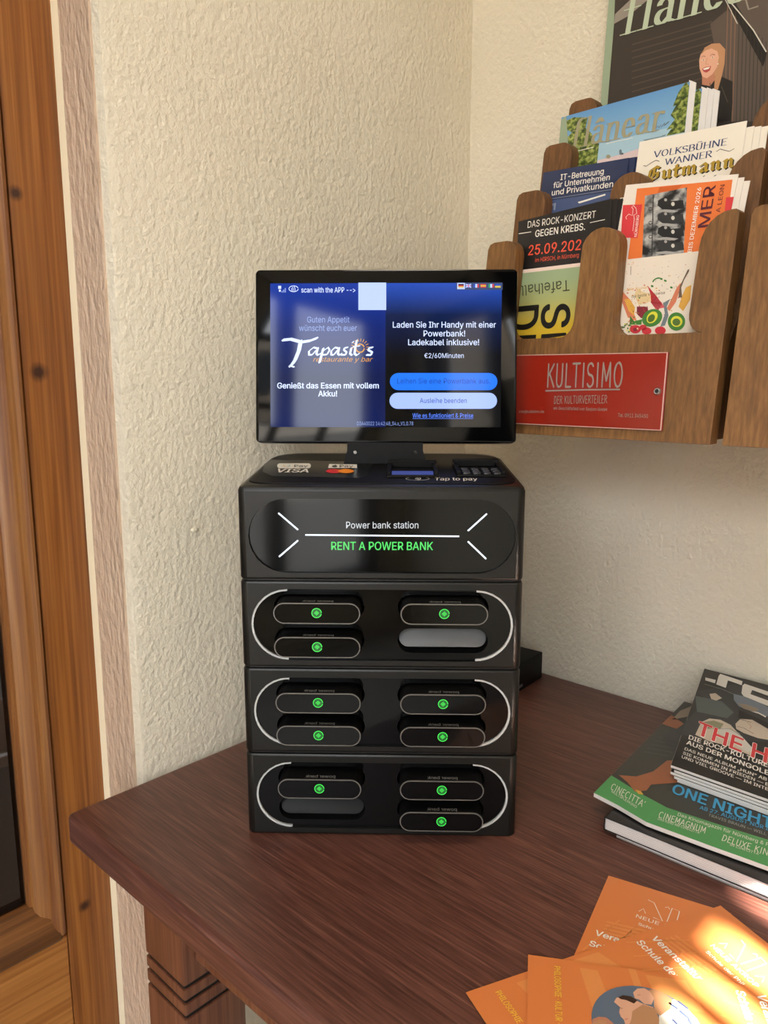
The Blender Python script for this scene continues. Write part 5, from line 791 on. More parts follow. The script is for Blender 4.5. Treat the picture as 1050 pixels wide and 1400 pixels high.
PRINT['cine']=dict(w=0,O=(-0.28747,-0.36584,0.78300),U=(-0.01306,-0.99991,0.00000),V=(0.99666,0.08164,0.00000),items=[
  ('p',[(-0.0011,0.00225),(-0.00093,0.04356),(0.03438,0.03165),(0.06183,0.02552),(0.10566,0.03063),(0.14607,0.0367),(0.20383,0.04398),(0.20942,0.00429),(0.15468,-0.00176),(0.10741,-0.006),(0.0551,-0.00962),(0.02358,-0.00163)],'p_cinegreen',1),
  ('p',[(0.00477,0.04902),(0.01684,0.04197),(0.02886,0.03048),(0.03662,0.04068),(0.03611,0.05381),(0.05693,0.07741),(0.0428,0.12014),(0.0322,0.11077),(0.02889,0.07946),(0.01942,0.05838)],'p_armskin',2),
  ('p',[(0.0274,0.0342),(0.03273,0.03557),(0.03727,0.03131),(0.03301,0.02919)],'p_gold2',3),
  ('p',[(0.01135,0.15424),(0.00907,0.22211),(0.02207,0.22133),(0.0332,0.17355),(0.03172,0.13018)],'p_smoke',2),
  ('p',[(-0.00098,0.18895),(-0.00021,0.21888),(0.01854,0.2062),(0.01628,0.18781)],'p_armskin',3),
  ('p',[(0.00432,0.20564),(0.00391,0.23772),(0.01019,0.25888),(0.01572,0.22798)],'p_tan2',3),
  ('l',[(0.00657,0.112),(0.03085,0.12138)],0.0008,'p_smoke2',2),
  ('l',[(0.00668,0.12238),(0.03119,0.13174)],0.00081,'p_smoke2',2),
  ('l',[(0.0068,0.13298),(0.03155,0.1423)],0.00081,'p_smoke2',2),
  ('l',[(0.00691,0.14379),(0.03191,0.15307)],0.00082,'p_smoke2',2),
  ('l',[(0.00703,0.15481),(0.03227,0.16405)],0.00084,'p_smoke2',2),
  ('mono', 'CINECITTA’', (0.00855, 0.01922), (0.04467, 0.01002), (0.00679, 0.03048), 'p_white', 0, 0, 3),
  ('t', 'MULTIPLEXKINO', (0.01154, 0.01434), (0.0404, 0.0047), (0.01065, 0.01855), 'p_white', 0, 0, 3),
  ('mono', 'CINEMAGNUM', (0.06108, 0.00475), (0.10088, 0.00831), (0.05957, 0.01463), 'p_white', 0, 0, 3),
  ('t', 'DAS KINO AM CINECITTA’', (0.06193, 0.00051), (0.09831, 0.00439), (0.06134, 0.00439), 'p_white', 0, 0, 3),
  ('t', 'Das Kinomagazin für Nürnberg & Fürth', (0.07361, 0.01894), (0.15728, 0.02744), (0.07284, 0.02425), 'p_white', 0, 0, 3),
  ('mono', 'DELUXE KINO', (0.11568, 0.00827), (0.15529, 0.0131), (0.1149, 0.01769), 'p_white', 0, 0, 3),
  ('t', 'IN CINECITTA’', (0.12279, 0.00533), (0.14564, 0.0083), (0.12248, 0.00872), 'p_white', 0, 0, 3),
  ('t', 'ONE NIGHT', (0.05622, 0.05301), (0.14553, 0.05513), (0.05338, 0.0708), 'p_cyan', 2, 0, 3),
  ('t', 'AB 27. AUGUST NUR IM KINO', (0.08577, 0.04328), (0.16285, 0.05332), (0.08485, 0.04957), 'p_cyan', 1, 0, 3),
  ('t', 'TRAVIS BRAUN — WILL GLUCK', (0.0954, 0.03746), (0.15911, 0.04335), (0.09472, 0.04194), 'p_greyl', 0, 0, 3),
])
PRINT['o1']=dict(w=0,O=(-0.35936,-0.41869,0.76100),U=(0.23810,-0.97124,0.00000),V=(0.98628,0.16508,-0.00000),items=[
])
PRINT['o2']=dict(w=0,O=(-0.33497,-0.50076,0.76200),U=(-0.41265,-0.91089,0.00000),V=(0.92562,-0.37847,0.00000),items=[
])
PRINT['o3']=dict(w=0,O=(-0.48394,-0.42030,0.76350),U=(-0.84790,-0.53016,0.00000),V=(0.53016,-0.84790,0.00000),items=[
  ('p',[(0.03293,0.05598),(0.02884,0.05802),(0.02599,0.06499),(0.0276,0.06814),(0.03078,0.07437),(0.03243,0.08069),(0.04095,0.08059),(0.04677,0.07342),(0.05103,0.06759),(0.05531,0.06289),(0.05023,0.06132),(0.04648,0.06086),(0.04443,0.05924),(0.04106,0.05849),(0.03659,0.05948)],'p_skin',5),
  ('p',[(0.02214,0.06932),(0.01801,0.07261),(0.01679,0.07725),(0.01913,0.08086),(0.02483,0.0823),(0.03043,0.07988),(0.03056,0.07549),(0.02747,0.07258),(0.02697,0.06988)],'p_skin',4),
  ('p',[(0.01779,0.07993),(0.01622,0.08405),(0.01756,0.08888),(0.02326,0.09406),(0.03173,0.09163),(0.03886,0.08409),(0.03651,0.08175),(0.03158,0.08136),(0.02483,0.0823)],'p_hair',6),
  ('p',[(0.03871,0.06688),(0.03153,0.07427),(0.03369,0.0816),(0.04184,0.08313),(0.05173,0.08117),(0.05426,0.06826),(0.05119,0.06334),(0.04527,0.0656)],'p_hair',6),
  ('p',[(0.02862,0.05916),(0.02609,0.06219),(0.02596,0.06744),(0.02875,0.07132),(0.03188,0.06875),(0.02988,0.06402),(0.0298,0.06071)],'p_hairdk',6),
  ('l',[(0.03737,0.05918),(0.03773,0.061)],0.00029,'p_hairdk',7),
  ('l',[(0.04635,0.06151),(0.04542,0.06344)],0.00038,'p_lip',7),
  ('l',[(0.0242,0.07187),(0.02349,0.07395)],0.00025,'p_hairdk',7),
  ('p',[(0.03304,0.08495),(0.02544,0.09044),(0.02304,0.0952),(0.02634,0.10442),(0.03701,0.10778),(0.04955,0.11258),(0.05794,0.10278),(0.05561,0.08164),(0.04478,0.08217)],'p_white',5),
  ('l',[(0.02673,0.09133),(0.03085,0.09608)],0.00154,'p_steel',6),
  ('l',[(0.02412,0.0972),(0.02955,0.10276)],0.00155,'p_steel',6),
  ('l',[(0.03211,0.09695),(0.03808,0.1023)],0.00152,'p_steel',6),
  ('l',[(0.04023,0.09134),(0.0474,0.09646)],0.00151,'p_steel',6),
  ('l',[(0.03829,0.1012),(0.0471,0.10482)],0.00151,'p_steel',6),
  ('p',[(0.0501,0.04095),(0.04723,0.04494),(0.04669,0.04985),(0.05033,0.05384),(0.05793,0.0563),(0.06334,0.04217),(0.05586,0.03949)],'p_skin2',5),
  ('p',[(0.05278,0.04131),(0.04952,0.04531),(0.04979,0.04959),(0.05784,0.04998),(0.06066,0.04236)],'p_hair',6),
])
PRINT['screen']=dict(w=0,O=(-0.35638,-0.16041,1.10550),U=(0.66537,-0.74651,0.00000),V=(0.10389,0.09260,0.99027),items=[
  ('t', 'scan with the APP -->', (-0.08166, 0.14668), (-0.02863, 0.14655), (-0.08166, 0.15165), 's_white', 1, 0, 2),
  ('t', 'Guten Appetit', (-0.07592, 0.11755), (-0.0343, 0.11748), (-0.07592, 0.12324), 's_dim', 0, 0, 2),
  ('t', 'wünscht euch euer', (-0.08383, 0.10938), (-0.02712, 0.1093), (-0.08383, 0.11508), 's_dim', 0, 0, 2),
  ('t', 'restaurante y bar', (-0.07017, 0.07944), (-0.01271, 0.07942), (-0.06981, 0.08394), 's_orange', 0, 0.25, 2),
  ('t', 'Genießt das Essen mit vollem', (-0.1055, 0.05336), (-0.00546, 0.0534), (-0.10549, 0.0588), 's_white', 2, 0, 2),
  ('t', 'Akku!', (-0.06511, 0.04551), (-0.04639, 0.04552), (-0.06512, 0.05094), 's_white', 2, 0, 2),
  ('t', 'Laden Sie Ihr Handy mit einer', (0.00795, 0.11245), (0.10843, 0.1123), (0.00792, 0.11812), 's_white', 1, 0, 2),
  ('t', 'Powerbank!', (0.03799, 0.10389), (0.07862, 0.10384), (0.03796, 0.10957), 's_white', 1, 0, 2),
  ('t', 'Ladekabel inklusive!', (0.02303, 0.09539), (0.09221, 0.09533), (0.023, 0.10107), 's_white', 1, 0, 2),
  ('t', '€2/60Minuten', (0.03881, 0.08295), (0.07735, 0.08293), (0.03879, 0.08757), 's_white', 0, 0, 2),
  ('t', 'Leihen Sie eine Powerbank aus.', (0.01245, 0.05804), (0.10318, 0.05806), (0.01243, 0.06303), 's_navy', 0, 0, 4),
  ('t', 'Ausleihe beenden', (0.03474, 0.03915), (0.0805, 0.03919), (0.03472, 0.04379), 's_navy', 0, 0, 4),
  ('t', 'Wie es funktioniert & Preise', (0.02764, 0.02486), (0.08703, 0.02493), (0.02762, 0.02914), 's_link', 0, 0, 2),
  ('l',[(0.02765,0.02393),(0.08704,0.02401)],0.00036,'s_link',2),
  ('t', 'D3A40022 14:42:48_S4.x_V1.0.78', (-0.02692, 0.01727), (0.0284, 0.01735), (-0.02692, 0.02085), 's_dim', 0, 0, 2),
  ('p',[(0.10185,0.06836),(0.10421,0.06802),(0.10639,0.06704),(0.1082,0.06548),(0.1095,0.06348),(0.11019,0.0612),(0.11021,0.05883),(0.10956,0.05655),(0.10829,0.05455),(0.1065,0.05299),(0.10434,0.052),(0.10199,0.05166),(0.01373,0.05162),(0.01136,0.05196),(0.00917,0.05295),(0.00735,0.05451),(0.00605,0.05652),(0.00537,0.05881),(0.00536,0.06119),(0.00603,0.06348),(0.00731,0.06548),(0.00912,0.06704),(0.01129,0.06803),(0.01366,0.06837)],'s_blue',2),
  ('p',[(0.10219,0.04917),(0.1044,0.04885),(0.10643,0.04793),(0.10813,0.04647),(0.10935,0.0446),(0.11,0.04246),(0.11002,0.04023),(0.10941,0.03809),(0.10822,0.03622),(0.10654,0.03475),(0.10452,0.03383),(0.10231,0.03351),(0.01291,0.03342),(0.01068,0.03373),(0.00864,0.03466),(0.00693,0.03612),(0.00571,0.038),(0.00507,0.04015),(0.00506,0.04238),(0.00569,0.04453),(0.00689,0.04641),(0.00859,0.04788),(0.01062,0.0488),(0.01284,0.04912)],'s_lilac',2),
  ('p',[(-0.02579,0.15609),(0.00136,0.15601),(0.00145,0.12948),(-0.02573,0.12953)],'s_tile',2),
  ('p',[(0.06938,0.15582),(0.11445,0.15569),(0.11451,0.14864),(0.06943,0.14876)],'s_greybar',2),
  ('p',[(0.07045,0.15546),(0.07791,0.15544),(0.07795,0.14945),(0.07049,0.14947)],'s_tile',3),
  ('p',[(0.07145,0.1544),(0.07685,0.15439),(0.07686,0.15321),(0.07146,0.15323)],'s_black',4),
  ('p',[(0.07146,0.15323),(0.07686,0.15321),(0.07687,0.15204),(0.07147,0.15205)],'s_red',4),
  ('p',[(0.07147,0.15205),(0.07687,0.15204),(0.07688,0.15086),(0.07147,0.15088)],'s_yellow',4),
  ('p',[(0.08623,0.15436),(0.08802,0.15436),(0.08805,0.15083),(0.08625,0.15084)],'s_fblue',4),
  ('p',[(0.08802,0.15436),(0.08982,0.15435),(0.08985,0.15083),(0.08805,0.15083)],'s_tile',4),
  ('p',[(0.08982,0.15435),(0.09162,0.15435),(0.09165,0.15082),(0.08985,0.15083)],'s_red',4),
  ('p',[(0.09304,0.15434),(0.09843,0.15433),(0.09844,0.15315),(0.09305,0.15317)],'s_red',4),
  ('p',[(0.09305,0.15317),(0.09844,0.15315),(0.09845,0.15198),(0.09306,0.15199)],'s_yellow',4),
  ('p',[(0.09306,0.15199),(0.09845,0.15198),(0.09846,0.1508),(0.09307,0.15082)],'s_red',4),
  ('p',[(0.10077,0.15432),(0.10257,0.15431),(0.1026,0.15079),(0.1008,0.1508)],'s_green',4),
  ('p',[(0.10257,0.15431),(0.10437,0.15431),(0.1044,0.15079),(0.1026,0.15079)],'s_tile',4),
  ('p',[(0.10437,0.15431),(0.10616,0.1543),(0.10619,0.15078),(0.1044,0.15079)],'s_red',4),
  ('p',[(0.10716,0.1543),(0.11255,0.15429),(0.11256,0.15253),(0.10717,0.15254)],'s_fblue',4),
  ('p',[(0.10717,0.15254),(0.11256,0.15253),(0.11258,0.15076),(0.10719,0.15078)],'s_yellow',4),
  ('p',[(0.07863,0.15438),(0.08402,0.15437),(0.08405,0.15084),(0.07865,0.15086)],'s_fblue',4),
  ('l',[(0.0787,0.15431),(0.08398,0.15091)],0.00092,'s_tile',5),
  ('l',[(0.07872,0.15093),(0.08395,0.1543)],0.00093,'s_tile',5),
  ('l',[(0.08133,0.15437),(0.08135,0.15085)],0.00106,'s_tile',6),
  ('l',[(0.07864,0.15262),(0.08404,0.1526)],0.00106,'s_tile',6),
  ('l',[(0.08133,0.15437),(0.08135,0.15085)],0.00056,'s_red',7),
  ('l',[(0.07864,0.15262),(0.08404,0.1526)],0.00057,'s_red',7),
  ('p',[(-0.10105,0.14815),(-0.09998,0.14815),(-0.09998,0.14673),(-0.10105,0.14673)],'s_dim',3),
  ('p',[(-0.09947,0.14957),(-0.09839,0.14956),(-0.0984,0.14672),(-0.09947,0.14673)],'s_dim',3),
  ('p',[(-0.09789,0.15098),(-0.09681,0.15098),(-0.09681,0.14672),(-0.09789,0.14672)],'s_dim',3),
  ('p',[(-0.10428,0.15313),(-0.10141,0.15312),(-0.10141,0.15028),(-0.10428,0.15029)],'s_white',3),
  ('p',[(-0.10357,0.14958),(-0.10177,0.14957),(-0.10177,0.14744),(-0.10357,0.14745)],'s_white',3),
  ('l',[(-0.08467,0.15024),(-0.08483,0.1495),(-0.08528,0.14882),(-0.086,0.14823),(-0.08694,0.14778),(-0.08803,0.1475),(-0.0892,0.14741),(-0.09037,0.14751),(-0.09146,0.1478),(-0.0924,0.14825),(-0.09312,0.14884),(-0.09357,0.14952),(-0.09372,0.15026),(-0.09357,0.15099),(-0.09312,0.15168),(-0.0924,0.15226),(-0.09146,0.15271),(-0.09037,0.15299),(-0.0892,0.15308),(-0.08803,0.15298),(-0.08693,0.1527),(-0.086,0.15224),(-0.08528,0.15166),(-0.08483,0.15097),(-0.08467,0.15024)],0.00064,'s_white',3),
  ('l',[(-0.09064,0.15176),(-0.09023,0.15137),(-0.08991,0.1509),(-0.08969,0.15038),(-0.08957,0.14982),(-0.08957,0.14926),(-0.08969,0.1487),(-0.08991,0.14818),(-0.09023,0.14771)],0.00057,'s_white',3),
  ('l',[(-0.08886,0.15251),(-0.08845,0.15195),(-0.08813,0.15133),(-0.08791,0.15068),(-0.08779,0.14999),(-0.08777,0.1493),(-0.08786,0.14862),(-0.08805,0.14795),(-0.08833,0.14733)],0.00058,'s_white',3),
  ('l',[(-0.09154,0.15066),(-0.09124,0.15034),(-0.09106,0.14996),(-0.09099,0.14954),(-0.09106,0.14912),(-0.09125,0.14874),(-0.09154,0.14843)],0.00058,'s_white',3),
  ('b',[(-0.09963,0.10053),(-0.09182,0.10129),(-0.0814,0.09845),(-0.07307,0.09973),(-0.06631,0.1023)],0.00311,'s_white',3),
  ('b',[(-0.08218,0.09922),(-0.08401,0.0902),(-0.08766,0.08116),(-0.09027,0.07729),(-0.09236,0.07522)],0.00388,'s_white',3),
  ('b',[(-0.09184,0.07522),(-0.08871,0.07419)],0.00155,'s_white',3),
  ('b',[(-0.06526,0.09224),(-0.06969,0.09328),(-0.07411,0.08967),(-0.07411,0.08606),(-0.07099,0.08606),(-0.06682,0.0907)],0.00181,'s_white',3),
  ('b',[(-0.06526,0.09276),(-0.06682,0.08709),(-0.06526,0.0858),(-0.06318,0.08708)],0.00207,'s_white',3),
  ('b',[(-0.06006,0.09224),(-0.06162,0.08631),(-0.06369,0.07857)],0.00233,'s_white',3),
  ('b',[(-0.05954,0.09018),(-0.05538,0.09327),(-0.05382,0.09069),(-0.05641,0.08631),(-0.06057,0.08605)],0.00181,'s_white',3),
  ('b',[(-0.04446,0.09223),(-0.04862,0.09326),(-0.05225,0.08965),(-0.05225,0.08604),(-0.04965,0.08604),(-0.04602,0.09068)],0.00181,'s_white',3),
  ('b',[(-0.04446,0.09274),(-0.04575,0.08707),(-0.04419,0.08578),(-0.04237,0.08707)],0.00207,'s_white',3),
  ('b',[(-0.03615,0.09325),(-0.03926,0.09274),(-0.03978,0.09068),(-0.03718,0.08861),(-0.03821,0.08604),(-0.04237,0.08604)],0.00181,'s_white',3),
  ('b',[(-0.03251,0.09273),(-0.0338,0.08706),(-0.03198,0.08577)],0.00207,'s_white',3),
  ('b',[(-0.03148,0.09788),(-0.03045,0.09891)],0.00155,'s_white',3),
  ('b',[(-0.02734,0.09993),(-0.02888,0.09144),(-0.02939,0.08706),(-0.02731,0.08551),(-0.02523,0.08706)],0.00207,'s_white',3),
  ('b',[(-0.03096,0.09376),(-0.02421,0.09478)],0.00129,'s_white',3),
  ('b',[(-0.01176,0.09323),(-0.01513,0.09272),(-0.0159,0.09066),(-0.01226,0.08859),(-0.01329,0.08576),(-0.01744,0.08602)],0.00207,'s_white',3),
  ('l',[(-0.01993,0.09246),(-0.02007,0.09143),(-0.02046,0.09047),(-0.0211,0.08965),(-0.02193,0.08901),(-0.0229,0.08862),(-0.02394,0.08848),(-0.02498,0.08862),(-0.02595,0.08902),(-0.02678,0.08965),(-0.02742,0.09048),(-0.02782,0.09144),(-0.02796,0.09247),(-0.02783,0.0935),(-0.02743,0.09446),(-0.02679,0.09529),(-0.02596,0.09592),(-0.02499,0.09631),(-0.02396,0.09645),(-0.02292,0.09631),(-0.02195,0.09591),(-0.02111,0.09528),(-0.02047,0.09445),(-0.02007,0.09349),(-0.01993,0.09246)],0.00122,'s_orange',3),
  ('l',[(-0.02989,0.09262),(-0.03289,0.09243)],0.00065,'s_orange',3),
  ('l',[(-0.02967,0.09463),(-0.03256,0.09547)],0.00065,'s_orange',3),
  ('l',[(-0.02877,0.09646),(-0.03121,0.09821)],0.00065,'s_orange',3),
  ('l',[(-0.0273,0.09787),(-0.029,0.10034)],0.00064,'s_orange',3),
  ('l',[(-0.02544,0.0987),(-0.0262,0.10159)],0.00065,'s_orange',3),
  ('l',[(-0.0234,0.09886),(-0.02312,0.10183)],0.00064,'s_orange',3),
  ('l',[(-0.02143,0.09832),(-0.02015,0.10102)],0.00065,'s_orange',3),
  ('l',[(-0.01975,0.09715),(-0.01763,0.09926)],0.00064,'s_orange',3),
  ('l',[(-0.01857,0.09549),(-0.01585,0.09676)],0.00065,'s_orange',3),
  ('l',[(-0.01803,0.09353),(-0.01503,0.09381)],0.00065,'s_orange',3),
  ('l',[(-0.01818,0.09151),(-0.01526,0.09076)],0.00064,'s_orange',3),
])
PRINT['sign']=dict(w=0,O=(-0.44596,-0.24025,0.76000),U=(0.66537,-0.74651,0.00000),V=(0.00000,0.00000,1.00000),items=[
  ('l',[(-0.06426,0.27734),(0.06618,0.27674)],0.00118,'lit_white',2),
  ('l',[(-0.08681,0.29612),(-0.07039,0.28173)],0.0013,'lit_white',2),
  ('l',[(-0.07056,0.27256),(-0.08709,0.25815)],0.0013,'lit_white',2),
  ('l',[(0.07347,0.28149),(0.08909,0.29626)],0.00129,'lit_white',2),
  ('l',[(0.07364,0.27237),(0.08937,0.25726)],0.00129,'lit_white',2),
  ('t', 'Power bank station', (-0.02947, 0.28319), (0.03163, 0.28349), (-0.02942, 0.28885), 'lit_soft', 0, 0, 2),
  ('t', 'RENT A POWER BANK', (-0.04238, 0.26446), (0.04414, 0.26475), (-0.0423, 0.27144), 'lit_green', 1, 0, 2),
])
PRINT['top']=dict(w=0,O=(-0.44596,-0.24025,1.07950),U=(0.66537,-0.74651,0.00000),V=(0.74592,0.66484,0.03997),items=[
  ('p',[(-0.11754,0.11138),(-0.11478,0.14047),(-0.02234,0.12819),(-0.01146,0.11329),(-0.01508,0.03224),(-0.09826,0.0414),(-0.11055,0.06509)],'top_black',1),
  ('p',[(-0.07464,0.11604),(-0.07388,0.1154),(-0.07302,0.11353),(-0.07215,0.11059),(-0.07133,0.10683),(-0.07064,0.10259),(-0.07013,0.09822),(-0.06983,0.09407),(-0.06977,0.09046),(-0.06995,0.08767),(-0.07035,0.08591),(-0.07095,0.0853),(-0.09808,0.08481),(-0.09883,0.08539),(-0.09972,0.08713),(-0.10067,0.0899),(-0.10161,0.09349),(-0.10246,0.09763),(-0.10316,0.10201),(-0.10365,0.10625),(-0.10387,0.11001),(-0.10382,0.11297),(-0.10348,0.11487),(-0.10289,0.11553)],'p_white',2),
  ('p',[(-0.05379,0.11219),(-0.02644,0.11036),(-0.02512,0.08788),(-0.0525,0.08738)],'p_white',2),
  ('t', 'Pay', (-0.08542, 0.09162), (-0.07215, 0.09186), (-0.08713, 0.10603), 'ink', 1, 0, 3),
  ('l',[(-0.09052,0.09722),(-0.09062,0.09596),(-0.09084,0.09487),(-0.09117,0.09397),(-0.0916,0.09332),(-0.09211,0.09293),(-0.09268,0.09282),(-0.09329,0.09299),(-0.09392,0.09344)],0.00077,'p_redtag',3),
  ('l',[(-0.09392,0.09344),(-0.09453,0.09415),(-0.09511,0.09509),(-0.09564,0.09623),(-0.09609,0.09752),(-0.09644,0.09891),(-0.09668,0.10035),(-0.0968,0.10178),(-0.0968,0.10314)],0.00077,'p_amber',4),
  ('l',[(-0.0918,0.10413),(-0.09147,0.10327),(-0.09118,0.10234),(-0.09094,0.10138),(-0.09075,0.10039),(-0.09061,0.0994),(-0.09053,0.09842),(-0.09051,0.09747),(-0.09056,0.09658)],0.00078,'p_cyan',4),
  ('l',[(-0.09366,0.09998),(-0.09083,0.10003)],0.00071,'p_cyan',4),
  ('l',[(-0.09056,0.09658),(-0.09065,0.09574),(-0.09081,0.09499),(-0.09102,0.09434),(-0.09127,0.09379),(-0.09157,0.09336),(-0.09191,0.09305),(-0.09229,0.09287),(-0.09268,0.09282)],0.00078,'p_green',4),
  ('t', 'Pay', (-0.04204, 0.09108), (-0.02881, 0.09132), (-0.04299, 0.10637), 'ink', 1, 0, 3),
  ('p',[(-0.04454,0.09681),(-0.0445,0.09488),(-0.04472,0.09314),(-0.04516,0.09176),(-0.04578,0.09087),(-0.04653,0.09056),(-0.04733,0.09085),(-0.04811,0.09171),(-0.04878,0.09307),(-0.0493,0.0948),(-0.0496,0.09672),(-0.04965,0.09866),(-0.04944,0.10043),(-0.04901,0.10184),(-0.04838,0.10276),(-0.04762,0.10308),(-0.0468,0.10278),(-0.04602,0.10189),(-0.04534,0.1005),(-0.04483,0.09875)],'ink',3),
  ('p',[(-0.04632,0.10539),(-0.04631,0.10482),(-0.04637,0.10431),(-0.04649,0.10391),(-0.04667,0.10364),(-0.04688,0.10355),(-0.0471,0.10364),(-0.04732,0.10389),(-0.04752,0.10429),(-0.04766,0.1048),(-0.04774,0.10536),(-0.04776,0.10593),(-0.0477,0.10644),(-0.04758,0.10685),(-0.0474,0.10712),(-0.04719,0.10721),(-0.04696,0.10712),(-0.04674,0.10687),(-0.04655,0.10646),(-0.04641,0.10595)],'ink',3),
  ('t', 'VISA', (-0.09868, 0.0612), (-0.0677, 0.06054), (-0.10091, 0.08129), 'p_white', 2, 0.2, 3),
  ('p',[(-0.03785,0.06849),(-0.03792,0.06478),(-0.03871,0.06147),(-0.04012,0.05884),(-0.04203,0.05714),(-0.04424,0.05653),(-0.04655,0.05706),(-0.04874,0.05868),(-0.05062,0.06125),(-0.05198,0.06453),(-0.05271,0.06821),(-0.05271,0.07195),(-0.05197,0.07537),(-0.05057,0.07812),(-0.04863,0.07991),(-0.04635,0.08056),(-0.04396,0.08),(-0.04171,0.07828),(-0.03983,0.07559),(-0.0385,0.07221)],'p_mcred',3),
  ('p',[(-0.02668,0.06828),(-0.02681,0.06458),(-0.02765,0.06126),(-0.0291,0.05864),(-0.03103,0.05694),(-0.03325,0.05633),(-0.03555,0.05686),(-0.03771,0.05848),(-0.03954,0.06104),(-0.04086,0.06432),(-0.04153,0.068),(-0.04147,0.07174),(-0.04068,0.07515),(-0.03924,0.0779),(-0.03727,0.07969),(-0.03499,0.08034),(-0.03261,0.07978),(-0.03039,0.07806),(-0.02855,0.07537),(-0.02727,0.072)],'p_mcor',4),
  ('t', 'Tap to pay', (0.04557, 0.02055), (0.08265, 0.02125), (0.04641, 0.03529), 'p_white', 1, 0, 3),
  ('l',[(0.04145,0.02886),(0.04117,0.02717),(0.04046,0.02555),(0.03936,0.02408),(0.03791,0.02281),(0.03618,0.0218),(0.03424,0.02109),(0.03217,0.0207),(0.03007,0.02066),(0.02801,0.02097),(0.02609,0.02161),(0.0244,0.02256),(0.02299,0.02377),(0.02194,0.02521),(0.02129,0.0268),(0.02108,0.02848),(0.02131,0.03018),(0.02197,0.03182),(0.02305,0.03332),(0.0245,0.03463),(0.02625,0.03568),(0.02822,0.03643),(0.03034,0.03683),(0.03249,0.03687),(0.03459,0.03654),(0.03654,0.03588),(0.03825,0.03489),(0.03965,0.03363),(0.04067,0.03217),(0.04128,0.03055),(0.04145,0.02886)],0.00057,'p_white',3),
  ('l',[(0.0293,0.0309),(0.0296,0.03044),(0.02982,0.0299),(0.02995,0.02929),(0.02999,0.02865),(0.02993,0.028),(0.02978,0.02739),(0.02954,0.02684),(0.02923,0.02638)],0.00064,'p_white',3),
  ('l',[(0.03053,0.0332),(0.03113,0.03229),(0.03157,0.03119),(0.03183,0.02997),(0.0319,0.02868),(0.03178,0.0274),(0.03147,0.02618),(0.031,0.02508),(0.03038,0.02417)],0.00064,'p_white',3),
  ('l',[(0.03177,0.03551),(0.03266,0.03414),(0.03332,0.03249),(0.03371,0.03065),(0.03381,0.02872),(0.03362,0.02679),(0.03316,0.02497),(0.03245,0.02334),(0.03152,0.02197)],0.00064,'p_white',3),
])
# ------------------------------------------------------------------ surfaces of the place
WALL = plaster('cream_plaster', '#e5dcc9', '#dcd2bd', 165, 0.68, 0.7, 0.0045, (1,1,0.8))
REVEAL = plaster('glossy_beige_paint', '#d6bea8', '#cab09a', 120, 0.9, 0.27, 0.007, (1,1,0.45), 0.5)
BEAD = plaster('smooth_cream_paint', '#e9dcc0', '#e2d3b4', 40, 0.1, 0.5, 0.002)
PINE = wood('golden_pine', ((0.2,'#653713'),(0.42,'#834e1f'),(0.58,'#945c28'),(0.85,'#ab7039')), 2, 0.4, 9, 70, 0.2, 0.06,
            knots=((0.4095,0,1.3380,0.0052),(0.4185,0,1.1740,0.0066),(0.4240,0,0.590,0.0050)), stretch=14, mixf=0.95, broad=0.3, band=0.4)
PINEX = wood('golden_pine_rail', ((0.2,'#77461b'),(0.42,'#99602a'),(0.58,'#b0763a'),(0.85,'#c48c4c')), 0, 0.42, 9, 70, 0.15, 0.06, stretch=14, mixf=0.6, broad=0.35, band=0.35)
PINED = wood('weathered_pine_moulding', ((0.2,'#543016'),(0.42,'#774723'),(0.6,'#91602f'),(0.85,'#a97a48')), 2, 0.42, 12, 70, 0.15, 0.1, stretch=14, mixf=0.6, broad=0.5)
PINEDX = wood('weathered_pine_ledge', ((0.2,'#43280f'),(0.42,'#613b1c'),(0.6,'#80532a'),(0.85,'#9a6e3e')), 0, 0.42, 12, 70, 0.15, 0.1, stretch=14, mixf=0.6, broad=0.5)
MAHOG = wood('dark_mahogany', ((0.2,'#3e221b'),(0.42,'#58332a'),(0.6,'#6b4338'),(0.88,'#8c604f')), 1, 0.42, 7, 170, 0.15, 0.05, stretch=9, mixf=1.0, broad=0.2, band=0.2, coat_rough=0.3)
MAHOGZ = wood('brown_stained_leg_wood', ((0.2,'#452619'),(0.42,'#613827'),(0.6,'#764a34'),(0.88,'#946546')), 2, 0.42, 9, 90, 0.15, 0.1, stretch=14, mixf=0.7, broad=0.4, band=0.4)
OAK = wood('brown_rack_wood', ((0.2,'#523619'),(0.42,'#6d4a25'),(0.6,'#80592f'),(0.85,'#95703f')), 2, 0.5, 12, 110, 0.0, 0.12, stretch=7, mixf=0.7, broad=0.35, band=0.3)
OAK_SHADE = wood('shaded_rack_wood', ((0.2,'#43290f'),(0.42,'#5d3c1c'),(0.6,'#6f4a26'),(0.85,'#835d34')), 2, 0.55, 12, 110, 0.0, 0.12, stretch=7, mixf=0.7, broad=0.35, band=0.3)  # darker copy of the rack wood, shade inside the rack put into colour
BLACK = plain('satin_black_plastic', '#090808', 0.5, spec=0.14)
GLOSS = plain('gloss_black_plastic', '#060607', 0.07, spec=0.27)
DARKM = plain('gunmetal_housing', '#1f1e1c', 0.33, 0.4, spec=0.4, bump=0.04, bscale=900)
SEAM = plain('dark_seam', '#0c0b0b', 0.5)
RIM = plain('grey_rim', '#6f6c68', 0.3, 0.3)
SILVER = plain('pale_light_guide', '#c4c6c6', 0.25)
STEEL = plain('bright_screw', '#b9b7b0', 0.25, 1.0)
FLAP = plain('grey_slot_flap', '#5c5e60', 0.5, bump=0.06, bscale=1500)
FLAP_SHADE = plain('shaded_slot_flap', '#0e0f11', 0.55, spec=0.25)  # flap of the lowest slot, same grey part darkened for the shade there
PAPER = plain('white_paper', '#e6e1d8', 0.5)
PAGES = plain('page_edges', '#d9d4d0', 0.6)
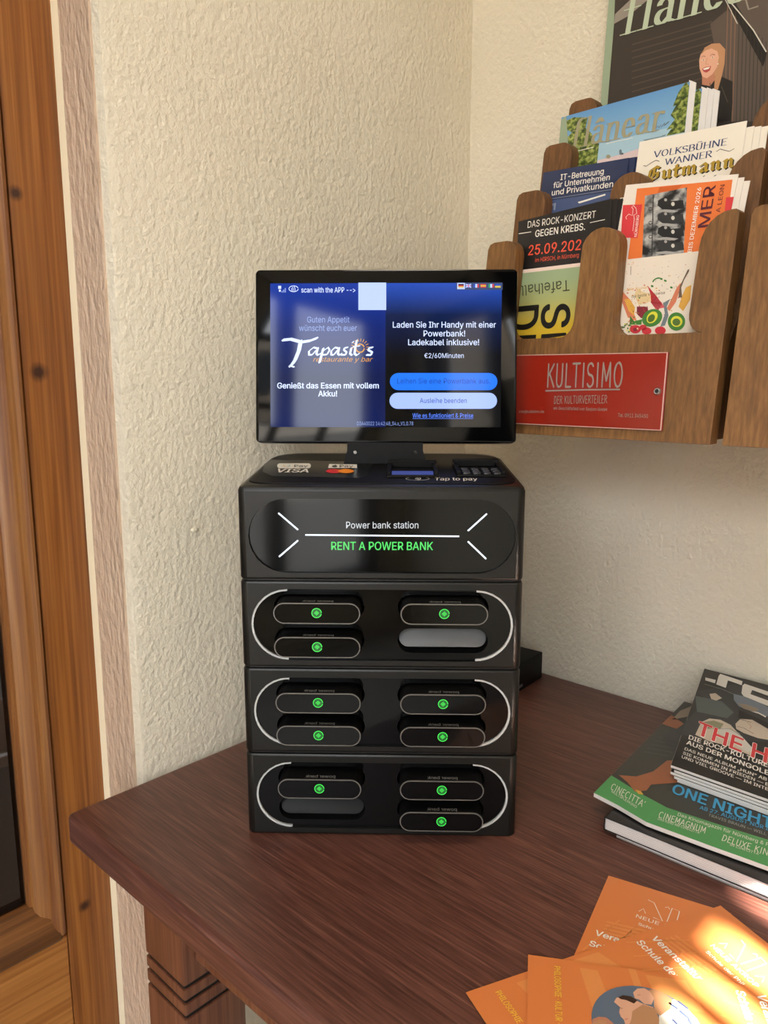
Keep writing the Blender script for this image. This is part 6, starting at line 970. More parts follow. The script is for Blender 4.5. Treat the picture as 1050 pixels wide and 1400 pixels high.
LEAFLET = plain('leaflet_orange', '#dc8046', 0.28, coat=0.5, coat_rough=0.12)
GREENLED = plain('green_led', '#0a2a10', 0.4, emit='#3bd44c', es=1.1)
GREENDIM = plain('green_led_field', '#062008', 0.4, emit='#0c5a1c', es=0.8)
BANKTXT = plain('grey_lettering', '#a5a29c', 0.4)
MC['p_bw'] = mottle('band_photo', ((0.40,'#1c1c1d'),(0.47,'#5a5a5a'),(0.53,'#8c8b89'),(0.62,'#b9b7b2')), 75, 0.35, 3)
MC['leaf'] = mottle('printed_foliage', ((0.36,'#2d3d1c'),(0.48,'#55662c'),(0.56,'#869245'),(0.68,'#a9b06a')), 230, 0.35, 5)

# ------------------------------------------------------------------ the room
def shell(name, boxes, mat):
    b=MB()
    for q in boxes: b.box(*q, mat)
    return struct(b.build(name, smooth=0))
shell('floor', [(-9,1.8,-9,1.8,-0.1,0.0)], plain('stone_floor','#9a948c',0.6))
shell('ceiling', [(-2.75,0.15,-2.35,0.25,2.7,2.8)], plain('white_ceiling','#e9e2d2',0.8))
wl=MB()
co=[(-0.54,0.25),(-0.54,0.022),(-0.5375,0.0145),(-0.53,0.011),(-0.3,0.0105),(0.15,0.0105),(0.15,0.25)]
wl.loft([[(x,y,0.0) for x,y in co],[(x,y,2.7) for x,y in co]], WALL)
wl.box(-2.75,-0.54,0.011,0.25,2.12,2.7,WALL); wl.box(-2.75,-1.47,0.011,0.25,0,2.12,WALL)
wl.ball((-0.4655,0.011,1.0108),0.005,WALL,12,(1,0.6,0.6))       # small plaster lump
struct(wl.build('wall_left', smooth=40))
shell('wall_right', [(0.0,0.15,-2.35,0.0105,0,2.7)], WALL)
# glossy painted return of the wall beside the door, with its cream filler bead
tr=MB(); tr.box(-0.5425,-0.54,0.024,0.092,0,2.12,REVEAL); struct(tr.build('trim_1'))
tb=MB(); pr=[(-0.5395,0.0752),(-0.5395,0.0905),(-0.5450,0.0905),(-0.5428,0.0820)]
tb.loft([[(x,y,0.0) for x,y in pr],[(x,y,2.12) for x,y in pr]], BEAD); struct(tb.build('trim_2'))
# glazed pine door
DO=empty('door_1', Matrix.Translation((-1.0,0.09,0.0))); struct(DO)
b=MB(); b.prism(rrect(-0.5970,-0.5425,0.0905,0.135,0.002,2),0.0,2.10,PINE); b.build('stile',DO)
b=MB(); b.prism(rrect(-1.46,-1.36,0.0905,0.135,0.002,2),0.0,2.10,PINE); b.build('stile',DO)
b=MB(); b.box(-1.36,-0.5972,0.0905,0.135,0.03,0.566,PINEX); b.box(-1.36,-0.5972,0.0905,0.135,2.0,2.10,PINEX); b.build('rail',DO,bevel=0.002)
pf=[(-0.5985,0.132),(-0.5985,0.0905),(-0.6,0.0870),(-0.6035,0.0855),(-0.6075,0.0872),(-0.6100,0.0915),(-0.6105,0.0975),(-0.6200,0.1010),(-0.6240,0.1045),(-0.6250,0.1080),(-0.6275,0.1085),(-0.6285,0.1130),(-0.6285,0.132)]
b=MB(); b.loft([[(x,y,0.572) for x,y in reversed(pf)],[(x,y,1.995) for x,y in reversed(pf)]], PINED); b.build('moulding',DO,30)
pg=[(0.132,0.567),(0.0862,0.567),(0.0845,0.5705),(0.0862,0.5755),(0.0950,0.585),(0.1030,0.5985),(0.1080,0.6065),(0.1130,0.6085),(0.132,0.6085)]
b=MB(); b.loft([[(-1.36,y,z) for y,z in pg],[(-0.606,y,z) for y,z in pg],[(-0.5985,0.132-(0.132-y)*0.8,z-0.003) for y,z in pg]], PINEDX); b.build('moulding',DO,30)
GL,N_,L_,P_=newmat('door_glass'); P_.inputs['Base Color'].default_value=(0.55,0.55,0.55,1); P_.inputs['Transmission Weight'].default_value=1; P_.inputs['Roughness'].default_value=0.03; P_.inputs['IOR'].default_value=1.48
b=MB(); b.box(-1.40,-0.615,0.115,0.121,0.59,2.03,GL); b.build('glass_pane',DO,0)
# the unlit room beyond the door, its darkness put into the colours
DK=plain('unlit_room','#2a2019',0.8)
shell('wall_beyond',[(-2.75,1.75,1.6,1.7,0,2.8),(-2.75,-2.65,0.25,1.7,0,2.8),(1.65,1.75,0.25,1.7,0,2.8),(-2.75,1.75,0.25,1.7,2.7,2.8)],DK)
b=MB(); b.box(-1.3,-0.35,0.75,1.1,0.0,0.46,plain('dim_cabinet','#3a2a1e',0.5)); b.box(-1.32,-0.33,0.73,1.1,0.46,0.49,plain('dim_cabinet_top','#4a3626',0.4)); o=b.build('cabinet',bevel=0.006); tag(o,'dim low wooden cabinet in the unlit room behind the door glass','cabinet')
# window fronts behind the viewer: timber grid on one side, unseen wall with sun-shaping slits on the other
DT=plain('dark_window_timber','#2c1f17',0.45)
shell('wall_back',[(-2.75,-2.6,-2.35,-2.05,0,2.7),(-2.75,-2.6,-0.48,0.011,0,2.7),(-2.75,-2.6,-2.05,-0.48,0,0.25),(-2.75,-2.6,-2.05,-0.48,2.35,2.7)],WALL)
b=MB()
for y in (-2.02,-1.52,-1.01,-0.51): b.box(-2.68,-2.62,y-0.035,y+0.035,0.25,2.35,DT)
for z in (0.28,0.97,1.65,2.32): b.box(-2.69,-2.63,-2.05,-0.48,z-0.035,z+0.035,DT)
struct(b.build('window_1',0))
YF=-2.2; k=math.tan(SUN_AZ)
def atwall(x,y):          # where the sunbeam that reaches the table at (x, y) crosses the front wall
    return x+(YF-y)/k
sl=[(atwall(a,-0.47),atwall(c,-0.47)) for a,c in ((-0.462,-0.436),(-0.428,-0.395),(-0.387,-0.342),(-0.316,-0.280))]  # slits invented to throw the sun strips onto the leaflets
top1=0.76+(abs(YF+0.470)/math.sin(-SUN_AZ))*math.tan(SUN_EL)
xs=sorted(sl)
segs=[(-1.50,xs[0][0])]+[(xs[i][1],xs[i+1][0]) for i in range(len(xs)-1)]+[(xs[-1][1],0.0)]
shell('wall_front_sun_slits',[(a,c,-2.24,YF,0,2.7) for a,c in segs]+[(-1.50,0.0,-2.24,YF,top1,2.7),(-1.50,0.0,-2.24,YF,0,1.45),(-2.75,-2.42,-2.3,YF,0,2.7),(-2.42,-1.50,-2.24,YF,2.3,2.7),(-2.42,-1.50,-2.24,YF,0,1.0)],WALL)
b=MB()
for x in (-2.38,-1.96,-1.53): b.box(x-0.04,x+0.04,-2.26,-2.17,1.0,2.3,DT)
for z in (1.04,1.65,2.27): b.box(-2.42,-1.50,-2.25,-2.18,z-0.035,z+0.035,DT)
struct(b.build('window_2',0))
# houses across the street, out of view, heights and gap shaped to limit light
HW=plain('stucco_facade','#b9aa98',0.8); HD=plain('facade_window','#2b3038',0.2)
def house(x0,x1,y0,y1,h,label,faces):
    o=MB(); o.box(x0,x1,y0,y1,0,h,HW); r=o.build('house'); tag(r,label,'house')
    for ax,pos,lo,hi in faces:
        n=max(2,int((hi-lo)/1.5))
        for i in range(n):
            for z in [q for q in (0.9,3.4) if q+1.6<h]:
                c=lo+(i+0.5)*(hi-lo)/n; q=MB()
                if ax=='x': q.box(pos,pos+0.06,c-0.4,c+0.4,z,z+1.4,HD)
                else: q.box(c-0.4,c+0.4,pos,pos+0.06,z,z+1.4,HD)
                q.build('window',r,0)
house(-9.6,-8.2,-5.2,0.5,2.9,'low pale stucco house across the street facing the timber window grid',[('x',-8.2,-5.2,0.5)])
house(-7.4,-3.05,-8.8,-7.4,6.2,'tall pale stucco house across the street facing the front glazing',[('y',-7.4,-7.4,-3.05)])  # raised to block sky and sun, cut short to pass the slit beam
house(-2.35,2.0,-8.8,-7.4,5.2,'added pale stucco house out of view, cutting sky light beyond the narrow gap',[('y',-7.4,-2.35,2.0)])  # unseen house added to cut sky light through the front glazing

# ------------------------------------------------------------------ table
T=empty('table', Matrix.Translation((-0.31,-0.44,0.0)), 'dark mahogany table in the corner carrying the power bank station','table')
b=MB(); b.box(-0.6250,-0.004,-1.05,0.004,0.7285,0.76,MAHOG); b.build('tabletop',T,40,bevel=0.006,bseg=4)
def leg(x,y):
    b=MB(); h=0.0325; z=0.7285; cuts=(0.6375,0.6230,0.6075); g=0.0022
    for c in cuts:
        b.prism(rrect(x-h,x+h,y-h,y+h,0.002,2),c+g,z,MAHOGZ,0.0008); b.prism(rrect(x-h+0.002,x+h-0.002,y-h+0.002,y+h-0.002,0.002,2),c-g,c+g,SEAM); z=c-g
    b.prism(rrect(x-h,x+h,y-h,y+h,0.002,2),0.0,z,MAHOGZ,0.001); return b.build('leg',T,40)
for x,y in ((-0.5625,-0.1095),(-0.5625,-0.985),(-0.05,-0.1095),(-0.05,-0.985)): leg(x,y)
def apron(x0,x1,y0,y1):
    b=MB(); b.box(x0,x1,y0,y1,0.660,0.7285,MAHOGZ); b.build('apron',T,bevel=0.002)
apron(-0.583,-0.563,-0.952,-0.1425); apron(-0.05,-0.03,-0.952,-0.1425); apron(-0.53,-0.083,-0.100,-0.080); apron(-0.53,-0.083,-1.0,-0.98)

# ------------------------------------------------------------------ power bank station
ANG=math.atan2(-0.184,0.164); FD=Matrix.Translation((-0.44596,-0.24025,0.76))@Matrix.Rotation(ANG,4,'Z')
ST=empty('power_bank_station', FD, 'dark grey power bank rental station with a lit sign and a touch screen on top','charging station')
HWD=0.1215; DEP=0.205
def plan(): return rrect(-HWD,HWD,0.0,DEP,0.007,4,(0.007,0.007,0.036,0.036))
def lower(p, z): return None
def module(name, z0, z1, pc, slope=0.0, bt=0.0022):
    P=plan(); n=len(P); fr=[i for i in range(n) if abs(P[i][1])<1e-9 and abs(P[(i+1)%n][1])<1e-9]
    b=MB(FD); bb=0.0022
    def ring(d,z,s=0): return [(x,y,z+s*y) for x,y in inset(P,d)] if d else [(x,y,z+s*y) for x,y in P]
    R=[ring(bb,z0),ring(bb*.3,z0+bb*.3),ring(0,z0+bb),ring(0,z1-bt,slope),ring(bt*.3,z1-bt*.3,slope),ring(bt,z1,slope)]
    b.loft(R,DARKM,True,True,[(2,i) for i in fr])
    # front face with the long round-ended opening
    x0,x1=P[fr[0]][0],P[(fr[0]+1)%n][0]; x0,x1=min(x0,x1),max(x0,x1)
    hole=stadium(0.0006,pc,0.2262,0.0640,14)
    outer=[(x0,z0+bb),(x1,z0+bb),(x1,z1-bt),(x0,z1-bt)]
    L=[[Vector((u,v,0)) for u,v in outer],[Vector((u,v,0)) for u,v in hole]]; tri=tessellate_polygon(L); A=L[0]+L[1]; f=[]
    for t in tri:
        p,q,r=[A[i] for i in t]; c=(q-p).cross(r-p).z
        if abs(c)>1e-14: f.append(tuple(t) if c>0 else tuple(reversed(t)))
    b.add([(a.x,0.0,a.y) for a in A], f, DARKM)
    # rim of the opening
    k=len(hole); v=[(u,0.0,w_) for u,w_ in hole]+[(u,0.0035,w_) for u,w_ in hole]
    b.add(v,[(i,i+k,(i+1)%k+k,(i+1)%k) for i in range(k)],DARKM)
    return b.build(name,ST,32)
ZM=(0.0,0.0797,0.1597,0.2385)
SLOTX,SLOTZ=0.0535,(0.0542,0.0243)
def dock(parent, z0, empties):
    pc=z0+0.0385; outer=stadium(0.0006,pc,0.2260,0.0638,14); holes=[stadium(sx*SLOTX,z0+sz,0.0785,0.0222,8) for sx in (-1,1) for sz in SLOTZ]
    Ls=[[Vector((u,v,0)) for u,v in h] for h in [outer]+holes]; tri=tessellate_polygon(Ls); A=[p for l in Ls for p in l]; f=[]
    for t in tri:
        p,q,r=[A[i] for i in t]; c=(q-p).cross(r-p).z
        if abs(c)>1e-14: f.append(tuple(t) if c>0 else tuple(reversed(t)))
    b=MB(FD); yp=0.0028; b.add([(a.x,yp,a.y) for a in A],f,GLOSS)
    for h in holes:
        k=len(h); v=[(u,yp,w_) for u,w_ in h]+[(u,0.032,w_) for u,w_ in h]
        b.add(v,[(i,i+k,(i+1)%k+k,(i+1)%k) for i in range(k)]+[tuple(reversed(range(k,2*k)))],SEAM)
    o=b.build('dock_panel',parent,30)
    for sg in (-1,1):
        b=MB(FD); c=(0.0006+sg*0.0812,pc); ro,ri=0.0318,0.0301; a0=-90 if sg>0 else 90
        O=arc(c[0],c[1],ro,a0,a0+180,20); I=arc(c[0],c[1],ri,a0,a0+180,20)
        for i in range(20):
            q=[O[i],O[i+1],I[i+1],I[i]]; b.loft([[(u,0.0030,v) for u,v in q],[(u,0.0008,v) for u,v in q]],SILVER)
        tag(b.build('light_arc',parent,0),'pale grey curved light strip')
    for sx,sz in empties:
        b=MB(FD); x=sx*SLOTX; z=z0+sz; pts=stadium(0,0.0012,0.0765,0.0170,10); t=math.radians(30)
        def fn(p): u,v,d=p; return (x+u, 0.0085-d*math.cos(t)+ (v+0.01)*math.sin(t)*1.0-0.004, z+v*math.cos(t)*1.02+0.0004-d*math.sin(t)*0)
        b.prism(pts,0.0,0.003,FLAP if z0>0.1 else FLAP_SHADE,0.0012,fn); b.build('slot_flap',parent,40)
mods=[]
for i,emp in ((0,[(-1,SLOTZ[1])]),(1,[]),(2,[(1,SLOTZ[1])])):
    m=module('charging_module',ZM[i],ZM[i+1]-0.0012,ZM[i]+0.0385); dock(m,ZM[i],emp); mods.append(m)
# thin gaps between the units, filled with black for the shade inside
b=MB(FD)
for z in ZM[1:]: b.prism(inset(plan(),0.0028),z-0.003,z+0.003,SEAM)
b.build('seam_gap_fill',ST)
hd=module('header_module',ZM[3],0.3195,0.2767,0.04,0.0045)
b=MB(FD); b.poly(stadium(0.0006,0.2767,0.2258,0.0636,14),0,GLOSS,lambda p:(p[0],0.0026,p[1])); sp=b.build('sign_panel',hd,0)
P=PRINT['sign']; FS=FD@Matrix(((1,0,0,0),(0,0,-1,0.0024),(0,1,0,0),(0,0,0,1)))
put(P['items'],lambda p:p,FS,hd,alone={'lit_white':'light_bar'})
# rounded lid edge and payment field on top
FT=FD@Matrix.Translation((0,0,0.3195))@Matrix(((1,0,0,0),(0,1,0,0),(0,0.04,1,0),(0,0,0,1)))
b=MB(FT); b.prism(rrect(-0.116,0.116,0.010,0.186,0.02,5,(0.018,0.018,0.032,0.032)),-0.0005,0.0012,BLACK,0.0006); lid=b.build('lid_panel',ST,40)
MC['top_black']=plain('payment_field_black','#0b0b0b',0.25)
P=PRINT['top']; put(P['items'],lambda p:p,FT,lid,0.0013,'payment_mark',alone={'p_mcred':'payment_mark','p_mcor':'payment_mark'})
b=MB(FT)
def frame4(b,x0,x1,y0,y1,t,h0,h1,mat):
    for q in ((x0,x1,y0,y0+t),(x0,x1,y1-t,y1),(x0,x0+t,y0+t,y1-t),(x1-t,x1,y0+t,y1-t)):
        hh=h0+(h1-h0)*((q[2]+q[3])/2-y0)/(y1-y0); b.box(*q,0.001,hh,mat)
frame4(b,0.004,0.050,0.034,0.096,0.004,0.0035,0.0085,BLACK); frame4(b,0.066,0.110,0.040,0.104,0.004,0.0030,0.0085,BLACK)
tm=b.build('card_terminal',ST,bevel=0.0008)
b=MB(FT); b.box(0.0085,0.0455,0.039,0.053,0.0012,0.0022,plain('terminal_screen','#0a0a12',0.2,emit='#4a56a4',es=0.5),lambda p:(p[0],p[1],p[2]+(p[1]-0.039)*0.16)); b.build('terminal_screen',tm,0)
for r in range(3):
    for c in range(4):
        b=MB(FT); x=0.072+c*0.0092; y=0.047+r*0.011; b.prism(rrect(x,x+0.0066,y,y+0.007,0.001,2),0.001,0.0042,plain('key_grey','#242220',0.45),0.0006); b.build('key',tm)
# touch display on its bracket
SF,scv=frame_of(PRINT['screen'])
b=MB(SF); b.prism(rrect(-0.1268,0.1292,0.0,0.1690,0.0045,4),-0.024,0.0,GLOSS,0.0016); ds=b.build('display',ST,40)
b=MB(SF); b.prism(rrect(-0.1262,0.1286,0.0006,0.1684,0.0045,4),-0.0245,-0.0035,BLACK,0.001,); 
MC['scr_left']=gradient('display_blue_half',((0.0,'#101e58'),(0.35,'#101c50'),(0.7,'#162a78'),(1.0,'#2240a8')),1,0.0157,0.1555,0.06,0.75)
MC['scr_right']=gradient('display_dark_half',((0.0,'#060708'),(0.5,'#090b12'),(0.78,'#142450'),(1.0,'#2f58c8')),1,0.0157,0.1555,0.06,0.7)
b=MB(SF); b.poly([(-0.1122,0.0155),(0.0009,0.0155),(0.0009,0.1556),(-0.1122,0.1556)],0.00012,M('scr_left')); b.poly([(0.0009,0.0155),(0.1138,0.0155),(0.1138,0.1556),(0.0009,0.1556)],0.00012,M('scr_right'))
adj=b.build('screen',ds,0); tag(adj,'glowing blue and black picture area')
# the blend runs up the picture area, measured in the screen's own frame
for mn in ('display_blue_half','display_dark_half'):
    nt=bpy.data.materials[mn].node_tree; tc=[n for n in nt.nodes if n.type=='TEX_COORD'][0]; mp=nt.nodes.new('ShaderNodeMapping'); mp.vector_type='POINT'
    inv=(FD.inverted()@SF).inverted(); e=inv.to_euler(); mp.inputs['Location'].default_value=inv.translation; mp.inputs['Rotation'].default_value=e
    nt.links.new(tc.outputs['Object'],mp.inputs['Vector']); sx=[n for n in nt.nodes if n.type=='SEPXYZ'][0]; nt.links.new(mp.outputs[0],sx.inputs[0])
put(PRINT['screen']['items'],scv,SF,ds,0.00014,'screen_icon',alone={'s_dim':'signal_bar','s_blue':'button','s_lilac':'button','s_tile':'tile','s_greybar':'flag_bar'})
b=MB(FD)
b.loft([[(-0.041,0.1175,0.3215),(0.0425,0.1175,0.3215),(0.0425,0.1235,0.3215),(-0.041,0.1235,0.3215)],[(-0.0365,0.119,0.3385),(0.038,0.119,0.3385),(0.038,0.125,0.3385),(-0.0365,0.125,0.3385)],[(-0.0365,0.128,0.38),(0.038,0.128,0.38),(0.038,0.15,0.38),(-0.0365,0.15,0.38)]],BLACK)
br=b.build('bracket',ST,30)
for x in (-0.0285,0.0305):
    b=MB(FD); b.tube((x,0.1185,0.3370),(x,0.1165,0.3367),0.0017,STEEL,12); b.build('screw',br)

# ------------------------------------------------------------------ power banks (each can be pulled out)
def bank():
    root=empty('power_bank', FD@Matrix.Translation((0,0,0))); B=FD
    b=MB(B); pts=stadium(0,0,0.0738,0.0188,10); fn=lambda p:(p[0],-p[2],p[1]); b.prism(pts,-0.030,0.0165,BLACK,0.0012,fn); b.build('casing',root,40)
    b=MB(B); O=stadium(0,0,0.0732,0.0182,12); I=inset(O,0.0009); k=len(O); v=[(u,-0.0169,w_) for u,w_ in O]+[(u,-0.0169,w_) for u,w_ in I]; b.add(v,[(i,(i+1)%k,(i+1)%k+k,i+k) for i in range(k)],RIM)
    v=[(u,-0.0160,w_) for u,w_ in O]+[(u,-0.0169,w_) for u,w_ in O]; b.add(v,[(i,(i+1)%k,(i+1)%k+k,i+k) for i in range(k)],RIM); tag(b.build('rim',root,40),'thin grey rim')
    b=MB(B); b.poly(inset(stadium(0,0,0.0732,0.0182,12),0.0008),0,GLOSS,lambda p:(p[0],-0.0167,p[1])); b.build('front_cover',root,0)
    b=MB(B); c=(0.0,0.0006); y=-0.0172
    b.poly([(c[0]+0.0037*math.cos(a*PI/12),c[1]+0.0037*math.sin(a*PI/12)) for a in range(24)],0,GREENDIM,lambda p:(p[0],-0.0170,p[1]))
    for q in ribbon([(c[0]+0.0040*math.cos(a*PI/16),c[1]+0.0040*math.sin(a*PI/16)) for a in range(33)],0.0007): b.poly(q,0,GREENLED,lambda p:(p[0],y,p[1]))
    for d in (-0.0012,0.0,0.0012):
        for q in ribbon([(c[0]+d*0.7-0.0012,c[1]-d*0.7-0.0012),(c[0]+d*0.7+0.0012,c[1]-d*0.7+0.0012)],0.00055): b.poly(q,0,GREENLED,lambda p:(p[0],y,p[1]))
        for q in ribbon([(c[0]+d*0.6-0.0010,c[1]+d*0.6+0.0010),(c[0]+d*0.6+0.0010,c[1]+d*0.6-0.0010)],0.0003): b.poly(q,0,GREENLED,lambda p:(p[0],y,p[1]))
    tag(b.build('indicator',root,0),'green glowing ring')
    b=MB(B); v,f=glyph_mesh('power bank',1); x0=min(p[0] for p in v); x1=max(p[0] for p in v); s=0.0262/(x1-x0)
    b.add([(0.0131-(p[0]-x0)*s+0.0006,-0.0142+p[1]*s*1.35,0.00955) for p in v],f,BANKTXT); b.build('lettering',root,0)
    return root
pb=bank(); first=True
SPOT=[(2,-1,0,'upper left in the top row of slots'),
 (2,-1,1,'lower left beside the open light grey flap'),
 (2,1,0,'above the open light grey flap'),
 (1,-1,0,'upper left in the middle charging module'),
 (1,-1,1,'lower left in the middle charging module'),
 (1,1,0,'upper right in the middle charging module'),
 (1,1,1,'lower right in the middle charging module'),
 (0,-1,0,'directly above the dark empty slot'),
 (0,1,0,'upper right in the bottom charging module'),
 (0,1,1,'lowest one, near the table')]
for mi,sx,k,where in SPOT:
    F=FD@Matrix.Translation((sx*SLOTX,0,ZM[mi]+SLOTZ[k])); L='black power bank with green ring, '+where
    if first: pb.matrix_world=F; pb['label']=L; pb['category']='power bank'; pb['group']='power banks in the station slots'; first=False
    else: copy_thing(pb,F,L)

# black box on the table behind the station
FB=Matrix.Translation((-0.078,-0.099,0.76))@Matrix.Rotation(math.radians(4),4,'Z')
b=MB(FB); b.prism(rrect(-0.052,0.052,-0.052,0.045,0.003,3),0.0,0.037,BLACK,0.0012); o=b.build('black_box',smooth=40); adopt(o,FB); tag(o,'small black plastic box on the table behind the station against the wall','box')
b=MB(FB); b.box(-0.046,-0.006,-0.0535,-0.0515,0.006,0.010,plain('box_vent_grey','#46484c',0.35)); b.build('vent_strip',o,0)

# ------------------------------------------------------------------ leaflet rack on the right wall
XB,LEAN,ZB=-0.24,0.145984,1.1164; STEP,RISE,BT=0.043,0.0583,0.016
def rackx(z,off): return XB+LEAN*(z-ZB)+off
def make_rack(dy, label):
    R=empty('leaflet_rack',Matrix.Translation((0.0,-0.305+dy,1.113)),label,'leaflet rack')
    YL,YR=-0.1765+dy,-0.4320+dy
    def board(i):
        z=RISE*i; zt,zc,zb=1.3085+z,1.2075+z,1.1125+z
        def U(y): return -(y)         # picture-right is -Y
        o=[( YL,zb),(YR,zb),(YR,zt-0.003),(YR+0.003,zt)]
        a=lambda pts:[(y+dy,zz) for y,zz in pts]
        o+=a([(-0.4016+0.0-0.024,zt)]); o+=a([(-0.4016-0.024+0.024*math.sin(t*PI/12),zt-0.028+0.028*math.cos(t*PI/12)) for t in range(1,7)])
        o+=a([(-0.4000+(-0.012)*(1-math.cos(t*PI/10)),zc+0.016-0.016*math.sin(t*PI/10)) for t in range(0,6)])
        mid=i<2
        if mid: o+=a([(-0.3285+0.0-0.014+0.014*math.sin(t*PI/10),zc+0.016-0.016*math.cos(t*PI/10)) for t in range(0,6)])
        if mid: o+=a([(-0.3270,zt-0.018)]+[(-0.3075-0.0195*math.cos(t*PI/10),zt-0.018+0.018*math.sin(t*PI/10)) for t in range(1,10)]+[(-0.2880,zt-0.018)])
        if mid: o+=a([(-0.2880+0.0+0.014*(1-math.cos(t*PI/10)),zc+0.016-0.016*math.sin(t*PI/10)) for t in range(0,6)])
        o+=a([(-0.2125-0.014+0.014*math.sin(t*PI/10),zc+0.016-0.016*math.cos(t*PI/10)) for t in range(0,6)])
        o+=a([(-0.2125,zt-0.016)]+[(-0.2125+0.013*(1-math.cos(t*PI/10)),zt-0.016+0.016*math.sin(t*PI/10)) for t in range(1,6)])
        o+=a([(-0.1835,zt),(-0.1785,zt-0.002)]); o+=[(YL,zt-0.007)]
        o=[(-y,zz) for y,zz in clean(o)]; fo,bo=STEP*i,STEP*i+BT
        if sum(o[j][0]*o[(j+1)%len(o)][1]-o[(j+1)%len(o)][0]*o[j][1] for j in range(len(o)))<0: o.reverse()
        b=MB(); mat=OAK if i==0 else OAK_SHADE
        b.poly(o,0,mat,lambda p:(rackx(p[1],fo),-p[0],p[1])); n=len(b.f)
        b.f=[tuple(f) for f in b.f]
        nb=len(b.v); v2=[(rackx(zz,bo),-u,zz) for u,zz in o]; k=len(o)
        b.add(v2,[tuple(x_ for x_ in reversed(t)) for t in b.f[:n]],mat)
        b.add([(rackx(zz,fo),-u,zz) for u,zz in o]+v2,[(j,j+k,(j+1)%k+k,(j+1)%k) for j in range(k)],mat)
        m=b
        # weld the three pieces
        q=m.build('front_board' if i==0 else 'divider_board',R,0)
        bm=bmesh.new(); bm.from_mesh(q.data); bmesh.ops.remove_doubles(bm,verts=bm.verts,dist=1e-6); bmesh.ops.recalc_face_normals(bm,faces=bm.faces)
        bmesh.ops.dissolve_limit(bm,angle_limit=0.01,verts=bm.verts,edges=bm.edges); bm.to_mesh(q.data); bm.free()
        for p in q.data.polygons: p.use_smooth=True
        q.data.set_sharp_from_angle(angle=math.radians(35))
        md=q.modifiers.new('soft_edge','BEVEL'); md.width=0.0022; md.segments=3; md.limit_method='ANGLE'; md.angle_limit=math.radians(50)
    for i in range(4): board(i)
    for y0 in (YL-0.0145,YR+0.0025):
        b=MB(); pr=[(rackx(1.115,BT),1.1155),(-0.003,1.1155),(-0.003,1.40),(rackx(1.40,3*STEP+BT),1.40),(rackx(1.19,BT),1.19)]
        b.loft([[(x,y0,z) for x,z in pr],[(x,y0+0.012,z) for x,z in pr]],OAK_SHADE); b.build('side_panel',R,0)
    b=MB(); b.box(rackx(1.12,BT),-0.003,YR+0.015,YL-0.015,1.1155,1.1255,OAK_SHADE); b.build('bottom_board',R,0)
    return R
R1=make_rack(0.0,'wall rack of brown wood filled with flyers, with a red sign plate')
R2=make_rack(-0.2655,'second wall rack of brown wood cut off beside the one with the red plate')
# red acrylic sign on the rack front
PF,pc=frame_of(PRINT['plate'])
b=MB(PF); b.prism([(0.0,0.0068),(0.1900,0.0071),(0.1872,0.0766),(0.0,0.0770)],-0.0022,0.0,plain('red_acrylic','#8a2214',0.28,spec=0.3),0.0006); sg=b.build('sign_plate',R1,30)
b=MB(PF)
for q in ribbon([(0.1888,0.0074),(0.1862,0.0762)],0.0011): b.poly(q,0.0001,plain('plate_edge','#c9a49a',0.3))
for q in ribbon([(0.002,0.0764),(0.1862,0.0760)],0.0007): b.poly(q,0.0001,M('plate_edge'))
for q in ribbon([(0.002,0.0073),(0.1888,0.0076)],0.0007): b.poly(q,0.0001,M('plate_edge'))
b.build('plate_edge',sg,0)
put(PRINT['plate']['items'],pc,PF,sg,0.0002,'underline')
for x in (0.1816,0.008):
    b=MB(PF); b.tube((x,0.0418,0.0),(x,0.0418,0.0016),0.0036,STEEL,18,0.0028); b.tube((x,0.0418,0.0016),(x,0.0418,0.0018),0.0018,SEAM,10); b.build('screw',sg)

# ------------------------------------------------------------------ printed matter in the rack
def sheet(key, name, x0,x1,y0,y1, t, mat, label, cat, group=None, edge=None):
    F,conv=frame_of(PRINT[key]); b=MB(F); b.box(x0,x1,y0,y1,-t,0.0,edge or PAPER); b.poly([(x0,y0),(x1,y0),(x1,y1),(x0,y1)],0.00004,mat)
    o=b.build(name,smooth=0); adopt(o,F); tag(o,label,cat,group)
    put(PRINT[key]['items'],conv,F,o,0.00006)
    return o,F
def clip(key, x0,x1,y0,y1):
    """trim the artwork of a sheet to its paper"""
    conv=inv=lambda q:q; out=[]
    def cut(pts):
        for ax,lim,sg in ((0,x0,1),(0,x1,-1),(1,y0,1),(1,y1,-1)):
            res=[]
            for i in range(len(pts)):
                p,q=pts[i],pts[(i+1)%len(pts)]; a,c=(p[ax]-lim)*sg,(q[ax]-lim)*sg
                if a>=0: res.append(p)
                if (a>=0)!=(c>=0): t=a/(a-c); res.append((p[0]+(q[0]-p[0])*t,p[1]+(q[1]-p[1])*t))
            pts=res
            if len(pts)<3: return []
        return pts
    for it in PRINT[key]['items']:
        if it[0]=='p':
            P=cut([conv(p) for p in it[1]])
            if len(P)>2: out.append(('p',[inv(p) for p in P],it[2],it[3]))
        elif it[0]=='l':
            pts=[conv(p) for p in it[1]]; e=1e-3
            ins=[x0-e<=p[0]<=x1+e and y0-e<=p[1]<=y1+e for p in pts]
            if all(ins): out.append(it)
            else:
                for q in ribbon(pts,it[2]):
                    P=cut(q)
                    if len(P)>2: out.append(('p',[inv(p) for p in P],it[3],it[4]))
        else: out.append(it)
    PRINT[key]['items']=out
def behind(o, F, dx, dy, dz, label, group): return copy_thing(o, F@Matrix.Translation((dx,dy,dz)), label, group)
def blank(o, F, dx, dy, dz, label, group):
    c=o.copy(); COL.objects.link(c); c.matrix_world=F@Matrix.Translation((dx,dy,dz)); c['label']=label; c['group']=group; return c
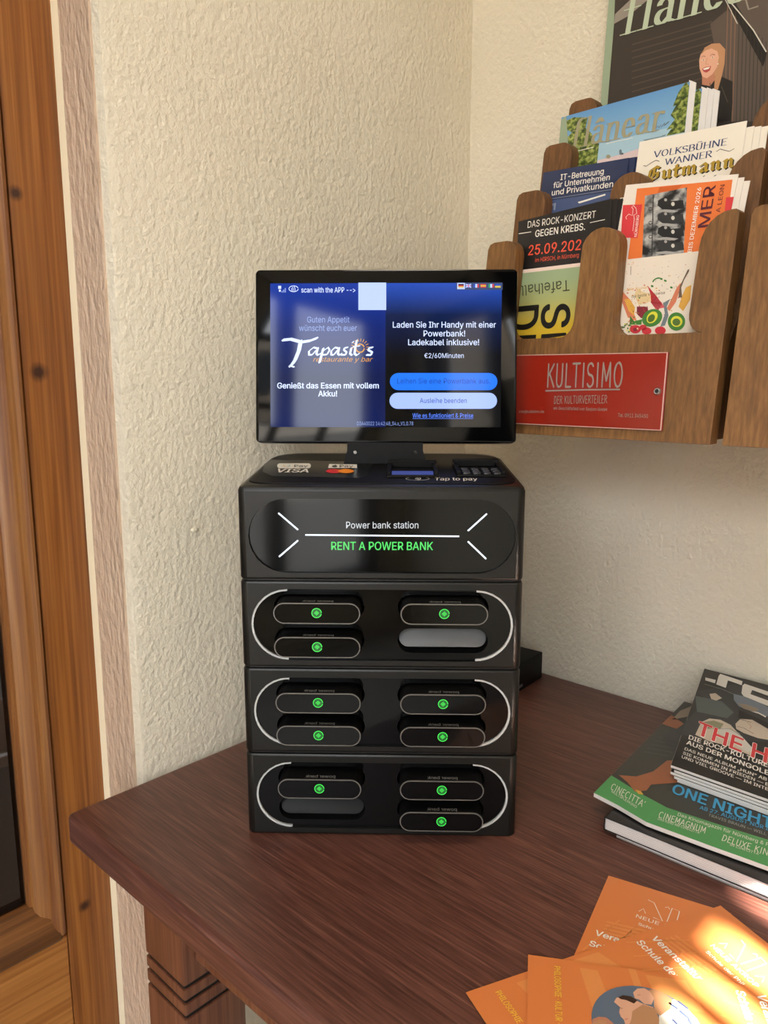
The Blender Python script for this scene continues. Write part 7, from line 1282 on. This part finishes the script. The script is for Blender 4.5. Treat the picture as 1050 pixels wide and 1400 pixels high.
# front pocket, left
MC['tafel_blend']=gradient('green_to_yellow_print',((0.0,'#d9ae22'),(0.35,'#cdae34'),(0.7,'#a9ad70'),(1.0,'#98a982')),1,-0.085,-0.012)
clip('tafel',-0.022,0.083,-0.148,0.0)
sheet('tafel','theatre_flyer',-0.022,0.083,-0.148,0.0,0.0007,M('tafel_blend'),'green to yellow theatre flyer standing upside down in the front pocket','flyer')
blk=plain('flyer_black','#211d1b',0.35); g='black rock concert flyers'
clip('rock',0.0,0.1055,-0.2,0.0)
o,F=sheet('rock','concert_flyer',0.0,0.1055,-0.185,0.0,0.0006,blk,'black rock concert flyer with red date, frontmost of its stack','flyer',g,plain('flyer_edge_dark','#4b4540',0.5))
for k in range(1,4): behind(o,F,0.0052*k,-0.0006*k,-0.0014*k,'black concert flyer '+('second','third','last')[k-1]+' in the stack behind the one showing the red date',g)
# front pocket, right
clip('splash',-0.012,0.093,-0.148,0.0)
sheet('splash','food_flyer',-0.012,0.093,-0.148,0.0,0.0007,plain('flyer_cream','#e2d6c6',0.4),'cream flyer with colourful splashes of fruit in the front pocket','flyer')
clip('card',0.0,0.1045,-0.2,0.0); g='orange and white concert programme cards'
o,F=sheet('card','programme_card',0.0,0.1045,-0.20,0.0,0.0006,plain('card_white','#e4dace',0.4),'white and orange programme card with a black and white band photo','card',g)
for k in range(1,4): blank(o,F,0.0050*k-(0.0235 if k==3 else 0),-0.0028*k,-0.0013*k-(0.0048 if k==3 else 0),'white programme card '+('just behind the orange band photo one','second behind the orange band photo one','rearmost behind the orange band photo one, showing at its left')[k-1],g)
# second tier
navy=gradient('navy_print',((0.0,'#3a4668'),(0.6,'#2a3350'),(1.0,'#2c3656')),1,-0.06,0.0); g='navy computer service flyers'
clip('it',0.0,0.1,-0.2,0.0)
o,F=sheet('it','service_flyer',0.0,0.1,-0.20,0.0,0.0006,navy,'navy computer service flyer with white text, frontmost of its stack','flyer',g,plain('flyer_edge_navy','#39435e',0.5))
for k in range(1,4): blank(o,F,0.0062*k,0.0004*k,-0.0016*k,'navy flyer '+('second','third','last')[k-1]+' in the stack behind the computer service one',g)
g='white folk theatre flyers'; clip('volks',0.0,0.105,-0.2,0.0)
o,F=sheet('volks','theatre_programme',0.0,0.103,-0.20,0.0,0.0006,plain('programme_cream','#e8dfd0',0.42),'cream theatre programme with blue title and gold blackletter, frontmost of its stack','programme',g)
for k in range(1,4): blank(o,F,0.0055*k+0.001,-0.0050-0.0003*k,-0.0018*k,'white programme '+('second','third','last')[k-1]+' in the stack behind the gold blackletter one',g)
# third tier
MC['p_sky']=gradient('printed_sky',((0.0,'#9dc0d4'),(0.45,'#86b1d0'),(1.0,'#5f93c4')),1,-0.08,0.0)
clip('flanlight',-0.002,0.1445,-0.205,0.0); g='light blue town magazines'
o,F=sheet('flanlight','town_magazine',-0.002,0.1445,-0.205,0.0,0.0016,M('p_sky'),'light blue town magazine with trees on its cover, frontmost of its stack','magazine',g,PAGES)
lf=MB(F); lf.loft([[(0.1435,-0.2,0.0),(0.1435,0.002,0.0),(0.1505,-0.002,-0.0012),(0.1505,-0.2,-0.0012)],[(0.1435,-0.2,-0.0016),(0.1435,0.002,-0.0016),(0.1505,-0.002,-0.0022),(0.1505,-0.2,-0.0022)]],PAGES); lf.build('open_pages',o,0)
for k in range(1,4): behind(o,F,0.0075+0.0048*k,-0.0075-0.0012*k,-0.0024*k,'town magazine '+('second','third','last')[k-1]+' in the stack behind the light blue one with trees',g)
# top tier
clip('flanbig',0.0,0.198,-0.20,0.098)
sheet('flanbig','town_magazine',0.0,0.198,-0.198,0.098,0.004,plain('cover_dark','#352e2a',0.33),'large dark town magazine with a laughing blonde woman on its cover','magazine',None,PAGES)

# ------------------------------------------------------------------ printed matter on the table
bw=plain('cover_black','#1f1d1d',0.3)
b=MB(); 
def book(x0,y0,L_,W_,z0,z1,rot,label,cover,n):
    F=Matrix.Translation((x0,y0,z0))@Matrix.Rotation(math.radians(rot),4,'Z'); h=z1-z0; b=MB(F)
    b.box(0.0012,L_,-W_,-0.0012,0.0005,h-0.0005,PAGES)
    for i in range(1,n): b.box(0.0007,L_,-W_,-0.0007,h*i/n-0.0002,h*i/n+0.0002,plain('page_gap','#c9c1c4',0.6))
    o=b.build('magazine',smooth=0); adopt(o,F); tag(o,label,'magazine','thick magazines under the cinema magazine')
    q=MB(F); q.box(0,L_,-W_,0,h-0.0005,h,cover); q.box(0,L_,-W_,0,0,0.0005,cover); q.box(0.0,L_,-0.0007,0,0.0,h,cover); q.build('cover',o,0); return o
book(-0.3030,-0.3975,0.27,0.21,0.7601,0.7650,0.5,'thin magazine lying flat on the table at the very bottom of the pile',plain('cover_grey','#a9a39c',0.4),3)
book(-0.3075,-0.3870,0.29,0.21,0.7652,0.7775,0.8,'thick magazine with white page edges lying under the green cinema magazine',bw,7)
F,conv=frame_of(PRINT['cine']); clip('cine',-0.02,0.235,-0.03,0.275)
PR=PRINT['cine']; fr=[(-0.0011,0.00225),(0.02358,-0.00163),(0.0551,-0.00962),(0.10741,-0.006),(0.15468,-0.00176),(0.215,0.004)]
out=[conv(p) for p in fr]+[conv((0.215,0.268)),conv((-0.0011,0.268))]
b=MB(F); b.prism(out,-0.0040,0.0,PAGES,0.0003); b.poly(inset(out,0.0002),0.00004,plain('cover_charcoal','#34342f',0.3))
cm=b.build('cinema_magazine',smooth=0); adopt(cm,F); tag(cm,'cinema magazine with a green band and dark cover on the thick magazines','magazine')
put(PR['items'],conv,F,cm,0.00006)
F,conv=frame_of(PRINT['rcn']); clip('rcn',-0.0,0.17,0.0,0.21); g='rock magazines leaning against the wall'
rc=plain('cover_night','#242322',0.28); Q=[conv(p) for p in ((0,0),(0.148,0),(0.148,0.203),(0,0.203))]
b=MB(F); b.prism(Q,-0.0028,0.0,PAGES,0.0003); b.poly(inset(Q,0.0002),0.00004,rc)
rm=b.build('rock_magazine',smooth=0); adopt(rm,F); tag(rm,'black rock magazine with red headline, topmost of its stack against the wall','magazine',g)
put(PRINT['rcn']['items'],conv,F,rm,0.00006)
for k in range(1,5): blank(rm,F,(0.0035,-0.0005,0.003,0.0055)[k-1]+0.0002*k,(0.0005,0.002,0.0032,0.0055)[k-1]-0.0013*k,-0.0035*k,'rock magazine '+('second from the top','third from the top','fourth from the top','lowest')[k-1]+' in the stack with the red headline',g)
# orange leaflets, all with the same artwork
LI=[]
def lp(pts,m,lay=1): LI.append(('p',pts,m,lay))
def ll(pts,wd,m,lay=2): LI.append(('l',pts,wd,m,lay))
def lt(txt,a,b_,h,m,bold=0,lay=3): LI.append(('t',txt,a,b_,(a[0],a[1]+h),m,bold,0,lay))
for k in range(7): ll([(0.004+0.013*k,-0.095-0.004*k),(0.02+0.012*k,-0.05-0.003*k)],0.0009,'p_leafart',1)
for k in range(5): lp([(0.012,-0.056-0.0042*k),(0.05,-0.050-0.0042*k),(0.05,-0.052-0.0042*k),(0.012,-0.0575-0.0042*k)],'p_leafart',1)
for k in range(5): lp([(0.058+0.008*k,-0.07),(0.061+0.008*k,-0.07),(0.061+0.008*k,-0.135),(0.058+0.008*k,-0.135)],'p_leafart',1)
lp([(0.0,-0.152),(0.1,-0.138),(0.1,-0.142),(0.0,-0.157)],'p_leafart'); lp([(0.006,-0.178),(0.05,-0.168),(0.05,-0.182),(0.006,-0.190)],'p_leafart'); lp([(0.07,-0.165),(0.095,-0.16),(0.095,-0.2),(0.07,-0.195)],'p_leafart')
lp([(0.004,-0.12),(0.03,-0.112),(0.03,-0.140),(0.004,-0.146)],'p_leafart')
ll([(0.0345,-0.0155),(0.0395,-0.0170),(0.0490,-0.0355),(0.0420,-0.0345),(0.0345,-0.0155)],0.0006,'p_white'); ll([(0.0520,-0.0345),(0.0530,-0.0165),(0.0585,-0.0175),(0.0585,-0.0360)],0.0006,'p_white')
ll([(0.0480,-0.0185),(0.0500,-0.0165),(0.0515,-0.0190),(0.0480,-0.0185)],0.0005,'p_white'); ll([(0.0310,-0.0330),(0.0335,-0.0280),(0.0360,-0.0330),(0.0310,-0.0330)],0.0005,'p_white'); ll([(0.064,-0.0345),(0.067,-0.029),(0.070,-0.0345),(0.064,-0.0345)],0.0005,'p_white')
lt('NEUE AKROPOLIS',(0.0303,-0.0412),(0.0880,-0.0430),0.0040,'p_white'); lt('Schule der Philosophie',(0.0336,-0.0490),(0.0850,-0.0500),0.0030,'p_white',1)
lt('Veranstaltungen',(0.0074,-0.0755),(0.0700,-0.0740),0.0058,'p_white',2); lt('Schule der Philosophie',(0.0066,-0.0885),(0.0890,-0.0870),0.0058,'p_white',2)
LL,LW=0.2255,0.0935
cx,cy,cr=0.0500,0.0750-LL,0.0345
lp([(cx+cr*math.cos(2*PI*i/40),cy+cr*math.sin(2*PI*i/40)) for i in range(40)],'p_denim',3)
# two faces and a striped shirt in the round picture
for it in PRINT['o3']['items']:
    if it[0]=='p':
        P=[(x,y-LL) for x,y in it[1]]; Q=[]
        for i,p in enumerate(P):       # keep inside the round picture
            d=Vector((p[0]-cx,p[1]-cy)); 
            if d.length>cr: d*=cr/d.length
            Q.append((cx+d.x,cy+d.y))
        lp(Q,it[2],it[3])
    else:
        P=[(x,y-LL) for x,y in it[1]]
        if all((x-cx)**2+(y-cy)**2<cr*cr for x,y in P): ll(P,it[2],it[3],it[4])
lt('PHILOSOPHIE · KULTUR · LEBENSKUNST',(0.0078,0.0180-LL),(0.0880,0.0180-LL),0.0042,'p_yellowprint',1)
PRINT['leaf']=dict(PRINT['o1'],items=LI)
def leaflet(key,label,bottom):
    P=PRINT[key]; U,V,O=Vector(P['U']),Vector(P['V']),Vector(P['O'])
    if bottom: O=O+V*LL
    return frame_of(dict(O=O,U=U,V=U.cross(V).cross(U)))[0]
F1=leaflet('o1','',False); g='orange philosophy school leaflets'
b=MB(F1); b.box(0,LW,-LL,0,-0.0006,0.0,plain('leaflet_edge','#d8894e',0.5)); b.poly([(0,-LL),(LW,-LL),(LW,0),(0,0)],0.00003,LEAFLET); lo=b.build('orange_leaflet',smooth=0); adopt(lo,F1)
tag(lo,'orange leaflet pointing at the magazine pile, its white title half covered','leaflet',g)
put(LI,lambda p:p,F1,lo,0.00005)
copy_thing(lo,leaflet('o2','',False),'orange leaflet in the sunlight lying across the one that points at the magazines',g)
copy_thing(lo,leaflet('o3','',True),'topmost orange leaflet showing the round photo of two faces',g)
